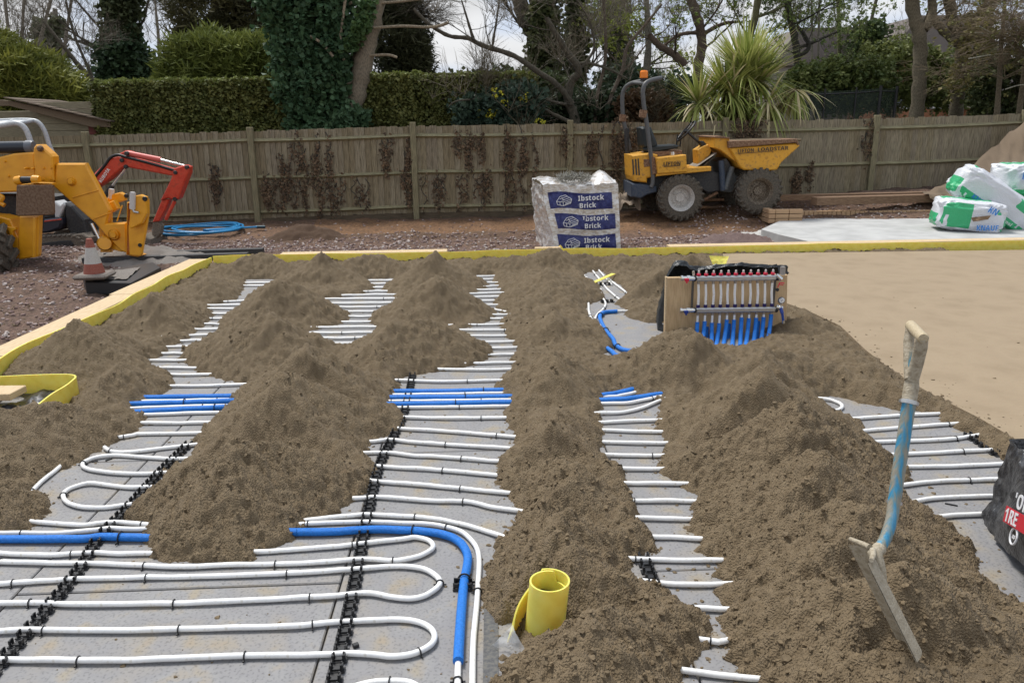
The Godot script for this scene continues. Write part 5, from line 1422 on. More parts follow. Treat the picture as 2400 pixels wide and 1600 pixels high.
# ---------- site dumper ----------
func paint(parent: Node, called: String, poly: Array, z0: float, z1: float, m: Material, bev := 0.012) -> MeshInstance3D:
	var b := B.new()
	b.prism(poly, z0, z1, bev)
	return put(called, b, m, parent)
func rod(parent: Node, called: String, a: Vector3, b: Vector3, r: float, m: Material, sides := 12) -> MeshInstance3D:
	var x := B.new()
	x.cyl(a, b, r, sides)
	return put(called, x, m, parent)
func tyre(parent: Node, c: Vector3, R: float, w: float, rimr: float, tm: Material, rm: Material, side := 1.0) -> void:
	var wh := Node3D.new()
	wh.name = childname(parent, "wheel")
	parent.add_child(wh)
	wh.position = c - origin(parent)
	var b := B.new()
	var ax := Basis(Vector3(1, 0, 0), PI / 2.0)   # lathe axis along z
	b.lathe([Vector2(rimr, -w * .42), Vector2(rimr * 1.08, -w * .49), Vector2(R * .80, -w * .5), Vector2(R * .92, -w * .44), Vector2(R * .955, -w * .3), Vector2(R * .96, 0), Vector2(R * .955, w * .3), Vector2(R * .92, w * .44), Vector2(R * .80, w * .5), Vector2(rimr * 1.08, w * .49), Vector2(rimr, w * .42)], c, ax, 36)
	for k in 22:   # chevron lugs
		for s in [-1.0, 1.0]:
			var a: float = TAU * (k + (0.25 if s > 0 else -0.25)) / 22.0
			var dir := Vector3(cos(a), sin(a), 0)
			var tan := Vector3(-sin(a), cos(a), 0)
			var sk := (Vector3(0, 0, s) * 0.8 + tan * 0.55).normalized()
			b.box(c + dir * R * .965 + Vector3(0, 0, s * w * .25), Vector3(R * .10, R * .10, w * .52), 0.006, Basis(dir, sk.cross(dir).normalized(), sk))
			b.box(c + dir * R * .88 + Vector3(0, 0, s * w * .475) + tan * w * .14, Vector3(R * .17, R * .10, w * .09), 0.005, Basis(dir, tan, Vector3(0, 0, 1)))
	put("tyre", b, tm, wh)
	var r := B.new()
	var f := side
	r.lathe([Vector2(0.0, w * .10 * f), Vector2(rimr * .35, w * .13 * f), Vector2(rimr * .40, w * .05 * f), Vector2(rimr * .74, w * .02 * f), Vector2(rimr * .86, w * .32 * f), Vector2(rimr * .93, w * .36 * f), Vector2(rimr * 1.0, w * .47 * f), Vector2(rimr * 1.06, w * .50 * f), Vector2(rimr * 1.07, w * .46 * f), Vector2(rimr * .9, w * -.3 * f)], c, ax, 32)
	for k in 5:
		var a := TAU * k / 5.0
		var q := c + Vector3(cos(a), sin(a), 0) * rimr * .55 + Vector3(0, 0, w * .05 * f)
		r.cyl(q, q + Vector3(0, 0, 0.025 * f), rimr * .07, 6)
	put("rim", r, rm, wh)

func build_dumper() -> void:
	var o := thing("site_dumper", "rusty orange site dumper with tipping skip parked before the fence", "dumper", Vector3(3.6, 0.1, -13.5))
	var org := mott([C(.24, .10, .03), C(.60, .29, .02), C(.66, .33, .025), C(.60, .30, .03), C(.30, .15, .05)], 0.012, Vector3(1.1, 1.1, 1.1), 0.55, 0.1, 0.05, 61, 5)
	var rust := mott([C(.10, .05, .03), C(.20, .11, .06), C(.30, .20, .13)], 0.02, Vector3(2, 2, 2), 0.85, 0.2, 0.05, 62)
	var grey := mott([C(.06, .065, .07), C(.10, .11, .115), C(.15, .14, .12)], 0.02, Vector3(2, 2, 2), 0.6, 0.0, 0.05, 63)
	var blu := mott([C(.02, .03, .055), C(.045, .065, .10), C(.08, .08, .08)], 0.02, Vector3(2, 2, 2), 0.6, 0.0, 0.05, 64)
	var z := -13.05
	# wheels
	var rimA := mott([C(.30, .28, .24), C(.52, .50, .47), C(.62, .60, .56)], 0.02, Vector3(3, 3, 3), .5, 0.0, .05, 65)
	var rimB := mott([C(.05, .035, .025), C(.12, .09, .06), C(.38, .33, .25)], 0.02, Vector3(3, 3, 3), .6, 0.0, .05, 66)
	var c1: Vector3 = Vector3(2.836,0.478,-13.1)
	var c2: Vector3 = Vector3(4.131,0.574,-13.1)
	tyre(o, c1, .375, .30, .205, M.rubber, rimA)
	tyre(o, c2, .375, .30, .205, M.rubber, rimB)
	tyre(o, c1 + Vector3(-.10, 0, -1.0), .375, .30, .205, M.rubber, rimB)
	tyre(o, c2 + Vector3(-.06, 0.0, -1.0), .375, .30, .205, M.rubber, rimB)
	rod(o, "axle", c1, c1 + Vector3(-.1, 0, -1.0), .05, M.dark)
	rod(o, "axle", c2, c2 + Vector3(-.06, 0, -1.0), .05, M.dark)
	# chassis
	paint(o, "rear_chassis", [Vector2(2.173,0.758),Vector2(2.458,0.84),Vector2(3.378,0.897),Vector2(3.537,0.86),Vector2(3.554,0.569),Vector2(3.346,0.537),Vector2(3.093,0.678),Vector2(2.881,0.732),Vector2(2.604,0.684),Vector2(2.452,0.549),Vector2(2.189,0.552)], -14.0, -13.25, M.dark)
	paint(o, "counterweight", [Vector2(2.017,0.718),Vector2(2.193,0.703),Vector2(2.447,0.661),Vector2(2.46,0.566),Vector2(2.295,0.525),Vector2(2.191,0.465),Vector2(2.032,0.493)], -14.05, -13.12, blu, .02)
	paint(o, "front_frame", [Vector2(3.509,1.048),Vector2(3.644,1.096),Vector2(3.76,0.909),Vector2(3.819,0.806),Vector2(3.925,0.787),Vector2(4.176,0.698),Vector2(4.258,0.525),Vector2(4.014,0.511),Vector2(3.697,0.532),Vector2(3.555,0.552)], -13.9, -13.3, grey)
	rod(o, "tipping_ram", Vector3(3.622,0.593,-13.2), Vector3(3.712,0.965,-13.2), .045, grey)
	rod(o, "tipping_ram", Vector3(3.58,0.576,-13.2), Vector3(3.524,1.068,-13.2), .05, blu)
	rod(o, "steering_ram", Vector3(3.3,0.416,-13.3), Vector3(3.521,0.535,-13.3), .025, rust)
	rod(o, "tow_bar", Vector3(3.296,0.39,-13.5), Vector3(3.688,0.397,-13.5), .025, rust)
	paint(o, "pivot_block", [Vector2(3.191,0.814),Vector2(3.432,0.879),Vector2(3.528,0.724),Vector2(3.521,0.535),Vector2(3.348,0.502),Vector2(3.218,0.642)], -13.7, -13.35, M.dark)
	# body
	paint(o, "engine_cover", [Vector2(2.013,1.171),Vector2(2.324,1.206),Vector2(2.446,1.179),Vector2(2.459,0.823),Vector2(2.285,0.8),Vector2(2.288,0.723),Vector2(2.06,0.751),Vector2(2.04,0.828)], -14.0, -13.12, org, .02)
	for k in 3:
		paint(o, "grille_slot", [[Vector2(2.023,1.108),Vector2(2.047,1.108),Vector2(2.071,0.857),Vector2(2.047,0.857)], [Vector2(2.07,1.114),Vector2(2.094,1.114),Vector2(2.119,0.853),Vector2(2.095,0.853)], [Vector2(2.115,1.117),Vector2(2.135,1.117),Vector2(2.164,0.849),Vector2(2.14,0.849)]][k], -13.12, -13.114, M.dark, .0)
	var vent := paint(o, "vent_plate", [Vector2(2.216,1.106),Vector2(2.31,1.105),Vector2(2.322,0.988),Vector2(2.228,0.981)], -13.12, -13.112, rust, .002)
	vent.position += Vector3(0, 0, 0)
	var box := paint(o, "side_box", [Vector2(2.393,1.13),Vector2(2.893,1.173),Vector2(2.918,0.899),Vector2(2.437,0.875)], -13.6, -13.0, org, .012)
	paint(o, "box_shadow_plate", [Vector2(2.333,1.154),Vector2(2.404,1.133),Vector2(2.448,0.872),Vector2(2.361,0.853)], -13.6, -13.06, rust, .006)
	var up := paint(o, "engine_top", [Vector2(2.169,1.174),Vector2(2.375,1.222),Vector2(2.884,1.237),Vector2(2.896,1.16),Vector2(2.448,1.125)], -13.9, -13.3, rust, .01)
	up.position.z += 0.0
	rod(o, "filler_cap", Vector3(2.706,1.162,-13.2), Vector3(2.701,1.216,-13.2), .045, M.chrome)
	paint(o, "floor_plate", [Vector2(2.417,0.869),Vector2(2.931,0.963),Vector2(3.32,0.978),Vector2(3.324,0.908),Vector2(2.422,0.832)], -13.95, -13.03, org, .008)
	paint(o, "floor_mat", [Vector2(2.953,0.961),Vector2(3.34,0.977),Vector2(3.341,0.97),Vector2(2.953,0.953)], -13.9, -13.06, rust, .001)
	# seat
	var vinyl := mat(C(.012, .018, .02), .45)
	var st := Node3D.new()
	st.name = "seat"
	o.add_child(st)
	paint(st, "backrest", [Vector2(2.174,1.608),Vector2(2.225,1.629),Vector2(2.353,1.62),Vector2(2.409,1.495),Vector2(2.476,1.334),Vector2(2.461,1.283),Vector2(2.237,1.269),Vector2(2.205,1.329)], -13.75, -13.3, vinyl, .035)
	paint(st, "cushion", [Vector2(2.224,1.278),Vector2(2.442,1.317),Vector2(2.756,1.334),Vector2(2.834,1.312),Vector2(2.815,1.267),Vector2(2.358,1.204),Vector2(2.238,1.226)], -13.75, -13.3, vinyl, .02)
	# roll bar
	var bar := mott([C(.06, .063, .066), C(.10, .104, .107), C(.09, .077, .062)], .02, Vector3(2, 2, 2), .5, 0.0, .05, 67)
	var rb := B.new()
	rb.tube(spline([Vector3(2.351,0.651,-13.1), Vector3(2.377,0.735,-13.1), Vector3(2.362,0.97,-13.1), Vector3(2.301,1.336,-13.1), Vector3(2.238,1.713,-13.1), Vector3(2.185,1.987,-13.1), Vector3(2.167,2.171,-13.1), Vector3(2.205,2.291,-13.12), Vector3(2.317,2.349,-13.2), Vector3(2.495,2.387,-13.35)], 4), .036, 12)
	put("roll_bar", rb, bar, o)
	rb = B.new()
	rb.tube(spline([Vector3(2.102,1.234,-13.9), Vector3(2.041,1.496,-13.9), Vector3(1.971,1.773,-13.9), Vector3(1.949,2.114,-13.9), Vector3(1.99,2.265,-13.88), Vector3(2.091,2.335,-13.8), Vector3(2.215,2.351,-13.6)], 4), .036, 12)
	put("roll_bar", rb, bar, o)
	for p in [[Vector3(2.187,1.827,-13.1), .065], [Vector3(1.971,1.773,-13.9), .06]]:
		var jb := B.new()
		jb.cyl(p[0] + Vector3(-.01, -.06, 0), p[0] + Vector3(0, .06, 0), p[1], 10)
		put("roll_bar_joint", jb, rust, o)
	rod(o, "cross_bar", Vector3(2.21,2.292,-13.15), Vector3(2.108,2.343,-13.8), .03, bar)
	var bc := B.new()
	var bp: Vector3 = Vector3(2.208,2.351,-13.3)
	bc.lathe([Vector2(.0, .0), Vector2(.05, .0), Vector2(.05, .03), Vector2(.04, .035)], bp, Basis(), 14)
	var bcn := put("beacon", bc, M.black, o)
	bc = B.new()
	bc.lathe([Vector2(.04, .03), Vector2(.066, .04), Vector2(.066, .13), Vector2(.05, .155), Vector2(0, .16)], bp, Basis(), 16)
	put("beacon_lens", bc, mat(C(.85, .22, .01), .25), bcn)
	rod(o, "exhaust_stack", Vector3(2.068,1.147,-13.9), Vector3(2.034,1.6,-13.9), .045, M.dark)
	# steering
	var sw := B.new()
	var sc0: Vector3 = Vector3(2.986,1.544,-13.5)
	var ctl: Vector3 = Vector3(3.275,1.295,-13.5)
	var ax := (sc0 - ctl).normalized()
	var e1 := ax.cross(Vector3(0, 0, 1)).normalized()
	e1 = (e1 + Vector3(0, 0, 0)).normalized()
	var e2 := ax.cross(e1).normalized()
	var ring := []
	for k in 25: ring.append(sc0 + (e1 * cos(TAU * k / 24.0) + e2 * sin(TAU * k / 24.0)) * .205)
	sw.tube(ring, .016, 8, false)
	for k in 3:
		var a := TAU * k / 3.0 + .5
		sw.tube([sc0, sc0 + (e1 * cos(a) + e2 * sin(a)) * .2], .011, 6)
	sw.cyl(sc0 - ax * .02, sc0 + ax * .02, .04, 10)
	put("steering_wheel", sw, M.black, o)
	rod(o, "steering_column", sc0, ctl + (ctl - sc0) * .12, .02, M.black)
	paint(o, "dash_panel", [Vector2(3.149,1.235),Vector2(3.262,1.304),Vector2(3.336,1.325),Vector2(3.393,1.231),Vector2(3.371,1.156),Vector2(3.256,1.038),Vector2(3.171,0.988)], -13.7, -13.35, org, .01)
	paint(o, "control_box", [Vector2(3.187,1.387),Vector2(3.265,1.378),Vector2(3.421,1.217),Vector2(3.38,1.167),Vector2(3.253,1.286)], -13.6, -13.4, M.dark, .01)
	paint(o, "footplate", [Vector2(3.045,0.948),Vector2(3.097,0.96),Vector2(3.44,1.192),Vector2(3.433,1.153),Vector2(3.318,1.05),Vector2(3.235,0.975),Vector2(3.183,0.967)], -13.75, -13.2, mott([C(.2, .18, .15), C(.34, .31, .26)], .02, Vector3(3, 3, 3), .6), .006)
	rod(o, "lever", Vector3(2.85,1.267,-13.6), Vector3(2.862,1.489,-13.6), .014, M.black)
	rod(o, "lever", Vector3(2.933,1.281,-13.7), Vector3(2.95,1.487,-13.7), .014, M.black)
	# skip
	var sk := Node3D.new()
	sk.name = "skip"
	o.add_child(sk)
	paint(sk, "hopper", [Vector2(3.587,1.279),Vector2(4.722,1.335),Vector2(4.743,1.292),Vector2(4.466,1.035),Vector2(4.406,0.919),Vector2(4.271,0.896),Vector2(3.858,0.918),Vector2(3.787,0.961)], -14.2, -13.0, org, .02)
	paint(sk, "hopper_rear", [Vector2(3.353,1.447),Vector2(3.6,1.424),Vector2(3.62,1.267),Vector2(3.823,0.972),Vector2(3.723,1.049),Vector2(3.471,1.236),Vector2(3.359,1.281)], -14.15, -13.06, org, .01)
	paint(sk, "rim_lip", [Vector2(3.559,1.38),Vector2(3.596,1.383),Vector2(4.676,1.405),Vector2(4.723,1.315),Vector2(4.702,1.299),Vector2(4.669,1.347),Vector2(3.574,1.275)], -14.25, -12.97, rust, .008)
	paint(sk, "rim_rear", [Vector2(3.333,1.454),Vector2(3.428,1.466),Vector2(3.596,1.437),Vector2(3.594,1.418),Vector2(3.338,1.437)], -14.2, -13.02, rust, .004)
	paint(sk, "spoil", [Vector2(3.654,1.38),Vector2(3.844,1.391),Vector2(4.191,1.4),Vector2(4.537,1.402),Vector2(4.798,1.402),Vector2(4.801,1.365),Vector2(3.664,1.36)], -14.1, -13.1, M.sand, .02)
	var ink := mat(C(.02, .018, .02), .6)
	words(box, "lettering", "LIFTON", Vector3(2.661,1.035,-12.985), .058, Basis(Vector3(0, 0, 1), .02), ink, true, 1.0)
	var ul := B.new()
	ul.prism([Vector2(2.532,0.997),Vector2(2.797,1.007),Vector2(2.798,0.997),Vector2(2.532,0.985)], -12.99, -12.986, 0.0)
	put("underline", ul, ink, box)
	words(sk, "lettering", "LIFTON", Vector3(3.852,1.228,-12.965), .058, Basis(Vector3(0, 0, 1), .035), ink, true, .95)
	words(sk, "lettering", "LOADSTAR", Vector3(4.293,1.25,-12.965), .060, Basis(Vector3(0, 0, 1), .045), ink, true, 1.22)
	ul = B.new()
	ul.prism([Vector2(3.726,1.187),Vector2(4.306,1.216),Vector2(4.307,1.209),Vector2(3.727,1.177)], -12.976, -12.972, 0.0)
	put("underline", ul, ink, sk)

# ---------- yellow loader at the left ----------
func build_loader() -> void:
	var o := thing("telescopic_handler", "bright yellow loader boom with lowered hitch and brown stabiliser pad at the left edge", "loader", Vector3(-6.0, 0, -10.2))
	var Y: Material = M.yellow
	var brown := mott([C(.10, .055, .03), C(.16, .095, .055), C(.22, .15, .10)], .02, Vector3(2, 2, 2), .8, .2, .05, 71)
	paint(o, "boom", [Vector2(-7.482,1.331),Vector2(-6.58,1.353),Vector2(-6.34,1.403),Vector2(-6.107,1.416),Vector2(-6.08,1.399),Vector2(-6.12,1.034),Vector2(-6.196,0.92),Vector2(-6.664,0.912),Vector2(-7.575,0.897)], -10.55, -10.2, Y, .02)
	paint(o, "boom_cheek", [Vector2(-6.062,1.4),Vector2(-6.041,1.472),Vector2(-6.005,1.511),Vector2(-5.958,1.51),Vector2(-5.912,1.461),Vector2(-5.849,1.397),Vector2(-5.822,1.358),Vector2(-5.854,1.066),Vector2(-5.9,1.019),Vector2(-6.102,1.002)], -10.3, -10.13, Y, .018)
	var bh := paint(o, "boom_head", [Vector2(-5.821,1.258),Vector2(-5.795,1.275),Vector2(-5.436,1.271),Vector2(-5.408,1.193),Vector2(-5.208,0.672),Vector2(-5.282,0.501),Vector2(-5.024,0.511),Vector2(-5.063,0.101),Vector2(-5.143,0.13),Vector2(-5.286,0.293),Vector2(-5.446,0.517),Vector2(-5.893,0.979)], -10.27, -10.17, Y, .02)
	var wl := B.new()   # weld seams standing proud
	wl.tube([Vector3(-5.667,0.841,-10.165), Vector3(-5.317,0.931,-10.165)], .008, 6)
	wl.tube([Vector3(-5.451,0.559,-10.165), Vector3(-5.204,0.638,-10.165)], .008, 6)
	wl.tube([Vector3(-5.137,0.527,-10.165), Vector3(-5.038,0.731,-10.165)], .008, 6)
	put("weld_seam", wl, Y, bh)
	for p in [[Vector3(-5.645,1.044,-10.16), .055, .04], [Vector3(-5.199,0.356,-10.16), .075, .05], [Vector3(-5.939,1.46,-10.1), .04, .03]]:
		var b := B.new()
		b.cyl(p[0] + Vector3(0, 0, -.02), p[0] + Vector3(0, 0, .012), p[1], 20)
		b.cyl(p[0], p[0] + Vector3(0, 0, .035), p[2], 6)
		put("pivot_pin", b, Y if p[1] > .05 else brown, o)
	for p in [Vector3(-6.19,1.217,-10.12), Vector3(-6.093,1.215,-10.12), Vector3(-5.953,1.219,-10.12), Vector3(-5.857,1.222,-10.12), Vector3(-5.984,1.077,-10.12), Vector3(-5.889,1.08,-10.12), Vector3(-6.474,1.306,-10.19), Vector3(-6.461,1.119,-10.19)]:
		var b := B.new()
		b.cyl(p + Vector3(0, 0, -.08), p + Vector3(0, 0, .012), .014, 8)
		put("bolt", b, Y, o)
	# hitch carriage
	var hc := Node3D.new()
	hc.name = "hitch_carriage"
	o.add_child(hc)
	paint(hc, "back_plate", [Vector2(-4.934,0.777),Vector2(-4.854,0.796),Vector2(-4.943,0.103),Vector2(-4.866,0.077),Vector2(-4.896,0.067),Vector2(-5.044,0.097)], -10.3, -10.08, Y, .012)
	paint(hc, "side_plate", [Vector2(-4.849,0.807),Vector2(-4.637,0.818),Vector2(-4.659,0.629),Vector2(-4.817,0.116),Vector2(-4.845,0.085),Vector2(-4.985,0.1),Vector2(-4.95,0.443)], -10.1, -10.05, Y, .01)
	paint(hc, "side_plate", [Vector2(-5.473,0.757),Vector2(-5.253,0.725),Vector2(-5.345,0.101),Vector2(-5.492,0.103),Vector2(-5.448,0.584)], -10.36, -10.3, Y, .01)
	paint(hc, "hook_lug", [Vector2(-4.799,0.851),Vector2(-4.77,0.867),Vector2(-4.687,0.882),Vector2(-4.617,0.851),Vector2(-4.638,0.641),Vector2(-4.717,0.521),Vector2(-4.86,0.455),Vector2(-4.88,0.475),Vector2(-4.846,0.664)], -10.03, -9.95, Y, .012)
	paint(hc, "hook_lug", [Vector2(-5.351,0.808),Vector2(-5.31,0.85),Vector2(-5.171,0.88),Vector2(-5.105,0.843),Vector2(-5.123,0.77),Vector2(-5.241,0.737),Vector2(-5.385,0.725)], -10.5, -10.42, Y, .012)
	paint(hc, "tilt_link", [Vector2(-5.28,0.763),Vector2(-5.206,0.789),Vector2(-5.167,0.678),Vector2(-5.259,0.624),Vector2(-5.306,0.68)], -10.4, -10.3, Y, .01)
	for p in [[Vector3(-4.629,0.83,-9.94), .032], [Vector3(-5.088,0.833,-10.41), .03], [Vector3(-4.823,0.229,-10.04), .025], [Vector3(-5.312,0.24,-10.15), .05]]:
		var b := B.new()
		b.cyl(p[0] + Vector3(0, 0, -.01), p[0] + Vector3(0, 0, .006), p[1], 14)
		put("pin_hole", b, M.black, hc)
	for p in [[Vector3(-4.764,0.916,-9.93), Vector3(-4.799,0.704,-9.93)], [Vector3(-5.288,0.923,-10.45), Vector3(-5.314,0.791,-10.45)]]:
		rod(hc, "lock_peg", p[0], p[1], .036, mat(C(.55, .52, .50), .5))
	var lk := B.new()
	lk.tube([Vector3(-4.795,0.712,-9.92), Vector3(-4.778,0.672,-9.92), Vector3(-4.721,0.66,-9.92)], .016, 8)
	put("latch", lk, M.steel, hc)
	rod(o, "tilt_ram", Vector3(-5.482,0.533,-10.15), Vector3(-5.427,0.353,-10.15), .03, M.dark)
	rod(o, "tilt_ram_rod", Vector3(-5.449,0.509,-10.12), Vector3(-5.371,0.284,-10.12), .02, M.chrome)
	var eye := B.new()
	eye.cyl(Vector3(-5.359,0.233,-10.2), Vector3(-5.307,0.247,-10.1), .095, 18)
	put("ram_eye", eye, Y, o)
	paint(o, "lower_link", [Vector2(-5.377,0.346),Vector2(-5.276,0.274),Vector2(-5.141,0.146),Vector2(-5.159,0.118),Vector2(-5.293,0.162),Vector2(-5.44,0.206)], -10.35, -10.2, Y, .01)
	# upper cylinder
	rod(o, "lift_ram", Vector3(-7.525,1.468,-10.3), Vector3(-6.217,1.478,-10.3), .078, mat(C(.018, .022, .03), .3), 18)
	rod(o, "ram_collar", Vector3(-6.231,1.478,-10.3), Vector3(-6.131,1.479,-10.3), .085, mat(C(.12, .13, .15), .4), 16)
	# stabiliser: pad folded up, leg down
	var pad := paint(o, "stabiliser_pad", [Vector2(-6.203,1.012),Vector2(-6.185,1.025),Vector2(-5.762,1.023),Vector2(-5.745,1.01),Vector2(-5.788,0.674),Vector2(-5.81,0.647),Vector2(-6.256,0.637),Vector2(-6.276,0.66)], -9.95, -9.9, brown, .012)
	var lip := B.new()
	lip.prism([Vector2(-6.199,1.022),Vector2(-5.953,1.056),Vector2(-5.742,1.045),Vector2(-5.749,1.019),Vector2(-6.198,1.009)], -10.0, -9.91, .008)
	put("pad_lip", lip, Y, pad)
	rod(o, "pad_roller", Vector3(-6.17,1.082,-9.98), Vector3(-6.036,1.08,-9.98), .045, M.black)
	for p in [[Vector3(-6.246,1.071,-9.97), Vector3(-6.166,1.083,-9.97)], [Vector3(-6.026,1.087,-9.97), Vector3(-5.936,1.082,-9.97)]]:
		rod(o, "roller_bracket", p[0], p[1], .055, Y, 8)
	paint(o, "stabiliser_leg", [Vector2(-6.295,0.626),Vector2(-6.04,0.629),Vector2(-6.146,0.128),Vector2(-6.161,0.1),Vector2(-6.406,0.066),Vector2(-6.359,0.372)], -10.1, -10.0, Y, .015)
	paint(o, "leg_guide", [Vector2(-6.114,0.608),Vector2(-6.063,0.612),Vector2(-6.17,0.099),Vector2(-6.21,0.093)], -10.05, -9.97, Y, .008)
	paint(o, "side_frame", [Vector2(-6.937,0.664),Vector2(-6.59,0.63),Vector2(-6.435,0.588),Vector2(-6.403,0.468),Vector2(-6.371,0.345),Vector2(-6.416,0.083),Vector2(-6.516,0.063),Vector2(-6.451,0.373),Vector2(-6.631,0.416),Vector2(-6.988,0.407)], -10.3, -10.02, Y, .012)
	paint(o, "frame_bracket", [Vector2(-6.487,0.499),Vector2(-6.346,0.49),Vector2(-6.348,0.463),Vector2(-6.39,0.436),Vector2(-6.41,0.361),Vector2(-6.44,0.348),Vector2(-6.436,0.444)], -10.02, -9.96, Y, .006)
	paint(o, "chassis", [Vector2(-7.372,0.886),Vector2(-6.541,0.875),Vector2(-6.448,0.778),Vector2(-6.531,0.361),Vector2(-7.479,0.374)], -10.9, -10.35, M.dark, .02)
	var h1 := B.new()
	h1.tube(spline([Vector3(-6.694,0.899,-10.2), Vector3(-6.592,0.857,-10.2), Vector3(-6.633,0.79,-10.2), Vector3(-6.585,0.748,-10.2)], 5), .03, 8)
	put("hydraulic_hose", h1, Y, o)
	tyre(o, Vector3(-6.965,0.186,-9.75), .62, .40, .32, M.rubber, Y)

# ---------- red mini digger ----------
func build_digger() -> void:
	var o := thing("mini_digger", "red and dark grey tracked mini digger behind the yellow loader", "excavator", Vector3(-6.0, 0, -12.3))
	var R := mott([C(.42, .035, .018), C(.55, .05, .025), C(.60, .07, .035), C(.36, .05, .03)], .01, Vector3(1.4, 1.4, 1.4), .45, 0.0, .05, 81)
	var pale := mat(C(.62, .12, .10), .45)
	var boom := paint(o, "boom", [Vector2(-6.464,0.942),Vector2(-6.372,1.053),Vector2(-6.194,1.202),Vector2(-6.095,1.264),Vector2(-5.986,1.29),Vector2(-5.778,1.265),Vector2(-5.167,1.085),Vector2(-5.145,1.005),Vector2(-5.196,0.99),Vector2(-5.863,1.126),Vector2(-5.938,1.119),Vector2(-6.084,1.017),Vector2(-6.186,0.938),Vector2(-6.383,0.828),Vector2(-6.466,0.716)], -12.35, -12.15, R, .02)
	words(boom, "lettering", "KUBOTA", Vector3(-6.223,1.01,-12.14), .05, Basis(Vector3(0, 0, 1), .86), mat(C(.8, .8, .78), .5), true, .95)
	var hose := B.new()
	hose.tube(spline([Vector3(-6.391,0.976,-12.15), Vector3(-6.19,1.172,-12.15), Vector3(-6.094,1.274,-12.15), Vector3(-5.975,1.312,-12.15), Vector3(-5.834,1.274,-12.15), Vector3(-5.523,1.188,-12.15), Vector3(-5.273,1.113,-12.15), Vector3(-5.148,1.072,-12.15)], 5), .022, 8)
	put("hydraulic_hose", hose, M.black, o)
	paint(o, "boom_lug", [Vector2(-5.963,1.334),Vector2(-5.868,1.377),Vector2(-5.782,1.355),Vector2(-5.778,1.268),Vector2(-5.97,1.286)], -12.32, -12.18, R, .012)
	rod(o, "dipper_ram", Vector3(-5.842,1.332,-12.2), Vector3(-5.357,1.231,-12.2), .042, pale)
	rod(o, "ram_rod", Vector3(-5.376,1.234,-12.2), Vector3(-4.99,1.131,-12.2), .022, M.chrome)
	rod(o, "boom_ram", Vector3(-6.15,0.849,-12.2), Vector3(-6.315,0.681,-12.2), .035, M.dark)
	rod(o, "ram_rod", Vector3(-5.916,1.103,-12.2), Vector3(-6.158,0.849,-12.2), .018, M.chrome)
	var dp := paint(o, "dipper", [Vector2(-5.185,1.071),Vector2(-5.123,1.11),Vector2(-4.988,1.151),Vector2(-4.918,1.121),Vector2(-4.934,1.036),Vector2(-5.133,0.648),Vector2(-5.178,0.62),Vector2(-5.297,0.654),Vector2(-5.416,0.623),Vector2(-5.251,0.879),Vector2(-5.187,0.991)], -12.33, -12.13, R, .018)
	paint(o, "dipper_end", [Vector2(-5.408,0.623),Vector2(-5.282,0.64),Vector2(-5.37,0.475),Vector2(-5.493,0.296),Vector2(-5.594,0.289)], -12.3, -12.16, R, .012)
	rod(o, "bucket_ram", Vector3(-5.2,0.606,-12.15), Vector3(-5.377,0.323,-12.15), .028, R)
	for p in [Vector3(-5.831,1.335,-12.12), Vector3(-4.943,1.118,-12.12), Vector3(-5.123,1.041,-12.12), Vector3(-5.872,1.138,-12.12), Vector3(-5.183,0.641,-12.12), Vector3(-5.918,1.233,-12.12)]:
		var b := B.new()
		b.cyl(p + Vector3(0, 0, -.05), p + Vector3(0, 0, .012), .03, 12)
		put("pivot_pin", b, M.dark, o)
	var mud := mott([C(.09, .075, .06), C(.17, .145, .115), C(.24, .20, .155)], .02, Vector3(3, 3, 3), .85, .3, .05, 82)
	paint(o, "bucket_link", [Vector2(-5.597,0.293),Vector2(-5.529,0.303),Vector2(-5.471,0.217),Vector2(-5.506,0.101),Vector2(-5.603,0.003),Vector2(-5.639,0.103)], -12.3, -12.18, mud, .01)
	paint(o, "bucket", [Vector2(-5.684,0.122),Vector2(-5.577,0.045),Vector2(-5.577,-0.038),Vector2(-5.655,-0.155),Vector2(-5.839,-0.212),Vector2(-5.843,-0.119),Vector2(-5.777,-0.011)], -12.6, -11.95, mud, .015)
	# house
	var navy := mat(C(.02, .022, .035), .35)
	paint(o, "counterweight", [Vector2(-7.664,0.337),Vector2(-6.912,0.387),Vector2(-6.918,0.303),Vector2(-6.965,0.222),Vector2(-7.156,0.159),Vector2(-7.703,0.125)], -13.0, -12.0, navy, .03)
	paint(o, "red_stripe", [Vector2(-7.259,0.342),Vector2(-6.908,0.377),Vector2(-6.91,0.36),Vector2(-7.263,0.323)], -12.0, -11.985, R, .0)
	paint(o, "engine_hood", [Vector2(-7.877,0.726),Vector2(-7.154,0.684),Vector2(-7.177,0.354),Vector2(-7.954,0.314)], -12.9, -12.15, M.dark, .03)
	paint(o, "side_cowl", [Vector2(-7.041,0.635),Vector2(-6.962,0.569),Vector2(-6.906,0.609),Vector2(-6.877,0.568),Vector2(-6.959,0.439),Vector2(-7.003,0.374),Vector2(-7.072,0.383)], -12.4, -12.1, mat(C(.55, .56, .56), .4), .015)
	paint(o, "swing_post", [Vector2(-6.879,0.607),Vector2(-6.789,0.557),Vector2(-6.625,0.341),Vector2(-6.607,0.142),Vector2(-6.862,0.112),Vector2(-6.923,0.246)], -12.5, -12.1, M.dark, .02)
	paint(o, "blade_arm", [Vector2(-6.931,0.296),Vector2(-6.662,0.317),Vector2(-6.605,0.258),Vector2(-6.615,0.192),Vector2(-6.928,0.213)], -12.5, -12.3, M.dark, .01)
	paint(o, "dozer_blade", [Vector2(-6.749,0.137),Vector2(-6.615,0.152),Vector2(-6.511,0.085),Vector2(-6.543,-0.013),Vector2(-6.644,-0.029),Vector2(-6.727,0.071)], -13.2, -11.95, mud, .015)
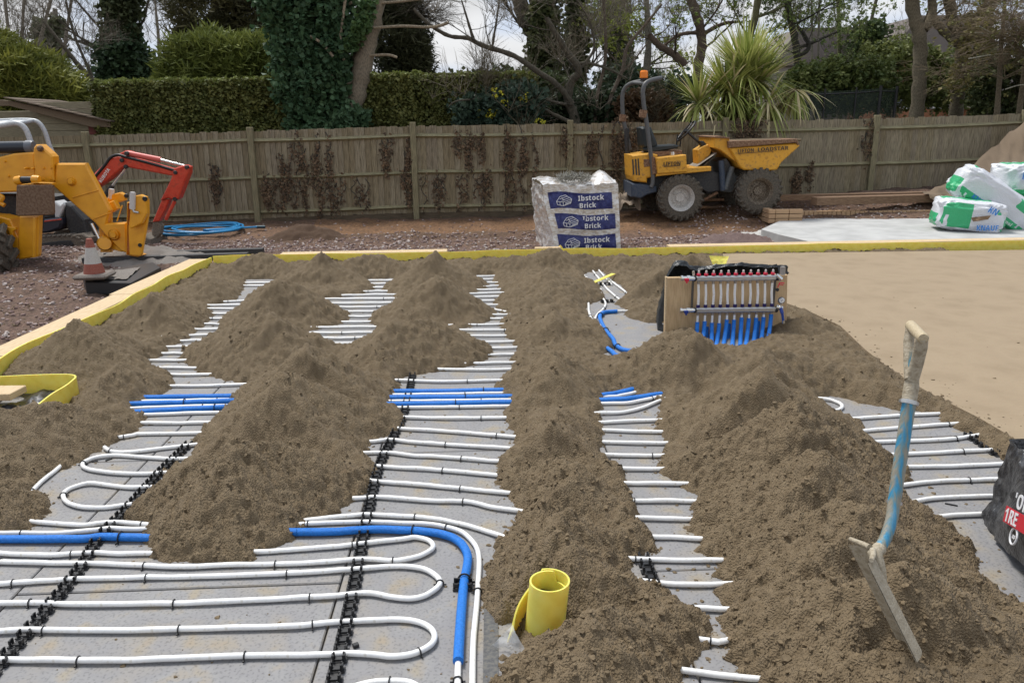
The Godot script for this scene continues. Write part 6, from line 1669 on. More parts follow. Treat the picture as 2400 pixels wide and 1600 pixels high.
	# track
	var tr: Array = [Vector2(-7.244,0.117),Vector2(-6.794,0.132),Vector2(-6.683,0.109),Vector2(-6.598,0.035),Vector2(-6.584,-0.031),Vector2(-6.699,-0.087),Vector2(-6.9,-0.117),Vector2(-7.303,-0.17),Vector2(-7.566,-0.174),Vector2(-7.641,-0.05),Vector2(-7.517,0.096)]
	paint(o, "track_frame", tr, -12.2, -11.92, mud, .02)
	paint(o, "track_frame", tr.map(func(p): return p + Vector2(-.1, .0)), -13.3, -13.0, mud, .02)
	var shoe := B.new()
	shoe.box(Vector3.ZERO, Vector3(.045, .028, .30), .006)
	var sm := shoe.mesh()
	var ring := tr.duplicate()
	ring.append(tr[0])
	var run := 0.0
	for i in ring.size() - 1:
		var d: Vector2 = ring[i + 1] - ring[i]
		while run < d.length():
			var p: Vector2 = ring[i] + d.normalized() * run
			inst("track_shoe", sm, mud, o, Transform3D(Basis(Vector3(0, 0, 1), d.angle()), Vector3(p.x, p.y, -12.05)))
			run += .075
		run -= d.length()
	var slot := B.new()
	slot.prism([Vector2(-7.254,0.011),Vector2(-6.938,0.047),Vector2(-6.774,0.05),Vector2(-6.736,-0.013),Vector2(-6.794,-0.069),Vector2(-6.96,-0.084),Vector2(-7.276,-0.112)], -11.92, -11.9, .008)
	put("track_side", slot, M.dark, o)
	# canopy frame
	var fr := mott([C(.30, .32, .34), C(.45, .47, .48), C(.5, .5, .5)], .02, Vector3(2, 2, 2), .4, 0.0, .05, 83)
	var f := B.new()
	f.tube(spline([Vector3(-8,1.751,-11.9), Vector3(-7.527,1.763,-11.9), Vector3(-7.286,1.79,-11.9), Vector3(-7.179,1.733,-11.9), Vector3(-7.132,1.603,-11.9), Vector3(-7.107,1.389,-11.9)], 5), .04, 10)
	put("canopy_frame", f, fr, o)
	f = B.new()
	f.tube(spline([Vector3(-8.323,1.818,-12.4), Vector3(-7.665,1.844,-12.4), Vector3(-7.372,1.84,-12.4), Vector3(-7.248,1.804,-12.4), Vector3(-7.173,1.669,-12.4), Vector3(-7.131,1.438,-12.4), Vector3(-7.057,1.196,-12.4)], 5), .034, 10)
	put("canopy_frame", f, fr, o)
	for p in [[Vector3(-7.479,1.765,-11.9), Vector3(-7.633,1.84,-12.4)], [Vector3(-7.263,1.787,-11.9), Vector3(-7.341,1.833,-12.4)]]: rod(o, "canopy_rail", p[0], p[1], .03, fr)
	f = B.new()
	smooth_grid(f, [[Vector3(-7.68,1.78,-11.9), Vector3(-7.928,1.836,-12.4)], [Vector3(-7.459,1.789,-11.9), Vector3(-7.615,1.853,-12.4)], [Vector3(-7.284,1.805,-11.9), Vector3(-7.387,1.85,-12.4)]])
	put("canopy_roof", f, mat(C(.65, .67, .68), .4), o)

# ---------- heating manifold ----------
func build_manifold() -> void:
	var o := thing("heating_manifold", "eleven-way steel heating manifold on an upright wooden board with blue tails", "manifold", Vector3(1.75, 0, -6.1))
	var ply := mott([C(.43, .29, .155), C(.54, .38, .21), C(.60, .44, .26)], .012, Vector3(11, .9, 11), .6, 0.0, .05, 91)
	var bd := paint(o, "backing_board", [Vector2(1.245,0.467),Vector2(2.221,0.477),Vector2(2.251,0.003),Vector2(2.23,-0.13),Vector2(1.256,-0.139),Vector2(1.25,0.014)], -6.16, -6.12, ply, .004)
	paint(bd, "board_edge", [Vector2(1.243,0.472),Vector2(1.257,0.47),Vector2(1.268,-0.136),Vector2(1.253,-0.136)], -6.165, -6.115, M.pine, .002)
	var st := B.new()
	for x in [Vector3(1.384,0.028,-6.2), Vector3(2.196,0.017,-6.2)]: st.box(Vector3(x.x, .16, -6.24), Vector3(.05, .32, .12), .004)
	put("board_leg", st, M.pine, o)
	var z := 6.04
	for k in 2:
		var b := B.new()
		var a: Vector3 = [Vector3(1.466,0.472,-6.04), Vector3(1.478,0.215,-6.04)][k]
		var e: Vector3 = [Vector3(2.103,0.473,-6.04), Vector3(2.116,0.215,-6.04)][k]
		b.box((a + e) / 2.0, Vector3(a.distance_to(e), .040, .042), .008, Basis(Vector3(0, 0, 1), atan2(e.y - a.y, e.x - a.x)))
		put("manifold_bar", b, M.steel, o)
		rod(o, "end_cap", e, e + Vector3(.018, 0, 0), .027, M.dark)
		rod(o, "end_cap", a, a + Vector3(-.018, 0, 0), .024, M.dark)
	var red := mat(C(.62, .015, .05), .35)
	var navy := mat(C(.018, .012, .10), .35)
	var clear := mat(C(.62, .55, .52), .2)
	var nut := mott([C(.30, .27, .24), C(.45, .42, .38)], .05, Vector3(20, 20, 20), .3, 0.0, .05, 92)
	nut.metallic = .7
	var p0: Vector3 = Vector3(1.487,0.474,-6.04)
	var p1: Vector3 = Vector3(2.075,0.476,-6.04)
	var q0: Vector3 = Vector3(1.495,0.216,-6.04)
	var q1: Vector3 = Vector3(2.086,0.219,-6.04)
	var whites := [1035, 1025, 1050, 1060, 1005, 1010, 975, 990, 985, 975, 935]
	for i in 11:
		var t := i / 10.0
		var p := p0.lerp(p1, t)
		var q := q0.lerp(q1, t)
		var lean := Vector3(rf(-.006, .006), 0, 0)
		var cup := B.new()
		cup.lathe([Vector2(0, .02), Vector2(.013, .02), Vector2(.017, .024), Vector2(.0155, .038), Vector2(.009, .040)], p, Basis(), 12)
		var cn := put("flow_cap", cup, red, o)
		var g := B.new()
		g.lathe([Vector2(.0085, .038), Vector2(.0085, .058), Vector2(.005, .063), Vector2(0, .064)], p, Basis(), 10)
		put("flow_glass", g, clear, cn)
		rod(o, "compression_nut", p + Vector3(0, -.022, .0), p + Vector3(0, -.046, 0), .0125, nut, 6)
		var wp := B.new()
		wp.tube([p + Vector3(0, -.04, 0), p.lerp(q, .5) + lean + Vector3(0, 0, .004), q + Vector3(0, .035, 0)], .0092, 10)
		put("supply_tail", wp, M.pipe, o)
		rod(o, "valve_cap", q + Vector3(0, .019, 0), q + Vector3(0, .044, 0), .0155, navy, 12)
		rod(o, "compression_nut", q + Vector3(0, -.022, 0), q + Vector3(0, -.044, 0), .0125, nut, 6)
		var yb: float = q.y - .04 - (whites[i] - 925) * .15003 / 283.0
		var w2 := B.new()
		w2.tube([q + Vector3(0, -.04, 0), Vector3(q.x, yb - .02, q.z)], .0092, 10)
		put("return_tail", w2, M.pipe, o)
		var foot := Vector3(q.x * .95 + rf(-.014, .012), .0, q.z + .32 + rf(-.04, .04))
		var sl := B.new()
		var path := []
		for kk in 13:
			var tt := kk / 12.0
			var dz := .34 * tt * tt * tt + .02 * tt
			path.append(Vector3(q.x * (q.z + dz) / q.z + (foot.x - q.x * .95) * tt * tt, maxf(lerpf(yb, -.01, tt * (1.25 - .25 * tt)), .012), q.z + dz))
		sl.tube(path, .0165, 12)
		put("blue_sleeve", sl, M.blue, o)
		if i in [2, 5, 9]:
			var s2 := B.new()
			s2.tube(path.map(func(v): return v + Vector3(-.03, -.04, -.03)), .016, 12)
			put("blue_sleeve", s2, M.blue, o)
	for x in [0, 1]:   # brackets
		var b := B.new()
		var a: Vector3 = [Vector3(1.449,0.455,-6.09), Vector3(2.104,0.454,-6.09)][x]
		var e: Vector3 = [Vector3(1.462,0.192,-6.09), Vector3(2.122,0.191,-6.09)][x]
		b.box((a + e) / 2.0, Vector3(.017, a.distance_to(e), .02), .003)
		put("bracket", b, mott([C(.05, .045, .04), C(.12, .11, .10)], .02, Vector3(9, 9, 9), .4), o)
	for k in 2:   # isolation valves at the left
		var a: Vector3 = [Vector3(1.341,0.481,-6.02), Vector3(1.345,0.22,-6.02)][k]
		var e: Vector3 = [Vector3(1.457,0.474,-6.03), Vector3(1.47,0.217,-6.03)][k]
		var b := B.new()
		b.tube([a, a.lerp(e, .12), a.lerp(e, .13), a.lerp(e, .4), a.lerp(e, .41), a.lerp(e, .62), a.lerp(e, .63), a.lerp(e, .8), e], [.022, .022, .017, .017, .024, .024, .018, .02, .012], 12)
		var v := put("isolating_valve", b, M.chrome, o)
		var h := B.new()
		var c := a.lerp(e, .38) + Vector3(0, -.008, .026)
		h.box(c, Vector3(.034, .026, .014), .004)
		h.box(c + Vector3(0, -.012, 0), Vector3(.014, .03, .012), .003)
		put("handle", h, red if k == 0 else mat(C(.01, .035, .22), .4), v)
	var av := B.new()
	av.cyl(Vector3(1.448,0.496,-6.04), Vector3(1.442,0.535,-6.04), .010, 10)
	put("air_vent", av, M.chrome, o)
	# right hand end: vents, gauge, drain cock
	rod(o, "end_fitting", Vector3(2.099,0.494,-6.03), Vector3(2.141,0.457,-6.03), .019, M.chrome)
	var rl := B.new()
	rl.tube([Vector3(2.107,0.4,-6), Vector3(2.12,0.439,-6), Vector3(2.156,0.434,-6)], .0045, 6)
	rl.tube([Vector3(2.118,0.426,-6), Vector3(2.149,0.421,-6)], .0045, 6)
	put("red_key", rl, red, o)
	rod(o, "drain_plug", Vector3(2.127,0.369,-6.06), Vector3(2.113,0.378,-6.02), .014, M.black)
	rod(o, "end_fitting", Vector3(2.117,0.237,-6.03), Vector3(2.168,0.223,-6.03), .019, M.chrome)
	rod(o, "gauge_stem", Vector3(2.152,0.231,-6.02), Vector3(2.155,0.263,-6.02), .007, M.chrome)
	var gz: Vector3 = Vector3(2.148,0.293,-6)
	rod(o, "pressure_gauge", gz + Vector3(0, 0, -.02), gz, .0275, mat(C(.10, .10, .11), .3), 24)
	rod(o, "gauge_face", gz + Vector3(0, 0, -.002), gz + Vector3(0, 0, .003), .0225, mat(C(.78, .78, .76), .4), 24)
	var nd := B.new()
	nd.tube([gz + Vector3(-.008, -.008, .005), gz + Vector3(.006, .010, .005)], .0013, 4)
	nd.tube([gz + Vector3(-.012, .008, .005), gz + Vector3(-.003, .012, .005)], .0012, 4)
	put("gauge_needle", nd, mat(C(.02, .03, .2), .5), o)
	rod(o, "drain_cock", Vector3(2.151,0.231,-6.02), Vector3(2.161,0.187,-6), .014, mat(C(.01, .04, .25), .4))
	rod(o, "drain_spout", Vector3(2.161,0.187,-6), Vector3(2.173,0.128,-6), .010, mat(C(.015, .06, .30), .4))
	rod(o, "drain_tip", Vector3(2.173,0.131,-6), Vector3(2.177,0.107,-6), .013, M.chrome)
	rod(o, "auto_vent", Vector3(2.159,0.49,-6.06), Vector3(2.156,0.556,-6.06), .021, mat(C(.30, .28, .26), .35), 12)
	# black sheet thrown over the back
	var s := B.new()
	var f := fn(1.0, FastNoiseLite.TYPE_SIMPLEX, 2, 95)
	var tops: Array = spline([Vector3(1.212,-0.048,-6.25), Vector3(1.216,0.136,-6.22), Vector3(1.25,0.404,-6.2), Vector3(1.266,0.473,-6.2), Vector3(1.336,0.592,-6.22), Vector3(1.405,0.58,-6.24), Vector3(1.482,0.548,-6.22), Vector3(1.63,0.552,-6.22), Vector3(1.783,0.568,-6.2), Vector3(1.888,0.575,-6.2), Vector3(2.049,0.549,-6.2), Vector3(2.154,0.558,-6.2), Vector3(2.24,0.536,-6.2), Vector3(2.258,0.476,-6.2)], 6)
	var rows := []
	for i in tops.size():
		var r := []
		var tp: Vector3 = tops[i]
		var inn := Vector3(clampf(tp.x, 1.24, 2.17), minf(tp.y - .03, .55), -6.185)
		if tp.y < .3: inn = Vector3(1.25, tp.y, -6.185)
		var out := Vector3(tp.x + (.03 if tp.x < 1.3 else 0.0), .02, -6.45)
		for k in 16:
			var t := k / 15.0
			var p := inn.lerp(tp, t / .3) if t < .3 else tp.lerp(out, (t - .3) / .7)
			if t > .3: p.y += .10 * sin(PI * (t - .3) / .7)
			p += Vector3(.012, .015, .012) * f.get_noise_3dv(p * 14.0) + Vector3(0, .012, .02) * f.get_noise_3dv(p * 5.0 + Vector3.ONE * 7.0)
			r.append(p)
		rows.append(r)
	smooth_grid(s, rows)
	var bs := mott([C(.010, .012, .013), C(.02, .024, .026), C(.045, .05, .054)], .01, Vector3(3, 3, 3), .35, .2, .04, 96)
	tag(put("polythene_sheet", s, bs), "black plastic sheet draped over the back of the manifold board", "plastic sheet")
	# yellow foam behind
	var y := B.new()
	crumpled(y, Vector3(1.912,0.429,-7.4), Vector3(2.102,0.42,-7.4), Vector3(1.949,0.332,-7.35), Vector3(2.064,0.356,-7.35), 10, 10, .012, .01)
	smooth_grid(y, [[Vector3(1.912,0.429,-7.4), Vector3(1.933,0.341,-7.3)], [Vector3(1.988,0.379,-7.6), Vector3(2.019,0.279,-7.5)], [Vector3(2.159,0.387,-7.6), Vector3(2.071,0.278,-7.5)]])
	tag(put("foam_offcut", y, M.foam), "folded yellow foam piece standing behind the manifold sheet", "foam offcut")
	var ys := B.new()
	var ya: Vector3 = Vector3(0.859,0.045,-8.059)
	var yc: Vector3 = Vector3(1.142,0.06,-8.502)
	ys.box((ya + yc) / 2.0, Vector3(ya.distance_to(yc), .008, .05), .002, Basis((yc - ya).normalized(), Vector3.UP, (yc - ya).normalized().cross(Vector3.UP)))
	tag(put("foam_offcut", ys, M.foam), "narrow yellow foam strip lying across white pipes left of the manifold", "foam offcut")

# ---------- small things ----------
func build_small() -> void:
	# spade standing in the sand
	var o := thing("digging_spade", "worn blue-handled spade stuck upright in a sand heap at right", "spade", Vector3(1.145,0.22,-1.961))
	var paintm := mott([C(.03, .20, .34), C(.035, .24, .42), C(.20, .22, .19), C(.30, .26, .20), C(.03, .22, .38)], .012, Vector3(5, 1.1, 5), .55, .1, .05, 101)
	var dusty := mott([C(.22, .18, .12), C(.33, .28, .20), C(.42, .37, .28), C(.26, .205, .135)], .012, Vector3(5, 5, 5), .7, .15, .05, 102)
	var b := B.new()
	var sh: Array = spline([Vector3(1.026,0.497,-1.936), Vector3(1.049,0.519,-1.954), Vector3(1.073,0.561,-1.98), Vector3(1.088,0.607,-2.006), Vector3(1.109,0.703,-2.042), Vector3(1.141,0.877,-2.094)], 6)
	var rr := []
	for i in sh.size(): rr.append(lerpf(.0152, .0188, float(i) / (sh.size() - 1)))
	b.tube(sh, rr, 14)
	put("shaft", b, paintm, o)
	b = B.new()
	b.tube([Vector3(1.14,0.869,-2.094), Vector3(1.151,0.916,-2.112), Vector3(1.159,0.955,-2.13)], [.020, .0205, .016], 14)
	put("handle_socket", b, dusty, o)
	b = B.new()
	var g0: Vector3 = Vector3(1.144,1.07,-2.077)
	var g1: Vector3 = Vector3(1.175,1.071,-2.2)
	b.tube([Vector3(1.151,0.935,-2.112), Vector3(1.153,0.983,-2.103), Vector3(1.151,1.037,-2.09), g0], [.018, .018, .018, .016], 10)
	b.tube([Vector3(1.147,0.935,-2.112), Vector3(1.155,0.975,-2.147), Vector3(1.164,1.03,-2.182), g1], [.018, .016, .015, .014], 10)
	put("handle_fork", b, dusty, o)
	b = B.new()
	b.tube([Vector3(1.155,0.932,-2.121), Vector3(1.163,1.01,-2.138)], [.019, .015], 10)
	put("fork_web", b, paintm, o)
	rod(o, "grip", g0 + (g0 - g1).normalized() * .012, g1 + (g1 - g0).normalized() * .010, .0155, mott([C(.33, .27, .17), C(.44, .36, .23), C(.50, .42, .29)], .02, Vector3(9, 9, 9), .6), 16)
	for p in [[Vector3(1.14,0.872,-2.094), .027], [Vector3(1.091,0.599,-2.011), .022]]:
		b = B.new()
		b.cyl(p[0] - (sh[-1] - sh[0]).normalized() * .006, p[0] + (sh[-1] - sh[0]).normalized() * .006, p[1], 14)
		put("ferrule", b, M.steel, o)
	# blade: seen nearly edge on, hollow, with a tread on top
	var bl := B.new()
	var t0: Vector3 = Vector3(0.98,0.514,-1.901)
	var t1: Vector3 = Vector3(1.107,0.252,-1.83)
	var down := (t1 - t0)
	var wdir := Vector3(-.05, .06, .97).normalized()
	wdir = (wdir - down.normalized() * wdir.dot(down.normalized())).normalized()
	var nrm := down.normalized().cross(wdir)
	for side in 2:
		var rows := []
		for i in 15:
			var r := []
			var t := i / 14.0
			for k in 9:
				var u := k / 4.0 - 1.0
				var half := .078 * (1.0 - .12 * t)
				r.append(t0 + down * (t + .02 * (1.0 - u * u) * t) + wdir * half * u + nrm * (.034 * u * u - .006 * t + (.0016 if side else -.0016)))
			rows.append(r)
		if side: rows.reverse()
		smooth_grid(bl, rows)
	put("blade", bl, dusty, o)
	var tr := B.new()
	var fl := -nrm * .012
	for s in [-1.0, 1.0]:
		tr.tube([t0 + wdir * .012 * s + fl * .4, t0 + wdir * .05 * s + nrm * .006 - down * .01, t0 + wdir * .09 * s + nrm * .022 - down * .035], [.009, .008, .006], 8)
	put("tread", tr, dusty, o)
	var sk := B.new()
	sk.tube([sh[0] + (sh[0] - sh[2]) * .4, t0 + down * .05 - nrm * .008, t0 + down * .22 - nrm * .004, t0 + down * .34], [.0195, .02, .013, .004], 12)
	put("blade_socket", sk, dusty, o)
	# rolled yellow foam
	var f := B.new()
	var c: Vector3 = Vector3(0.099,0,-2.26)
	var rows1 := []
	var rows2 := []
	var turns := 1.62
	for i in 73:
		var t := i / 72.0
		var a := -2.75 + TAU * turns * t * -1.0
		var rad := lerpf(.078, .061, minf(1.0, t * 1.3))
		if t < .13: rad += .055 * pow((.13 - t) / .13, 1.6)
		var r1 := []
		var r2 := []
		for k in 9:
			var v := k / 8.0
			var h := lerpf(.0, .205, v)
			if t < .16: h = lerpf(.0, lerpf(.05, .185, pow(t / .16, .7)), v)
			if t > .85: h *= .82
			var cc := c + Vector3(-.006 + .018 * v, h, .008 * v)
			r1.append(cc + Vector3(cos(a) * rad, 0, -sin(a) * rad))
			r2.append(cc + Vector3(cos(a) * (rad - .006), 0, -sin(a) * (rad - .006)))
		rows1.append(r1); rows2.append(r2)
	smooth_grid(f, rows1)
	smooth_grid(f, rows2)
	var rim := []
	for i in rows1.size(): rim.append([rows1[i][8], rows2[i][8]])
	smooth_grid(f, rim)
	smooth_grid(f, [rows1[0], rows2[0]])
	smooth_grid(f, [rows1[72], rows2[72]])
	tag(put("foam_roll", f, M.foam), "rolled-up piece of yellow foam standing on end at the bottom centre", "foam roll")
	var db := B.new()
	db.box(c + Vector3(.005, .10, -.02), Vector3(.05, .09, .028), .004, Basis(Vector3.UP, -.35))
	tag(put("packing_piece", db, M.black), "black plastic piece standing inside the rolled yellow foam", "plastic piece")
	var fm := mat(Color(.82, .84, .86), .15)
	fm.transparency = BaseMaterial3D.TRANSPARENCY_ALPHA
	fm.albedo_color.a = .38
	var cf := B.new()
	crumpled(cf, Vector3(-0.079,0.012,-2.187), Vector3(-0.01,0.09,-2.176), Vector3(-0.022,0.01,-2.172), Vector3(0.036,0.03,-2.128), 10, 8, .02, .012)
	tag(put("plastic_film", cf, fm), "scrap of clear film at the foot of the rolled yellow foam", "plastic film")
	var tpx := B.new()
	var tq: Array = [Vector3(-0.112,0.004,-2.406),Vector3(-0.061,0.004,-2.311),Vector3(-0.056,0.004,-2.01),Vector3(-0.103,0.004,-1.99)]
	tpx.q(tq[0], tq[3], tq[2], tq[1])
	for i in 4: tpx.q(tq[i], tq[(i + 1) % 4], tq[(i + 1) % 4] - Vector3(0, .003, 0), tq[i] - Vector3(0, .003, 0))
	tag(put("membrane_strip", tpx, mott([C(.05, .05, .055), C(.09, .09, .09), C(.14, .13, .11)], .03, Vector3(3, 3, 3), .7)), "dark grey membrane strip on the boards left of the yellow foam roll", "membrane")
	var ch := B.new()
	ch.box(Vector3(-0.53,0.006,-2.198), Vector3(.02, .012, .018), .002, Basis(Vector3.UP, .5))
	tag(put("plastic_chip", ch, M.black), "small black plastic chip on the board between near loop and clip rail", "debris")
	for k in 4:
		var p: Vector3 = [Vector3(-2.175,0.004,-3.712), Vector3(-2.114,0.004,-3.734), Vector3(1.949,0.004,-3.121), Vector3(-2.129,0.004,-3.318)][k]
		var bb := B.new()
		bb.box(p, Vector3([.028, .035, .05, .035][k], .006, .006), .001, Basis(Vector3.UP, [.4, .9, -.5, .8][k]))
		tag(put("loose_clip", bb, M.black), ["small loose black clip inside the upper pipe loop at left", "loose black clip leaning against the top of the upper pipe loop at left", "loose black clip on bare board between the two nearest pipes at right", "loose black clip beside the bend of the lower pipe loop at left"][k], "pipe clip")
	# traffic cone and grey tray
	var cp: Vector3 = Vector3(-4.481,0.14,-8.226)
	var co := thing("traffic_cone", "dirty red and white traffic cone standing left of the formwork", "traffic cone", cp)
	var cr := mott([C(.20, .055, .035), C(.30, .08, .05), C(.24, .12, .09)], .02, Vector3(5, 5, 5), .7, 0.0, .05, 111)
	var cw := mott([C(.40, .38, .34), C(.50, .48, .45), C(.32, .26, .21)], .02, Vector3(6, 6, 6), .6, 0.0, .05, 112)
	var bas := B.new()
	bas.box(cp + Vector3(0, .03, 0), Vector3(.34, .05, .34), .02, Basis(Vector3.UP, .12))
	put("base", bas, mott([C(.12, .10, .09), C(.22, .19, .16)], .02, Vector3(4, 4, 4), .9), co)
	for k in 3:
		var y0: float = [.05, .16, .33][k]
		var y1: float = [.16, .33, .42][k]
		var cc := B.new()
		cc.lathe([Vector2(.118 - .21 * y0, y0), Vector2(.118 - .21 * y1, y1)] + ([Vector2(.026, .424), Vector2(.0, .424)] if k == 2 else []), cp, Basis(), 24)
		put(["lower_band", "reflective_band", "tip"][k], cc, cw if k == 1 else cr, co)
	var tr0: Vector3 = Vector3(-4.427,0.06,-8.589)
	var tb := thing("tray", "flat black plastic tray with grit on it beside the traffic cone", "tray", Vector3(-4.75, 0, -9.0))
	var tp: Array = [Vector2(-4.837,-8.617),Vector2(-4.381,-9.146),Vector2(-4.219,-8.959),Vector2(-4.025,-8.061),Vector2(-4.552,-8.144)]
	var pb := B.new()
	pb.prism([Vector2(tp[0].x, -tp[0].y), Vector2(tp[1].x, -tp[1].y + .25), Vector2(tp[2].x + .1, -tp[2].y + .05), Vector2(tp[3].x, -tp[3].y), Vector2(tp[4].x, -tp[4].y)], -.02, .11, .006)
	var tbm := B.new()
	tbm.add(pb, Transform3D(Basis(Vector3(1, 0, 0), Vector3(0, 0, -1), Vector3(0, 1, 0)), Vector3.ZERO))
	put("tray_body", tbm, M.black, tb)
	var gr := B.new()
	crumpled(gr, Vector3(-4.678,0.114,-8.637), Vector3(-4.339,0.12,-8.971), Vector3(-4.538,0.114,-8.29), Vector3(-4.142,0.114,-8.214), 14, 8, .012, .012)
	put("grit", gr, mott([C(.16, .13, .11), C(.28, .25, .22), C(.40, .37, .34)], .05, Vector3(9, 9, 9), .95, .5, .08, 113), tb, "stuff")
	# blue water pipe coil
	var cc2: Vector3 = Vector3(-5.153,0.03,-12.998)
	var coil := thing("pipe_coil", "flat coil of bright blue water pipe lying before the fence", "pipe coil", cc2)
	var bluem := mat(C(.02, .22, .46), .35)
	var cb := B.new()
	var pts := []
	for i in 230:
		var t := i / 229.0
		var a := TAU * 5.2 * t
		var r := .60 + .10 * sin(t * 17.0) + .04 * sin(a * .5)
		pts.append(cc2 + Vector3(cos(a) * r + .04 * sin(t * 9.0), .02 + .055 * t + .015 * sin(a * 1.5 + t * 20.0), sin(a) * r * .9))
	pts.append(cc2 + Vector3(.9, .05, -.1))
	cb.tube(pts, .016, 8)
	put("tube", cb, bluem, coil)
	rod(coil, "end_fitting", cc2 + Vector3(.86, .05, -.1), cc2 + Vector3(1.02, .05, -.08), .025, mat(C(.01, .05, .08), .5))
	# heaps of grit and earth outside the slab
	heap("grit_heap", "low heap of pale grit under the yellow loader hitch", Vector3(-5.019,0,-10.516), 1.15, .55, .17, mott([C(.20, .17, .15), C(.32, .29, .26), C(.42, .39, .36)], .06, Vector3(6, 6, 6), .95, .8, .08, 121))
	heap("gravel_heap", "heap of pinkish gravel spilling beside the concrete base", Vector3(3.351,0,-11.336), .85, .34, .13, mott([C(.13, .075, .065), C(.26, .175, .155), C(.42, .34, .31)], .08, Vector3(7, 7, 7), .95, 1.0, .1, 122))
	heap("cement_spill", "pale cement washed out over the corner of the concrete base", Vector3(4.122,0.02,-11.809), .85, .42, .13, mott([C(.38, .36, .33), C(.5, .49, .46), C(.55, .54, .52)], .02, Vector3(3, 3, 3), .9, .5, .05, 123))
	heap("earth_heap", "small dark earth heap before the fence left of the brick pack", Vector3(-3.181,0,-11.945), .75, .3, .14, mott([C(.085, .05, .03), C(.13, .075, .042)], .04, Vector3(4, 4, 4), .95, 1.0, .06, 124))
	var sack := B.new()
	crumpled(sack, Vector3(1.836,0.446,-13.9), Vector3(2.301,0.503,-13.9), Vector3(1.777,0.284,-13.3), Vector3(2.225,0.278,-13.3), 12, 10, .16, .05)
	tag(put("sack", sack, mott([C(.17, .13, .095), C(.24, .19, .14)], .03, Vector3(4, 4, 4), .9)), "crumpled brown sack on the ground behind the dumper's rear wheel", "sack")
	var mt := B.new()
	mt.box(Vector3(-7.364,1.468,-13.95), Vector3(.62, .012, .05), .003, Basis(Vector3(1, 0, 0), .3))
	tag(put("metal_strip", mt, M.chrome), "pale metal strip resting on the fence rail at left", "metal strip")
	var dc: Vector3 = Vector3(2.849,0.12,-3.553)

func heap(called: String, label: String, at: Vector3, rx: float, rz: float, h: float, m: Material) -> void:
	var f := fn(1.0, FastNoiseLite.TYPE_SIMPLEX, 4, 131)
	var rows := []
	for i in 41:
		var r := []
		for k in 31:
			var u := i / 20.0 - 1.0
			var v := k / 15.0 - 1.0
			var p := at + Vector3(u * rx, 0, v * rz)
			var d := sqrt(u * u + v * v) + .25 * f.get_noise_2d(p.x * 1.7, p.z * 1.7)
			p.y = ground_at(p.x, p.z) - .02 + h * clampf(1.0 - d, -.1, 1.0) * 1.25 + .025 * f.get_noise_2d(p.x * 9.0, p.z * 9.0) * clampf(1.2 - d, 0, 1)
			r.append(p)
		rows.append(r)
	var b := B.new()
	rows.reverse()
	smooth_grid(b, rows)
	tag(put(called, b, m), label, called.replace("_", " "))

# ---------- bags ----------
func bag(o: Node3D, c: Vector3, half: Vector3, bs: Basis, sd: int, tone: Callable) -> void:
	var f := fn(1.0, FastNoiseLite.TYPE_SIMPLEX, 3, sd)
	var f2 := fn(1.0, FastNoiseLite.TYPE_SIMPLEX, 2, sd + 5)
	f2.fractal_type = FastNoiseLite.FRACTAL_RIDGED
	var NU := 72
	var NV := 48
	var P := []
	var D := []
	for i in NU:
		var rp := []
		var rd := []
		for k in NV + 1:
			var th := PI * k / NV
			var ph := TAU * i / NU
			var d := Vector3(sin(th) * cos(ph), cos(th), sin(th) * sin(ph))
			var e := .42
			var q := Vector3(signf(d.x) * pow(absf(d.x), e), signf(d.y) * pow(absf(d.y), e), signf(d.z) * pow(absf(d.z), e))
			var w := q * (1.0 + .07 * f.get_noise_3dv(q * 1.3) - .04 * f2.get_noise_3dv(q * 2.4 + Vector3.ONE * sd))
			rp.append(c + bs * (w * half))
			rd.append(q)
		P.append(rp); D.append(rd)
	var b := B.new()
	var N := func(i: int, k: int) -> Vector3:
		var a: Vector3 = P[(i + 1) % NU][k] - P[(i + NU - 1) % NU][k]
		var e: Vector3 = P[i][mini(k + 1, NV)] - P[i][maxi(k - 1, 0)]
		var n := a.cross(e)
		return n.normalized() if n.length() > 1e-9 else (bs * Vector3(0, signf(D[i][k].y), 0)).normalized()
	for i in NU:
		var j := (i + 1) % NU
		for k in NV:
			var m: Vector3 = (D[i][k] + D[j][k + 1]) / 2.0
			b.col = tone.call(m)
			b.qs(P[i][k], P[j][k], P[j][k + 1], P[i][k + 1], N.call(i, k), N.call(j, k), N.call(j, k + 1), N.call(i, k + 1))
	put("plastic_wrap", b, M.bagskin, o)

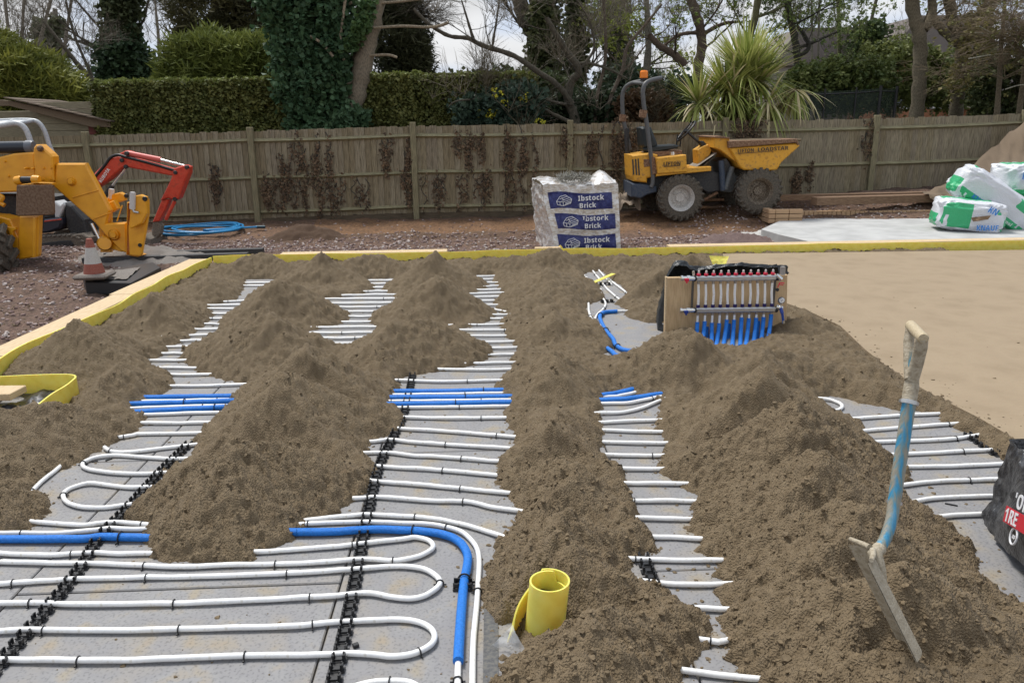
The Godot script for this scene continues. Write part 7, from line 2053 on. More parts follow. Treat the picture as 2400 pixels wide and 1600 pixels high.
func build_bags() -> void:
	M.bagskin = tinted(mat(Color.WHITE, .3))
	M.bagskin.clearcoat_enabled = true
	M.bagskin.clearcoat = .3
	M.bagskin.heightmap_enabled = true
	M.bagskin.heightmap_texture = ntex(0.03, [], 4, 7)
	M.bagskin.uv1_triplanar = true
	M.bagskin.uv1_world_triplanar = true
	M.bagskin.uv1_scale = Vector3(3, 3, 3)
	M.bagskin.heightmap_scale = .8
	var W := C(.66, .68, .72)
	var Gn := C(.03, .42, .17)
	var tone := func(q: Vector3) -> Color:
		if absf(q.z) > .9 and absf(q.y + .45) < .3 and q.x < .02: return Gn if absf(fposmod(q.x, .75) - .05) > .06 else W
		if absf(q.y) > .9 and q.z > -.55 and q.z < .35 and absf(q.x + .1) < .72: return Gn
		if absf(q.x) > .9 and q.y < .1 and absf(q.z) < .75: return Gn
		if absf(q.z) > .9 and q.y > .15 and q.x < -.1 and q.x > -.9: return Gn
		if absf(q.z) > .9 and q.y > .2 and q.x > .72: return Gn
		return W
	var tone2 := func(q: Vector3) -> Color:
		if absf(q.z) > .88 and q.y < -.25 and q.x > -.95: return Gn if absf(fposmod(q.x, .66)) > .05 else W
		if q.y > .8 and absf(q.z - .1) < .42 and absf(q.x) < .85: return Gn
		if absf(q.z) > .88 and q.y > .35 and q.x > .25: return Gn
		if q.x < -.88 and q.y < .15 and q.z > -.3: return Gn
		return W
	var blue := mat(C(.02, .20, .60), .4)
	var pw := mat(C(.78, .82, .80), .4)
	var o := thing("insulation_bag", "torn white and green insulation bag lying at the front of the heap", "insulation bag", Vector3(6.4, .12, -11.3), "insulation bags")
	var b1 := Basis(Vector3.UP, -.35) * Basis(Vector3(0, 0, 1), -.10)
	bag(o, Vector3(6.64, .335, -11.3), Vector3(.46, .225, .34), b1, 141, tone)
	words(o, "lettering", "KNAUF", Vector3(6.64, .335, -11.3) + b1 * Vector3(.22, -.12, .372), .075, b1 * Basis(Vector3(0, 0, 1), .12), blue, true, .8)
	words(o, "lettering", "KN", Vector3(6.64, .335, -11.3) + b1 * Vector3(.24, .12, .365), .085, b1 * Basis(Vector3(0, 0, 1), -.35), blue, true, .8)
	var tear := B.new()
	crumpled(tear, Vector3(6.64, .335, -11.3) + b1 * Vector3(-.02, .0, .372), Vector3(6.64, .335, -11.3) + b1 * Vector3(.22, .06, .37), Vector3(6.64, .335, -11.3) + b1 * Vector3(.02, -.05, .372), Vector3(6.64, .335, -11.3) + b1 * Vector3(.2, .0, .372), 8, 5, .03, .02)
	put("tear", tear, mott([C(.16, .10, .06), C(.26, .18, .11)], .05, Vector3(9, 9, 9), .95), o)
	o = thing("insulation_bag", "white and green insulation bag leaning steeply against the others", "insulation bag", Vector3(7.2, .12, -11.5), "insulation bags")
	var b2 := Basis(Vector3.UP, -.30) * Basis(Vector3(0, 0, 1), -.62)
	bag(o, Vector3(7.18, .50, -11.65), Vector3(.64, .27, .36), b2, 142, tone2)
	words(o, "lettering", "KNAUF", Vector3(7.18, .50, -11.65) + b2 * Vector3(-.2, -.12, .37), .07, b2, blue, true, .9)
	words(o, "lettering", "Earthwool", Vector3(7.18, .50, -11.65) + b2 * Vector3(.2, -.14, .37), .045, b2, pw, true, 1.0)
	o = thing("insulation_bag", "white and green insulation bag lying on top at the right edge", "insulation bag", Vector3(8.2, .9, -12.0), "insulation bags")
	var b3 := Basis(Vector3.UP, .15) * Basis(Vector3(0, 0, 1), -.06)
	var tone3 := func(q: Vector3) -> Color:
		if q.y > .88 and absf(q.z) < .6: return Gn
		if q.y < -.5 and q.y > -.95: return Gn
		return W
	bag(o, Vector3(8.0, .76, -12.0), Vector3(.60, .26, .36), b3, 143, tone3)
	words(o, "lettering", "KNAUF", Vector3(8.0, .76, -12.0) + b3 * Vector3(-.34, .07, .37), .10, b3, blue, true, .9)
	# the one that carries it, outside the frame
	o = thing("insulation_bag", "white and green insulation bag at the right edge below the topmost one", "insulation bag", Vector3(8.3, .12, -12.1), "insulation bags")
	bag(o, Vector3(8.35, .32, -12.1), Vector3(.7, .21, .4), Basis(Vector3.UP, -.1), 144, tone)
	# black rubble sack cut by the right edge
	var k := thing("black_bag", "glossy black plastic bag with red and white print at the right edge", "bag", Vector3(1.955,0,-2.668))
	var sk := B.new()
	var f := fn(1.0, FastNoiseLite.TYPE_SIMPLEX, 3, 151)
	f.fractal_type = FastNoiseLite.FRACTAL_RIDGED
	var left: Array = spline([Vector3(1.972,0.003,-2.86), Vector3(1.968,0.055,-2.86), Vector3(1.977,0.085,-2.86), Vector3(2.009,0.124,-2.88), Vector3(2.032,0.189,-2.9), Vector3(2.053,0.273,-2.92), Vector3(2.084,0.345,-2.95)], 4)
	var frontL: Array = spline([Vector3(1.94,0.016,-2.8), Vector3(1.909,0.105,-2.74), Vector3(1.903,0.158,-2.72), Vector3(1.932,0.196,-2.74), Vector3(1.971,0.249,-2.78), Vector3(2.021,0.311,-2.84), Vector3(2.083,0.354,-2.93)], 4)
	var midf: Array = spline([Vector3(1.858,0.081,-2.48), Vector3(1.833,0.197,-2.44), Vector3(1.845,0.248,-2.45), Vector3(1.886,0.295,-2.5), Vector3(1.948,0.348,-2.58), Vector3(2.042,0.375,-2.7), Vector3(2.16,0.38,-2.86)], 4)
	var farf: Array = spline([Vector3(1.85,0.109,-2.3), Vector3(1.83,0.238,-2.28), Vector3(1.846,0.314,-2.3), Vector3(1.91,0.359,-2.38), Vector3(1.983,0.397,-2.48), Vector3(2.09,0.411,-2.62), Vector3(2.231,0.401,-2.8)], 4)
	var back: Array = spline([Vector3(2.582,-0.227,-2.95), Vector3(2.564,-0.134,-2.95), Vector3(2.546,-0.043,-2.95), Vector3(2.529,0.047,-2.95), Vector3(2.499,0.158,-2.95), Vector3(2.449,0.254,-2.95), Vector3(2.394,0.334,-2.95)], 4)
	var rows := []
	var prof := [back, farf, midf, frontL, left, left.map(func(p): return p + Vector3(.02, 0, -.10)), back.map(func(p): return p + Vector3(0, 0, -.15))]
	for i in (prof.size() - 1) * 6 + 1:
		var a := i / 6
		var t := (i % 6) / 6.0
		var r := []
		for j in left.size():
			var p: Vector3 = prof[mini(a, prof.size() - 1)][j].lerp(prof[mini(a + 1, prof.size() - 1)][j], t)
			p += Vector3(.008, .0, .010) * f.get_noise_3dv(p * 7.0)
			r.append(p)
		rows.append(r)
	smooth_grid(sk, rows)
	var bagm := mott([C(.010, .010, .011), C(.022, .022, .024), C(.05, .05, .052), C(.10, .10, .10)], .012, Vector3(3, 3, 3), .3, .3, .03, 152)
	put("plastic_skin", sk, bagm, k)
	var ux: Vector3 = (midf[9] - frontL[11]).normalized()
	var nz: Vector3 = ux.cross(Vector3(.12, 1, .12).normalized()).normalized()
	var uy := nz.cross(ux).normalized()
	var bb := Basis(ux, uy, nz)
	var pc := (midf[8] as Vector3).lerp(frontL[11], .62) + nz * .03
	var pr := B.new()
	pr.box(pc + ux * .10, Vector3(.26, .062, .003), .001, bb)
	put("red_print", pr, mat(C(.50, .02, .035), .4), k)
	var wht := mat(C(.72, .72, .74), .4)
	words(k, "lettering", "1RE", pc + ux * .04 + nz * .003, .05, bb, wht, true, 1.0)
	words(k, "lettering", "'OR", pc + ux * .09 + uy * .066 + nz * .0, .056, bb, wht, true, 1.0)
	var rg := B.new()
	var rc := (midf[4] as Vector3).lerp(frontL[5], .35) + nz * .02
	var ring := []
	for i in 21: ring.append(rc + ux * cos(TAU * i / 20.0) * .03 + uy * sin(TAU * i / 20.0) * .03)
	rg.tube(ring, .004, 6, false)
	put("ring_mark", rg, wht, k)
	words(k, "lettering", "as", rc, .018, bb, wht, true, 1.0)

# ---------- trees, hedges and houses beyond the fence ----------
var L := {}
func leaf_mesh(n: int, len: float, wid: float, spread: float, sd: int) -> ArrayMesh:   # a clump of folded leaves
	var r := RandomNumberGenerator.new()
	r.seed = sd
	var b := B.new()
	for k in n:
		var d := Vector3(r.randf_range(-1, 1), r.randf_range(-.6, 1), r.randf_range(-1, 1)).normalized()
		var c := Vector3(r.randf_range(-1, 1), r.randf_range(-1, 1), r.randf_range(-1, 1)) * spread
		var s := d.cross(Vector3(r.randf_range(-1, 1), r.randf_range(-1, 1), r.randf_range(-1, 1))).normalized() * wid * .5
		var up := d.cross(s).normalized() * wid * .12
		b.col = Color.WHITE * r.randf_range(.75, 1.2)
		b.t(c, c + d * len * .5 + s + up, c + d * len)
		b.t(c, c + d * len, c + d * len * .5 - s + up)
	return b.mesh()
func twig_mesh(n: int, len: float, r0: float, sd: int, droop := 0.0) -> ArrayMesh:
	var r := RandomNumberGenerator.new()
	r.seed = sd
	var b := B.new()
	for k in n:
		var p := Vector3(0, len * .06 * k / n, 0)
		var d := Vector3(r.randf_range(-.9, .9), r.randf_range(.25, 1.0), r.randf_range(-.9, .9)).normalized()
		var pts := [p]
		for i in 3:
			d = (d + Vector3(r.randf_range(-.3, .3), r.randf_range(-.2, .3) - droop, r.randf_range(-.3, .3))).normalized()
			pts.append(pts[-1] + d * len * r.randf_range(.22, .38))
		b.tube(pts, [r0, r0 * .75, r0 * .5, r0 * .25], 3, false)
		for i in [1, 2]:
			var e := (d + Vector3(r.randf_range(-1, 1), r.randf_range(-.5, .8), r.randf_range(-1, 1))).normalized()
			b.tube([pts[i], pts[i] + e * len * .18, pts[i] + e * len * .32 + Vector3(0, len * .03, 0)], [r0 * .6, r0 * .4, r0 * .2], 3, false)
	return b.mesh()
func rot(s: float) -> Basis:
	return (Basis(Vector3.UP, rf(0, TAU)) * Basis(Vector3(1, 0, 0), rf(-1.2, 1.2))).scaled(Vector3.ONE * s)
func clumps(o: Node3D, called: String, mesh: Mesh, where: Array, s0: float, s1: float, c0: Color, c1: Color, upright := false) -> void:
	var xf := []
	var cols := []
	for p in where:
		var s := rf(s0, s1)
		xf.append(Transform3D((Basis(Vector3.UP, rf(0, TAU)) * Basis(Vector3(1, 0, 0), rf(-.4, .4))).scaled(Vector3.ONE * s) if upright else rot(s), p))
		var t := clampf(rf(0, 1) * .6 + .4 * (0.5 + gn.get_noise_3dv(p * 1.1)), 0, 1)
		cols.append(c0.lerp(c1, t))
	multi(called, mesh, M.leaf, xf, o, cols)
func blob(c: Vector3, r: Vector3, n: int, inner := .55, sd := 0.0) -> Array:
	var out := []
	for i in n:
		var d := Vector3(rf(-1, 1), rf(-1, 1), rf(-1, 1)).normalized()
		var k := lerpf(inner, 1.0, sqrt(rf(0, 1))) * (1.0 + .38 * gn.get_noise_3dv(d * 1.6 + c + Vector3.ONE * sd))
		out.append(c + d * r * k)
	return out
func grow(b: B, tips: Array, p: Vector3, d: Vector3, len: float, r: float, lv: int, up := .15, wild := .35) -> void:
	var pts := [p]
	var rad := [r]
	var n := 5
	for i in n:
		d = (d + Vector3(rf(-1, 1), rf(-1, 1), rf(-1, 1)) * wild * .5 + Vector3(0, up * .25, 0)).normalized()
		pts.append(pts[-1] + d * len / n)
		rad.append(lerpf(r, r * .45, (i + 1.0) / n))
	b.tube(pts, rad, 6 if r > .05 else (4 if r > .02 else 3), false)
	tips.append(pts[-1])
	if lv <= 0: 
		tips.append(pts[3])
		return
	for k in (3 if lv > 1 else 3):
		var i := 2 + k % 4
		var nd := (d + Vector3(rf(-1, 1), rf(-.6, .9), rf(-1, 1)) * .95).normalized()
		grow(b, tips, pts[mini(i, n)], nd, len * rf(.5, .78), rad[mini(i, n)] * .72, lv - 1, up, wild)
# limbs: arrays of points with start and end radius; from them branches spring
func tree(called: String, label: String, limbs: Array, bark: Color, nb: int, blen: float, lv: int, twigs: int, twc: Color, leafc := [], up := .15, cat := "tree", tw := 0, tws := 1.0) -> Node3D:
	var at: Vector3 = limbs[0][0][0]
	var o := thing(called, label, cat, Vector3(at.x, 0.1, at.z), "")
	var tb := B.new()
	tb.col = bark
	var bb := B.new()
	bb.col = bark * .75
	var tips := []
	for l in limbs:
		var s: Array = spline(l[0], 6)
		var rr := []
		for i in s.size():
			rr.append(lerpf(l[1], l[2], float(i) / (s.size() - 1)) * (1.0 + .10 * sin(i * 2.1 + l[1] * 90.0)))
			s[i] += Vector3(rf(-.3, .3), 0, rf(-.3, .3)) * rr[i] * .4
		tb.tube(s, rr, 10 if l[1] > .08 else 6, false)
		for k in nb:
			var i := int(lerpf(s.size() * .25, s.size() - 1.0, (k + rf(0, 1)) / nb))
			i = mini(i, s.size() - 1)
			var d := Vector3(rf(-1, 1), rf(-.15, .8), rf(-.8, .8)).normalized()
			grow(bb, tips, s[i], d, blen * rf(.6, 1.2), maxf(rr[i] * .30, .008), lv, up)
	put("trunk", tb, M.bark, o)
	put("branches", bb, M.bark, o, "stuff")
	if twigs > 0 and tips.size():
		var where := []
		for i in twigs: where.append(tips[rng.randi() % tips.size()] + Vector3(rf(-.1, .1), rf(-.1, .1), rf(-.1, .1)))
		clumps(o, "twigs", L.twig if tw == 0 else L.droop, where, .6 * tws, 1.3 * tws, twc * .45, twc * .8, true)
	if leafc.size():
		var where := []
		for i in int(leafc[0]): where.append(tips[rng.randi() % tips.size()] + Vector3(rf(-1, 1), rf(-1, 1), rf(-1, 1)) * leafc[3])
		clumps(o, "leaves", L.small, where, .7, 1.5, leafc[1], leafc[2])
	return o
func ivy_on(o: Node3D, pts: Array, r0: float, r1: float, n: int, c0: Color, c1: Color, s := 1.0) -> void:
	var q: Array = spline(pts, 8)
	var where := []
	for i in n:
		var t := rf(0, 1)
		var p: Vector3 = q[int(t * (q.size() - 1))]
		var d := Vector3(rf(-1, 1), rf(-.5, .5), rf(-1, 1)).normalized()
		var r := lerpf(r0, r1, t) * (1.0 + .55 * gn.get_noise_3dv(p * 1.8 + d * 1.2)) * sqrt(rf(.3, 1)) * (1.0 if rf(0, 1) < .93 else rf(1.0, 1.35))
		where.append(p + d * r)
	clumps(o, "ivy_leaves", L.ivy, where, .75 * s, 1.25 * s, c0, c1)

func hedge(label: String, a: Vector3, b: Vector3, h: float, w: float, n: int) -> void:
	var o := thing("clipped_hedge", label, "hedge", (a + b) / 2.0 * Vector3(1, 0, 1))
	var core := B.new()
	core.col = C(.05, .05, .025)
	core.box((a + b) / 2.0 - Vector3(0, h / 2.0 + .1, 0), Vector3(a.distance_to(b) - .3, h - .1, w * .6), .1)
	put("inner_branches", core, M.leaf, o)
	var where := []
	var tops := []
	for i in n:
		var u := rf(0, 1)
		var p := a.lerp(b, u)
		if i % 4 == 0: tops.append(p + Vector3(0, rf(-.08, .03) + .06 * gn.get_noise_2d(p.x * 3.0, 5.0), rf(-.5, .5) * w))
		elif i % 9 == 1: where.append((a if i % 2 else b) + Vector3(rf(-.12, .12), rf(-h, 0), rf(-.5, .5) * w))
		else: where.append(p + Vector3(0, rf(-h, 0), w * .5 * (1.0 if i % 3 else -1.0) * rf(.8, 1.05) + .10 * gn.get_noise_2d(p.x * 4.0, p.y * 4.0)))
	clumps(o, "leaves", L.small, where, .9, 1.7, C(.06, .08, .02), C(.20, .20, .06))
	clumps(o, "top_shoots", L.small, tops, .9, 1.6, C(.13, .16, .035), C(.22, .25, .07))

func build_background() -> void:
	L.small = leaf_mesh(9, .055, .034, .055, 1)
	L.ivy = leaf_mesh(5, .10, .095, .07, 2)
	L.spray = leaf_mesh(12, .15, .035, .06, 3)
	L.fern = leaf_mesh(14, .22, .03, .08, 4)
	L.twig = twig_mesh(6, .62, .0042, 5)
	L.droop = twig_mesh(7, .8, .0042, 6, .32)
	rng.seed = 77
	var grey := C(0.330, 0.300, 0.232)
	var dk := C(0.165, 0.140, 0.101)
	var pale := C(.40, .335, .245)
	# --- clipped hedge in two lengths
	hedge("long clipped green hedge standing behind the fence at left", Vector3(-7.995,2.545,-16.2), Vector3(-4.135,2.563,-16.2), 1.15, 1.1, 9500)
	hedge("clipped green hedge standing behind the fence between ivy-clad tree and bare tree", Vector3(-3.18,2.608,-16.2), Vector3(0.406,2.605,-16.2), 1.15, 1.1, 9500)
	# --- the big ivy-clad tree with the pale bark
	var t := tree("ivy_clad_tree", "big pale-barked leaning tree half smothered in dark ivy behind the fence", [
		[[Vector3(-3.171,1.619,-15.6), Vector3(-3.05,2.022,-15.6), Vector3(-2.876,2.499,-15.6), Vector3(-2.679,3.123,-15.6), Vector3(-2.489,3.808,-15.6), Vector3(-2.296,4.623,-15.6)], .21, .165],
		[[Vector3(-3.231,1.947,-15.8), Vector3(-3.054,2.672,-15.8), Vector3(-2.859,3.455,-15.8), Vector3(-2.713,4.442,-15.8)], .075, .07],
		[[Vector3(-3.835,1.626,-15.9), Vector3(-3.948,2.849,-15.9), Vector3(-4.152,3.869,-15.9), Vector3(-4.289,4.629,-15.9)], .16, .13],
		[[Vector3(-3.674,2.037,-15.9), Vector3(-3.502,3.16,-15.9), Vector3(-3.279,4.467,-15.9)], .12, .1]], pale, 2, .7, 1, 0, dk)
	var sb := B.new()
	sb.col = C(0.542, 0.446, 0.310)
	for l in [[Vector3(-2.493,3.451,-15.4), Vector3(-1.951,3.474,-15.4), Vector3(-1.377,3.441,-15.3), Vector3(-1.086,3.5,-15.2)], [Vector3(-2.452,3.884,-15.5), Vector3(-1.901,3.922,-15.5), Vector3(-1.325,3.974,-15.4)], [Vector3(-2.637,2.974,-15.5), Vector3(-2.261,2.977,-15.4), Vector3(-2.084,2.928,-15.4)], [Vector3(-3.063,2.871,-15.3), Vector3(-3.101,3.251,-15.3), Vector3(-3.026,3.625,-15.3), Vector3(-2.939,4.067,-15.3)], [Vector3(-3.239,2.941,-15.2), Vector3(-3.422,3.17,-15.2), Vector3(-3.636,3.293,-15.2)], [Vector3(-2.552,3.825,-15.5), Vector3(-2.705,3.961,-15.5), Vector3(-2.953,3.875,-15.5)]]:
		sb.tube(spline(l, 5), .028, 6)
	put("branch_stub", sb, M.bark, t, "stuff")
	ivy_on(t, [Vector3(-3.738,1.626,-15.6), Vector3(-3.801,2.192,-15.6), Vector3(-3.88,2.748,-15.6), Vector3(-4.017,3.381,-15.7), Vector3(-4.168,3.993,-15.7), Vector3(-4.276,4.461,-15.8)], .56, .5, 3000, C(0.035, 0.081, 0.039), C(0.120, 0.211, 0.100), 1.1)
	ivy_on(t, [Vector3(-3.445,1.622,-15.5), Vector3(-3.368,2.421,-15.5), Vector3(-3.291,3.121,-15.5), Vector3(-3.25,3.968,-15.6), Vector3(-3.193,4.413,-15.6)], .33, .3, 1700, C(0.035, 0.081, 0.039), C(0.120, 0.211, 0.100), 1.1)
	ivy_on(t, [Vector3(-3.566,1.625,-15.3), Vector3(-3.143,1.739,-15.3), Vector3(-2.866,1.919,-15.3)], .26, .18, 700, C(0.042, 0.095, 0.047), C(0.155, 0.255, 0.131), 1.1)
	ivy_on(t, [Vector3(-2.966,3.099,-15.3), Vector3(-2.7,3.472,-15.3), Vector3(-2.575,3.916,-15.3)], .10, .12, 160, C(0.042, 0.095, 0.039), C(0.155, 0.255, 0.092), .9)
	# --- left: conifers, ivy-clad trunk, thin bare trees
	t = tree("conifer_shrub", "bushy yellow-green conifer behind the shed at the left edge", [[[Vector3(-11.52,2.299,-19), Vector3(-11.209,3.447,-19)], .12, .05]], dk, 0, 1, 0, 0, dk, [], .1, "conifer")
	var wh := blob(Vector3(-11.523,2.832,-19), Vector3(1.25, .72, 1.0), 1300) + blob(Vector3(-10.765,2.533,-19), Vector3(.85, .42, .8), 800) + blob(Vector3(-12.366,3.177,-19), Vector3(.9, .85, 1.0), 900)
	clumps(t, "sprays", L.fern, wh, .9, 1.6, C(0.077, 0.106, 0.020), C(0.330, 0.330, 0.068))
	t = tree("conifer_shrub", "yellow-green feathery conifer above the left hedge", [[[Vector3(-6.584,2.626,-19), Vector3(-6.468,3.671,-19)], .12, .05]], dk, 0, 1, 0, 0, dk, [], .1, "conifer")
	wh = blob(Vector3(-6.733,3.107,-19), Vector3(1.1, .62, .9), 1400) + blob(Vector3(-5.876,3.097,-19), Vector3(.5, .6, .7), 700) + blob(Vector3(-7.467,2.878,-19), Vector3(.6, .4, .6), 500)
	clumps(t, "sprays", L.fern, wh, .8, 1.5, C(0.068, 0.098, 0.020), C(0.290, 0.320, 0.077))
	t = tree("drooping_conifer", "tall dark brown-green drooping conifer above the left hedge", [[[Vector3(-7.502,2.732,-21), Vector3(-7.288,4.603,-21), Vector3(-7.031,6.381,-21)], .25, .15]], dk, 6, 1.6, 1, 155, C(0.145, 0.116, 0.068), [], -.3, "conifer", 1, 1.4)
	wh = blob(Vector3(-7.518,4.504,-21), Vector3(1.1, 1.4, 1.0), 520, .2) + blob(Vector3(-6.523,4.593,-21), Vector3(.8, 1.5, .8), 380, .2)
	clumps(t, "sprays", L.fern, wh, .8, 1.5, C(0.043, 0.046, 0.020), C(0.136, 0.120, 0.050))
	t = tree("ivy_clad_tree", "dark ivy-clad forked trunk with long bare branches left of the hedge top", [
		[[Vector3(-11.381,2.554,-24), Vector3(-11.264,3.525,-24), Vector3(-11.28,4.359,-24), Vector3(-11.266,5.291,-24), Vector3(-11.216,6.203,-24)], .26, .16], [[Vector3(-11.14,3.763,-24), Vector3(-10.944,4.59,-24), Vector3(-10.727,5.743,-24)], .16, .12],
		[[Vector3(-11.295,4.004,-24), Vector3(-11.727,4.482,-24), Vector3(-12.199,5.071,-24), Vector3(-12.602,5.652,-24)], .045, .02], [[Vector3(-11.323,4.241,-24), Vector3(-11.593,4.948,-24), Vector3(-11.779,5.756,-24)], .04, .02], [[Vector3(-10.856,4.413,-24), Vector3(-10.493,4.76,-24), Vector3(-10.295,5.279,-24), Vector3(-10.108,5.736,-24)], .04, .02]], dk, 2, 1.3, 2, 40, C(0.194, 0.155, 0.106), [], .3)
	ivy_on(t, [Vector3(-11.259,2.728,-23.8), Vector3(-11.145,3.509,-23.8), Vector3(-11.121,4.101,-23.8)], .95, .6, 1500, C(0.026, 0.051, 0.025), C(0.100, 0.155, 0.070), 1.3)
	ivy_on(t, [Vector3(-11.171,4.102,-23.8), Vector3(-11.182,5.032,-23.8), Vector3(-11.119,5.941,-23.8)], .42, .3, 700, C(0.042, 0.055, 0.025), C(0.135, 0.155, 0.070), 1.2)
	ivy_on(t, [Vector3(-10.987,3.982,-23.8), Vector3(-10.761,5.027,-23.8), Vector3(-10.621,5.822,-23.8)], .32, .28, 500, C(0.042, 0.055, 0.025), C(0.135, 0.155, 0.070), 1.2)
	t = tree("bare_tree", "dark leaning bare branch tree left of the hedge end", [[[Vector3(-9.782,2.56,-20), Vector3(-10.071,2.767,-20), Vector3(-10.477,3.226,-20), Vector3(-10.817,3.728,-20), Vector3(-11.152,4.222,-20)], .09, .03], [[Vector3(-10.162,2.87,-20), Vector3(-10.469,3.92,-20), Vector3(-10.55,4.698,-20)], .04, .02]], dk, 3, 1.2, 2, 68, C(0.214, 0.174, 0.126), [], .2)
	for k in 2:
		t = tree("ivy_clad_tree", ["far grey-green ivy column above the shed, left one of two", "far grey-green ivy column above the shed, right one of two"][k], [[[Vector3(-20.695,2.495,-36), Vector3(-20.29,5.043,-36), Vector3(-20.096,6.368,-36)] if k == 0 else [Vector3(-20.153,2.488,-36), Vector3(-19.758,5.037,-36), Vector3(-19.496,6.797,-36)], .2, .1]], grey, 2, 1.2, 1, 18, grey)
		ivy_on(t, [Vector3(-20.599,3.05,-36), Vector3(-20.29,5.043,-36), Vector3(-20.112,6.28,-36)] if k == 0 else [Vector3(-20.021,3.042,-36), Vector3(-19.739,5.037,-36), Vector3(-19.556,6.449,-36)], .5, .22, 260, C(0.100, 0.120, 0.070), C(0.272, 0.272, 0.159), 2.0)
	var thin := [[28, 190, 5, -60, 30], [52, 190, 58, -60, 33], [75, 160, 130, -60, 30], [140, 200, 175, -60, 34], [380, 170, 360, -40, 33], [410, 150, 420, -60, 30]]
	var names := ["slim bare tree at the far left edge against the sky", "slim bare tree, second from the left edge", "slim bare tree leaning right above the left conifer", "slim bare tree between ivy columns and the forked trunk", "pale twiggy bare tree right of the forked ivy trunk", "bare twiggy tree left of the drooping conifer"]
	var ends := [[Vector3(-18.354,2.831,-30), Vector3(-18.09,4.937,-30), Vector3(-17.91,7.387,-30)], [Vector3(-19.765,2.944,-33), Vector3(-19.379,5.26,-33), Vector3(-18.721,7.95,-33)], [Vector3(-18.184,3.335,-31), Vector3(-17.446,5.184,-31), Vector3(-16.419,7.408,-31)], [Vector3(-18.763,2.963,-34), Vector3(-18.182,5.347,-34), Vector3(-17.31,7.957,-34)], [Vector3(-14.123,3.042,-33), Vector3(-13.966,4.867,-33), Vector3(-13.899,6.637,-33)], [Vector3(-12.197,2.908,-30), Vector3(-12.045,4.715,-30), Vector3(-11.438,7.027,-30)]]
	for k in 6: tree("bare_tree", names[k], [[ends[k], .09, .04]], C(0.408, 0.349, 0.271), 8, 1.7, 2, 130 if k >= 4 else 60, C(0.388, 0.339, 0.261), [], .35, "tree", 0, 1.5)
	# --- right of the ivy tree
	t = tree("dark_conifer", "dark brown-green conifer right of the pale-barked tree", [[[Vector3(-2.857,2.459,-21), Vector3(-2.836,3.934,-21), Vector3(-2.859,5.55,-21)], .25, .12]], dk, 5, 1.2, 1, 105, C(0.145, 0.116, 0.077), [], -.2, "conifer", 1, 1.3)
	wh = blob(Vector3(-2.896,3.831,-21), Vector3(.7, 1.3, .7), 550, .2) + blob(Vector3(-2.365,3.356,-21), Vector3(.42, .75, .5), 700, .3) + blob(Vector3(-2.897,4.853,-21), Vector3(.7, 1.0, .6), 400, .2)
	clumps(t, "sprays", L.fern, wh, .7, 1.3, C(0.027, 0.035, 0.015), C(0.106, 0.106, 0.050))
	t = tree("bare_tree", "many-branched bare fruit tree behind the fence over the brick pack", [
		[[Vector3(1.341,1.56,-15.9), Vector3(1.278,1.876,-15.9), Vector3(1.165,2.123,-15.9), Vector3(1.222,2.464,-15.9), Vector3(1.364,2.697,-15.8), Vector3(1.126,3.032,-15.8), Vector3(0.894,3.359,-15.7), Vector3(0.729,3.63,-15.7)], .11, .04],
		[[Vector3(1.243,2.054,-15.8), Vector3(0.938,2.417,-15.7), Vector3(0.557,2.654,-15.6), Vector3(0.103,2.94,-15.5), Vector3(-0.464,3.115,-15.4), Vector3(-0.745,3.248,-15.4), Vector3(-1.109,3.298,-15.4), Vector3(-1.465,3.506,-15.4), Vector3(-1.735,3.771,-15.4)], .065, .03],
		[[Vector3(1.289,1.685,-15.8), Vector3(0.849,1.877,-15.6), Vector3(0.552,2.055,-15.5), Vector3(0.259,2.175,-15.4)], .045, .015],
		[[Vector3(1.237,2.778,-15.8), Vector3(1.53,2.814,-15.8), Vector3(1.965,2.696,-15.9), Vector3(2.308,2.531,-15.9)], .04, .015],
		[[Vector3(1.108,2.053,-15.7), Vector3(0.76,2.132,-15.5), Vector3(0.466,2.275,-15.4)], .035, .012],
		[[Vector3(1.364,2.697,-15.8), Vector3(1.652,3.088,-15.8), Vector3(1.519,3.633,-15.8), Vector3(1.185,4.095,-15.8)], .035, .015],
		[[Vector3(-0.626,3.17,-15.4), Vector3(-0.737,3.535,-15.4), Vector3(-0.847,3.909,-15.4)], .035, .012], [[Vector3(-0.302,3.075,-15.4), Vector3(-0.213,3.528,-15.4), Vector3(-0.124,4.048,-15.4)], .03, .012],
		[[Vector3(-0.069,2.308,-15.3), Vector3(-0.482,2.181,-15.3), Vector3(-0.977,2.132,-15.3), Vector3(-1.145,2.032,-15.3)], .03, .01]], C(.15, .13, .095), 3, .75, 2, 130, C(0.330, 0.281, 0.204), [], .1)
	t = tree("bare_tree", "pair of slim pinkish-grey stems forking beside the dumper's roll bar", [[[Vector3(1.706,1.555,-16), Vector3(1.747,2.218,-16), Vector3(1.889,2.864,-16), Vector3(1.877,3.498,-16), Vector3(1.793,4.423,-16)], .04, .03], [[Vector3(1.941,1.552,-16), Vector3(1.974,2.051,-16), Vector3(2.233,2.699,-16), Vector3(2.308,3.098,-16), Vector3(2.633,3.489,-16), Vector3(2.954,3.874,-16)], .05, .025], [[Vector3(2.193,2.619,-16), Vector3(2.441,2.857,-16), Vector3(2.727,3.212,-16)], .025, .012]], C(.22, .175, .13), 2, .9, 2, 49, C(0.369, 0.320, 0.242), [], .25)
	t = tree("ivy_clad_tree", "thick dark leaning trunk with ivy hanging below it in the middle of the skyline", [[[Vector3(1.048,2.398,-24), Vector3(0.898,3.735,-24), Vector3(0.61,4.449,-24), Vector3(0.364,5.035,-24), Vector3(0.186,5.84,-24)], .18, .24]], dk, 3, 1.6, 2, 80, C(0.194, 0.165, 0.116))
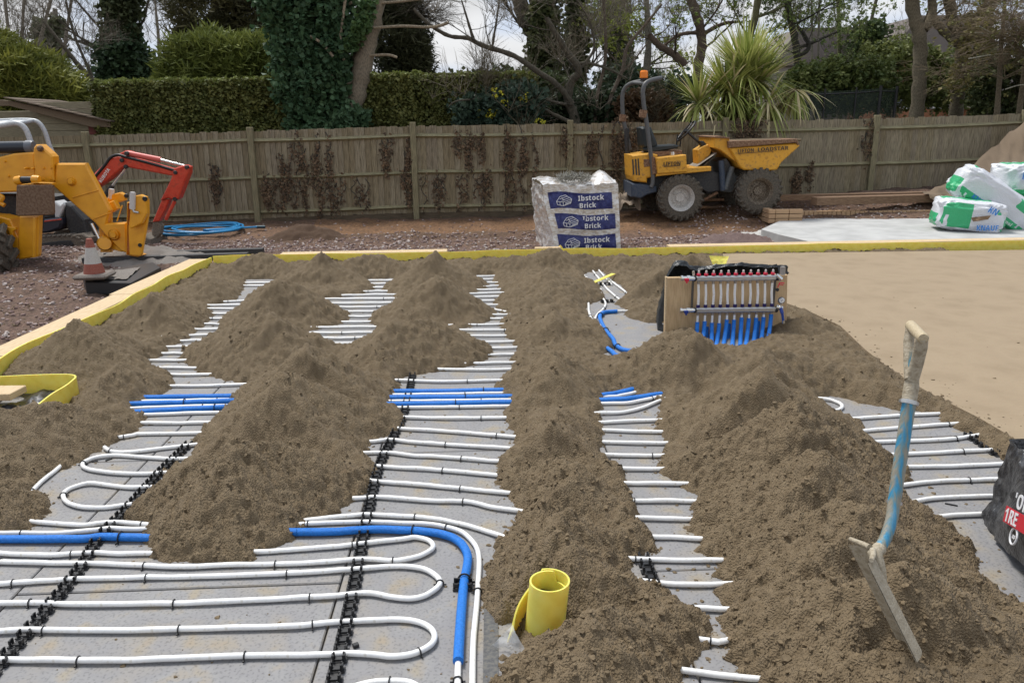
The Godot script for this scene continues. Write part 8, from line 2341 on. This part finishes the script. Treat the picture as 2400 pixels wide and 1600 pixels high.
	ivy_on(t, [Vector3(1.032,2.928,-23.6), Vector3(1.033,3.698,-23.6), Vector3(1.034,4.512,-23.6), Vector3(1.096,5.31,-23.6)], .55, .32, 900, C(0.047, 0.069, 0.025), C(0.204, 0.204, 0.088), 1.3)
	t = tree("ivy_clad_tree", "slim ivy-clad trunk right of the thick leaning trunk", [[[Vector3(2.007,2.289,-25), Vector3(2.019,3.932,-25), Vector3(2.132,5.754,-25)], .2, .12]], dk, 2, 1.5, 2, 46, C(0.232, 0.194, 0.136))
	ivy_on(t, [Vector3(1.984,3.044,-24.8), Vector3(2.026,4.282,-24.8), Vector3(2.089,5.721,-24.8)], .38, .3, 800, C(0.047, 0.075, 0.025), C(0.172, 0.186, 0.079), 1.3)
	t = tree("ivy_clad_tree", "ivy-clad trunk with fresh yellow-green leaves above the roll bar", [[[Vector3(3.448,2.271,-25), Vector3(3.341,3.916,-25), Vector3(3.191,5.86,-25)], .2, .12]], dk, 3, 1.8, 2, 49, C(0.271, 0.232, 0.155), [700, C(0.194, 0.232, 0.039), C(0.426, 0.465, 0.098), .25])
	ivy_on(t, [Vector3(3.362,3.027,-24.8), Vector3(3.274,4.51,-24.8), Vector3(3.168,5.708,-24.8)], .4, .3, 700, C(0.047, 0.075, 0.025), C(0.172, 0.204, 0.070), 1.3)
	t = tree("spring_tree", "sparse tree with yellow-green spring leaves above the beacon", [[[Vector3(3.571,2.077,-22), Vector3(3.755,3.634,-22), Vector3(3.578,5.45,-22)], .12, .06]], grey, 5, 1.5, 2, 52, grey, [900, C(0.194, 0.242, 0.039), C(0.465, 0.504, 0.106), .22])
	t = tree("spring_tree", "reddish brown forked tree behind the cordyline's left side", [[[Vector3(4.871,2.255,-21), Vector3(4.884,3.109,-21), Vector3(4.929,3.736,-21), Vector3(4.742,4.355,-21), Vector3(4.401,5.066,-21)], .13, .11], [[Vector3(4.526,3.113,-21), Vector3(4.235,3.379,-21), Vector3(3.86,3.593,-21), Vector3(3.595,3.855,-21)], .11, .07], [[Vector3(4.898,3.891,-21), Vector3(4.348,3.846,-21), Vector3(3.917,3.54,-21)], .06, .03], [[Vector3(4.923,3.839,-21), Vector3(5.439,4.09,-21), Vector3(5.877,4.136,-21)], .07, .03]], C(0.194, 0.136, 0.098), 3, 1.5, 2, 130, C(0.214, 0.184, 0.126), [380, C(0.136, 0.194, 0.039), C(0.349, 0.388, 0.098), .2])
	t = tree("spring_tree", "tall green-stemmed tree directly above the cordyline", [[[Vector3(6.747,1.939,-23), Vector3(6.672,3.576,-23), Vector3(6.851,4.48,-23), Vector3(6.95,5.584,-23)], .11, .09], [[Vector3(6.851,4.48,-23), Vector3(7.496,4.696,-23), Vector3(8.179,5.131,-23)], .05, .03]], C(0.253, 0.242, 0.116), 4, 1.7, 2, 117, C(0.232, 0.214, 0.116), [800, C(0.116, 0.165, 0.039), C(0.310, 0.349, 0.088), .25])
	t = tree("spring_tree", "crooked dark ivy-topped tree right of the cordyline", [[[Vector3(8.298,1.68,-23), Vector3(8.119,3.329,-23), Vector3(7.929,4.13,-23), Vector3(7.694,4.916,-23), Vector3(7.545,5.577,-23)], .11, .08], [[Vector3(8.145,3.443,-23), Vector3(8.406,3.669,-23), Vector3(8.254,4.013,-23), Vector3(8.04,4.241,-23)], .07, .04], [[Vector3(8.126,3.673,-23), Vector3(8.655,3.871,-23), Vector3(9.237,4.114,-23)], .06, .03]], C(0.098, 0.088, 0.068), 3, 1.5, 2, 80, C(0.194, 0.174, 0.116), [700, C(0.077, 0.126, 0.039), C(0.232, 0.290, 0.077), .25])
	var stems := [[Vector3(10.25,1.397,-27), Vector3(9.994,3.885,-27), Vector3(9.751,6.249,-27)], [Vector3(10.5,1.394,-27), Vector3(10.195,3.882,-27), Vector3(10.044,6.245,-27)], [Vector3(11.575,1.375,-28), Vector3(11.257,4.235,-28), Vector3(10.996,6.409,-28)], [Vector3(12.109,1.369,-28), Vector3(12.176,4.223,-28), Vector3(12.517,6.39,-28)]]
	var sn4 := ["slim straight grey stem, left of a close pair behind the netting enclosure", "slim straight grey stem, right of a close pair behind the netting enclosure", "mossy green upright trunk above the netting enclosure", "ivy-hung leaning trunk above the right end of the netting enclosure"]
	for k in 4:
		t = tree("spring_tree", sn4[k], [[stems[k], [.045, .045, .075, .07][k], [.035, .035, .06, .05][k]]], [grey, grey, C(0.290, 0.281, 0.126), C(0.194, 0.174, 0.116)][k], 3, 1.7, 2, 52, C(0.232, 0.214, 0.136), [380, C(0.116, 0.165, 0.039), C(0.290, 0.330, 0.088), .3])
		if k == 3: ivy_on(t, [Vector3(11.801,2.233,-27.5), Vector3(11.814,3.493,-27.5), Vector3(12.044,4.718,-27.5)], .7, .5, 900, C(0.047, 0.086, 0.033), C(0.172, 0.221, 0.079), 1.4)
	t = tree("forked_tree", "thick grey-brown forked trunk above the netting's right side", [[[Vector3(10.12,1.43,-20), Vector3(10.118,2.465,-20), Vector3(10.023,3.373,-20), Vector3(9.852,3.966,-20), Vector3(9.534,4.839,-20)], .17, .15], [[Vector3(10.056,3.768,-20), Vector3(10.215,4.157,-20), Vector3(10.078,4.641,-20), Vector3(9.757,5.121,-20)], .11, .09], [[Vector3(10.173,4.157,-20), Vector3(10.444,3.861,-20), Vector3(10.861,3.511,-20)], .09, .08]], C(0.310, 0.261, 0.174), 2, 1.4, 2, 62, C(0.310, 0.271, 0.194), [150, C(0.194, 0.214, 0.057), C(0.388, 0.388, 0.116), .2])
	t = tree("forked_tree", "thick dark twin trunk left of the tangled bush at right", [[[Vector3(11.155,1.417,-20), Vector3(11.063,2.453,-20), Vector3(11.041,3.36,-20), Vector3(10.746,3.955,-20), Vector3(10.468,4.828,-20)], .17, .12], [[Vector3(11.076,3.26,-20), Vector3(11.339,3.85,-20), Vector3(11.722,4.429,-20), Vector3(11.856,4.906,-20)], .12, .09], [[Vector3(10.921,3.461,-20), Vector3(10.51,3.762,-20), Vector3(10.201,4.108,-20)], .10, .08]], C(0.232, 0.194, 0.126), 3, 1.6, 2, 99, C(0.271, 0.222, 0.155), [160, C(0.271, 0.214, 0.057), C(0.426, 0.349, 0.098), .2])
	ivy_on(t, [Vector3(11.147,2.539,-19.7), Vector3(11.241,3.33,-19.7), Vector3(11.178,4.106,-19.7)], .45, .3, 420, C(0.172, 0.172, 0.064), C(0.445, 0.376, 0.125), 1.0)
	# tangled brown bush at the right edge
	t = tree("tangled_bush", "tangled brown twiggy bush hanging over the fence at the right edge", [[[Vector3(10.639,1.619,-17.5), Vector3(10.51,3.049,-17.5), Vector3(10.44,4.079,-17.5)], .06, .03], [[Vector3(11.114,1.613,-17.5), Vector3(11.039,3.216,-17.5), Vector3(10.932,4.409,-17.5)], .06, .03]], C(0.290, 0.232, 0.155), 9, 1.3, 2, 279, C(0.388, 0.300, 0.194), [500, C(0.098, 0.116, 0.039), C(0.271, 0.232, 0.077), .3], -.35, "bush", 1, 1.2)
	var pb := B.new()
	pb.col = C(0.700, 0.677, 0.542)
	for l in [[Vector3(11.205,2.727,-16.8), Vector3(10.337,3.115,-16.8), Vector3(9.569,3.498,-16.8)], [Vector3(11.117,3.23,-16.8), Vector3(10.399,3.281,-16.8), Vector3(9.499,3.375,-16.8)], [Vector3(11.242,2.514,-16.8), Vector3(10.364,2.948,-16.8), Vector3(9.438,2.875,-16.8)], [Vector3(10.854,3.728,-16.8), Vector3(10.306,3.857,-16.8), Vector3(9.772,3.904,-16.8)], [Vector3(11.106,2.259,-16.8), Vector3(10.64,2.351,-16.8), Vector3(10.293,2.27,-16.8)]]:
		pb.tube(spline(l, 6), .012, 5)
	put("pale_twigs", pb, M.bark, t, "stuff")
	# green undergrowth masses
	var masses := [["rounded dark green shrub behind the brick pack", [Vector3(-0.184,2.381,-18.5), Vector3(1.3, .6, .7), 900, Vector3(0.907,2.178,-18.5), Vector3(.9, .7, .7), 700], C(0.027, 0.050, 0.020), C(0.098, 0.116, 0.046)],
		["dark evergreen shrub behind the dumper's roll bar", [Vector3(2.7,2.156,-18.5), Vector3(.9, .85, .7), 1100, Vector3(3.598,2.097,-18.5), Vector3(.7, .7, .6), 700], C(0.024, 0.046, 0.024), C(0.077, 0.116, 0.062)],
		["mid-green shrub mass right of the cordyline", [Vector3(8.39,2.581,-22), Vector3(1.1, .7, .8), 700, Vector3(9.328,2.625,-22), Vector3(1.2, .8, .9), 800], C(0.057, 0.092, 0.024), C(0.204, 0.232, 0.068)],
		["tall green shrub mass behind the thick forked trunk", [Vector3(10.958,2.888,-23), Vector3(1.2, 1.05, .9), 1000, Vector3(12.336,2.696,-23), Vector3(.9, .9, .9), 600], C(0.068, 0.098, 0.024), C(0.232, 0.253, 0.077)],
		["green shrub below the tangled bush at right", [Vector3(11.388,2.383,-18.6), Vector3(.8, .9, .6), 900], C(0.039, 0.062, 0.024), C(0.145, 0.165, 0.057)],
		["blue-green shrub with yellow flower sprays behind the fence left of the brick pack", [Vector3(-0.327,1.946,-15.5), Vector3(.75, .4, .35), 700, Vector3(0.176,2.06,-15.5), Vector3(.5, .4, .35), 450], C(0.031, 0.062, 0.043), C(0.098, 0.145, 0.098)],
		["leafy ivy hedge bank behind the fence left of the dumper", [Vector3(1.425,1.856,-16.4), Vector3(.9, .5, .5), 900, Vector3(2.132,1.932,-16.4), Vector3(.7, .5, .5), 700], C(0.020, 0.039, 0.020), C(0.068, 0.092, 0.046)],
		["reddish dry shrub between the dumper's roll bars", [Vector3(2.466,1.913,-15.6), Vector3(.35, .38, .25), 420, Vector3(2.828,1.908,-15.6), Vector3(.22, .34, .22), 260], C(.07, .04, .02), C(.15, .09, .045)]]
	for m in masses:
		var e: Array = m[1]
		t = tree("shrub", m[0], [[[e[0] - Vector3(0, 1.2, 0), e[0]], .06, .02]], dk, 2, .8, 1, 27, C(0.232, 0.194, 0.126), [], .2, "shrub")
		for i in range(0, e.size(), 3): clumps(t, "leaves", L.ivy if e[0].z > -19.0 else L.small, blob(e[i], e[i + 1], e[i + 2], .4), .8 if e[0].z > -19.0 else 1.6, 1.3 if e[0].z > -19.0 else 2.6, m[2], m[3])
		if m[0].contains("yellow flower"):
			var fl := []
			for p in [Vector3(-0.216,2.252,-15.2), Vector3(0.297,2.191,-15.2), Vector3(-0.073,2.055,-15.2), Vector3(-0.502,1.888,-15.2), Vector3(-0.28,1.885,-15.2), Vector3(0.581,1.716,-15.2)]:
				for i in 9: fl.append(p + Vector3(rf(-.1, .1), rf(-.08, .08), rf(-.05, .05)))
			clumps(t, "flowers", L.small, fl, .5, .9, C(0.700, 0.620, 0.039), C(0.700, 0.700, 0.098))
	# cordyline with strap leaves
	t = thing("cordyline", "big cordyline with long arching strap leaves hanging over the fence", "palm", Vector3(4.352,1.526,-15.1))
	var st := B.new()
	var heads := [[Vector3(4.387,2.459,-15.1), 300, 1.2, .42], [Vector3(4.022,2.191,-15), 170, 1.05, .15], [Vector3(3.524,2.005,-15), 80, 1.0, .1], [Vector3(4.735,2.021,-14.75), 46, .95, -.6], [Vector3(5.27,2.248,-14.9), 40, .9, -1.0], [Vector3(4.622,2.341,-15.1), 90, 1.1, .3], [Vector3(4.209,2.035,-15), 120, .95, -.2], [Vector3(3.856,1.828,-14.9), 40, .8, -.3]]
	var tb := B.new()
	tb.col = C(0.310, 0.232, 0.155)
	for h in heads:
		tb.tube([Vector3(4.35, .3, -15.15), (h[0] as Vector3).lerp(Vector3(4.35, .9, -15.15), .5), h[0]], [.09, .075, .06], 8)
		for i in int(h[1] * 1.5):
			var d := Vector3(rf(-1, 1), rf(-.35, 1.0) + h[3] * .8, rf(-1, 1)).normalized()
			var len: float = h[2] * rf(.7, 1.1)
			var g := lerpf(.35, 1.0, rf(0, 1)) * (.35 if d.y > .35 else 1.15)
			var dry := rf(0, 1) < (.12 if h[3] > -.5 else .5)
			st.col = (C(0.581, 0.485, 0.290).lerp(C(0.700, 0.640, 0.388), rf(0, 1)) if dry else C(0.165, 0.222, 0.043).lerp(C(0.485, 0.504, 0.174), rf(0, 1)))
			var w := rf(.020, .032)
			var p: Vector3 = h[0]
			var v := d
			var prev_l: Vector3 = p
			var prev_r: Vector3 = p
			var sd := d.cross(Vector3.UP).normalized()
			for k in 6:
				var u := (k + 1) / 6.0
				v = (v + Vector3(0, -.16 * g * (1.0 + u), 0)).normalized()
				p += v * len / 6.0
				var ww := w * (1.0 - u * u) * 1.0
				var nl := p - sd * ww
				var nr := p + sd * ww
				st.q(prev_l, prev_r, nr, nl)
				prev_l = nl; prev_r = nr
	put("trunk", tb, M.bark, t)
	put("strap_leaves", st, M.leaf, t, "stuff")
	# netting enclosure
	t = thing("net_enclosure", "dark green netting enclosure on black posts beyond the fence at right", "enclosure", Vector3(7.829,1.66,-18.5) * Vector3(1, 0, 1))
	var nm := mat(Color(.012, .022, .022), .6)
	nm.transparency = BaseMaterial3D.TRANSPARENCY_ALPHA
	nm.albedo_color = Color(.08, .15, .12, .62)
	var nb := B.new()
	var tops := [Vector3(6.787,2.323,-18.5), Vector3(7.213,2.336,-18.5), Vector3(7.926,2.356,-18.5), Vector3(8.478,2.387,-18.5), Vector3(9.038,2.388,-18.9)]
	for i in 4:
		var a: Vector3 = tops[i]
		var e: Vector3 = tops[i + 1]
		nb.q(Vector3(a.x, .2, a.z), Vector3(e.x, .2, e.z), e, a)
	put("net", nb, nm, t)
	for i in 5:
		rod(t, "post", Vector3(tops[i].x, .2, tops[i].z + .02), tops[i] + Vector3(0, .06, .02), .035 if i >= 3 else .02, M.black, 8)
	var tr := B.new()
	tr.tube(tops.map(func(p): return p + Vector3(0, -.06, .01)), .014, 6)
	put("top_rail", tr, M.black, t)
	# shed at the left
	t = thing("garden_shed", "old timber garden shed with a mossy low-pitched roof behind the fence at left", "shed", Vector3(-9.619,1.698,-16) * Vector3(1, 0, 1))
	var sw := mott([C(.15, .125, .08), C(.23, .20, .13), C(.28, .25, .175)], .02, Vector3(.6, 8, 8), .9, .2, .05, 161)
	var cl := B.new()
	cl.box((Vector3(-9.728,1.439,-16.4) + Vector3(0, -.35, -.6)), Vector3(2.9, 2.0, 1.0), .01)
	put("wall", cl, sw, t)
	for k in 9:
		var y := 2.16 - .135 * k
		var x1 := -5.46 - (2.16 - y) * 0.0
		var yr: float = 2.18 - (-5.6 + 8.6) * .26
		var bb := B.new()
		var xr := clampf(-7.75 + (2.22 - y) / .215, -8.3, -5.62)
		bb.box(Vector3((-9.2 + xr) / 2.0, y, -15.78), Vector3(xr + 9.2, .128, .022), .004, Basis(Vector3(1, 0, 0), -.08))
		put("cladding_board", bb, sw, t)
	for x in [-8.05, -6.95]:
		var bb := B.new()
		bb.box(Vector3(x, 1.4, -15.755), Vector3(.045, 1.5, .02), .003)
		put("batten", bb, sw, t)
	var rf0 := B.new()
	rf0.prism([Vector2(-10.282,2.257),Vector2(-9.776,2.275),Vector2(-9.547,2.248),Vector2(-7.734,1.839),Vector2(-7.732,1.741),Vector2(-8.103,1.746),Vector2(-9.63,2.161),Vector2(-10.302,2.154)], -15.72, -15.6, .006)
	put("barge_board", rf0, mott([C(.12, .085, .055), C(.2, .15, .10)], .02, Vector3(2, 8, 8), .9), t)
	var rm := mott([C(.07, .05, .035), C(.12, .085, .06), C(.16, .12, .09), C(.10, .10, .05)], .03, Vector3(2, 2, 2), .95, .6, .06, 162)
	var r0: Vector3 = Vector3(-9.647,2.297,-15.6)
	var r1: Vector3 = Vector3(-7.677,1.83,-15.55)
	for k in 9:   # felt shingle courses running down the slope
		var a := r0.lerp(r1, k / 9.0)
		var e := r0.lerp(r1, (k + 1.12) / 9.0)
		var bb := B.new()
		var dd := (e - a).normalized()
		bb.box((a + e) / 2.0 + Vector3(0, .02, -.85), Vector3(a.distance_to(e), .025, 1.9), .005, Basis(dd, Vector3(0, 0, 1).cross(dd), Vector3(0, 0, 1)) * Basis(Vector3(0, 0, 1), .05))
		put("roof_course", bb, rm, t)
	var be := B.new()
	be.box(Vector3(-8.043,1.695,-15.9), Vector3(.42, .18, .3), .01)
	put("red_board", be, mat(C(.13, .03, .025), .8), t)
	# far: canopy sign, houses, parked cars glimpsed
	t = thing("station_canopy", "distant white canopy with yellow and orange edge seen left of the hedge", "canopy", Vector3(-21.626,2.821,-42) * Vector3(1, 0, 1))
	paint(t, "roof", [Vector2(-22.029,3.128),Vector2(-21.712,3.275),Vector2(-21.041,3.245),Vector2(-20.858,3.114)], -43.5, -42.0, mat(C(.75, .78, .8), .5), .02)
	paint(t, "yellow_fascia", [Vector2(-22.07,3.105),Vector2(-20.767,3.088),Vector2(-20.783,2.981),Vector2(-22.087,2.997)], -43.5, -41.9, mat(C(.80, .55, .02), .5), .01)
	paint(t, "orange_fascia", [Vector2(-22.088,2.993),Vector2(-21.099,2.98),Vector2(-21.16,2.878),Vector2(-22.059,2.889)], -43.4, -41.9, mat(C(.75, .20, .01), .5), .01)
	for x in [Vector3(-21.843,2.659,-42.5), Vector3(-21.751,2.658,-42.5)]: rod(t, "post", Vector3(x.x, .1, x.z), x + Vector3(0, .4, 0), .05, mat(C(.7, .72, .72), .5), 8)
	var red := mott([C(.22, .085, .045), C(.30, .125, .06), C(.34, .17, .10)], .06, Vector3(3, 3, 3), .9, 0.0, .05, 163)
	var hs := [["red brick house glimpsed between the trunks at right", Vector3(20.157,2.014,-38), 5.0, 4.4, red, true], ["grey-roofed house glimpsed behind the slim stems", Vector3(17.025,2.151,-44), 5.5, 4.6, mott([C(.25, .22, .19), C(.32, .29, .25)], .05, Vector3(2, 2, 2), .9), false], ["low red brick building at the far right behind the fence", Vector3(22.803,1.949,-36), 4.0, 2.2, red, false]]
	for h in hs:
		var p: Vector3 = h[1]
		t = thing("house", h[0], "house", p * Vector3(1, 0, 1))
		var bb := B.new()
		bb.box(Vector3(p.x, h[3] / 2.0, p.z - 2.0), Vector3(h[2], h[3], 4.0), .02)
		put("wall", bb, h[4], t)
		var ro := B.new()
		ro.prism([Vector2(p.x - h[2] / 2 - .3, h[3]), Vector2(p.x + h[2] / 2 + .3, h[3]), Vector2(p.x + h[2] * .28, h[3] + 1.9), Vector2(p.x - h[2] * .28, h[3] + 1.9)], p.z - 4.2, p.z + .2, .02)
		put("roof", ro, mott([C(.14, .12, .11), C(.20, .17, .155)], .05, Vector3(2, 9, 2), .9, .2, .05, 164), t)
		for k in 3:
			var wx: float = p.x - h[2] * .32 + h[2] * .32 * k
			var wb := B.new()
			wb.box(Vector3(wx, h[3] * .62, p.z + .02), Vector3(.95, 1.0, .06), .01)
			var wn := put("window", wb, mat(C(.75, .75, .73), .5), t)
			var gb := B.new()
			gb.box(Vector3(wx, h[3] * .62, p.z + .06), Vector3(.78, .82, .02), .0)
			put("pane", gb, mat(C(.03, .035, .04), .1), wn)
	for k in 2:
		var p: Vector3 = [Vector3(17.797,2.44,-33), Vector3(19.537,2.453,-33)][k]
		t = thing("parked_car", ["white car glimpsed under the forked trunks at right, left one", "white car glimpsed below the tangled bush at right, right one"][k], "car", p * Vector3(1, 0, 1))
		var y0 := .15
		var bb := B.new()
		bb.prism([Vector2(p.x - 1.9, y0 + .3), Vector2(p.x + 1.9, y0 + .3), Vector2(p.x + 1.95, y0 + .85), Vector2(p.x + 1.2, y0 + .95), Vector2(p.x + .7, y0 + 1.4), Vector2(p.x - 1.0, y0 + 1.42), Vector2(p.x - 1.7, y0 + .95), Vector2(p.x - 1.95, y0 + .8)], p.z - 1.7, p.z, .06)
		put("body", bb, mat(C(.72, .73, .74), .3), t)
		var gb := B.new()
		gb.prism([Vector2(p.x + 1.05, y0 + .95), Vector2(p.x + .65, y0 + 1.33), Vector2(p.x - .95, y0 + 1.34), Vector2(p.x - 1.5, y0 + .95)], p.z, p.z + .012, .002)
		put("window", gb, mat(C(.02, .025, .03), .1), t)
		for s in [-1.15, 1.15]:
			var w := B.new()
			w.cyl(Vector3(p.x + s, y0 + .3, p.z - .2), Vector3(p.x + s, y0 + .3, p.z + .03), .31, 16)
			put("wheel", w, M.black, t)
	# far-off wood that reads as one mass
	var wd := []
	for i in 1700:
		var x := rf(-36, 36)
		var z := rf(-52, -40)
		wd.append(Vector3(x, rf(.0, 1.0) * (1.5 + 1.2 * gn.get_noise_2d(x * .12, 3.0)), z))
	var fw := Node3D.new()
	fw.name = "far_wood"
	add_child(fw)
	tag(fw, "far-off brown winter wood along the skyline behind everything", "wood", "", "stuff")
	clumps(fw, "far_twigs", L.twig, wd.slice(0, 1000), 2.0, 3.6, C(.15, .13, .10), C(.26, .225, .18), true)
	clumps(fw, "far_undergrowth", L.small, wd.slice(1000).map(func(p): return Vector3(p.x, p.y * .55, p.z + 8.0)), 5.0, 9.0, C(.05, .06, .028), C(.13, .13, .065))
	var scrub := []
	for i in 1500:
		var x := rf(-9, 12)
		scrub.append(Vector3(x, rf(.2, 1.45) if x > -5.2 else rf(.2, .8), rf(-19.0, -16.8)))
	var sc3 := Node3D.new()
	sc3.name = "undergrowth"
	add_child(sc3)
	tag(sc3, "dark tangled undergrowth filling the strip behind the fence", "undergrowth", "", "stuff")
	clumps(sc3, "undergrowth_leaves", L.small, scrub.slice(0, 900), 1.6, 3.2, C(.016, .022, .010), C(.06, .065, .026))
	clumps(sc3, "undergrowth_twigs", L.twig, scrub.slice(900), .7, 1.3, C(.09, .075, .055), C(.18, .15, .11), true)
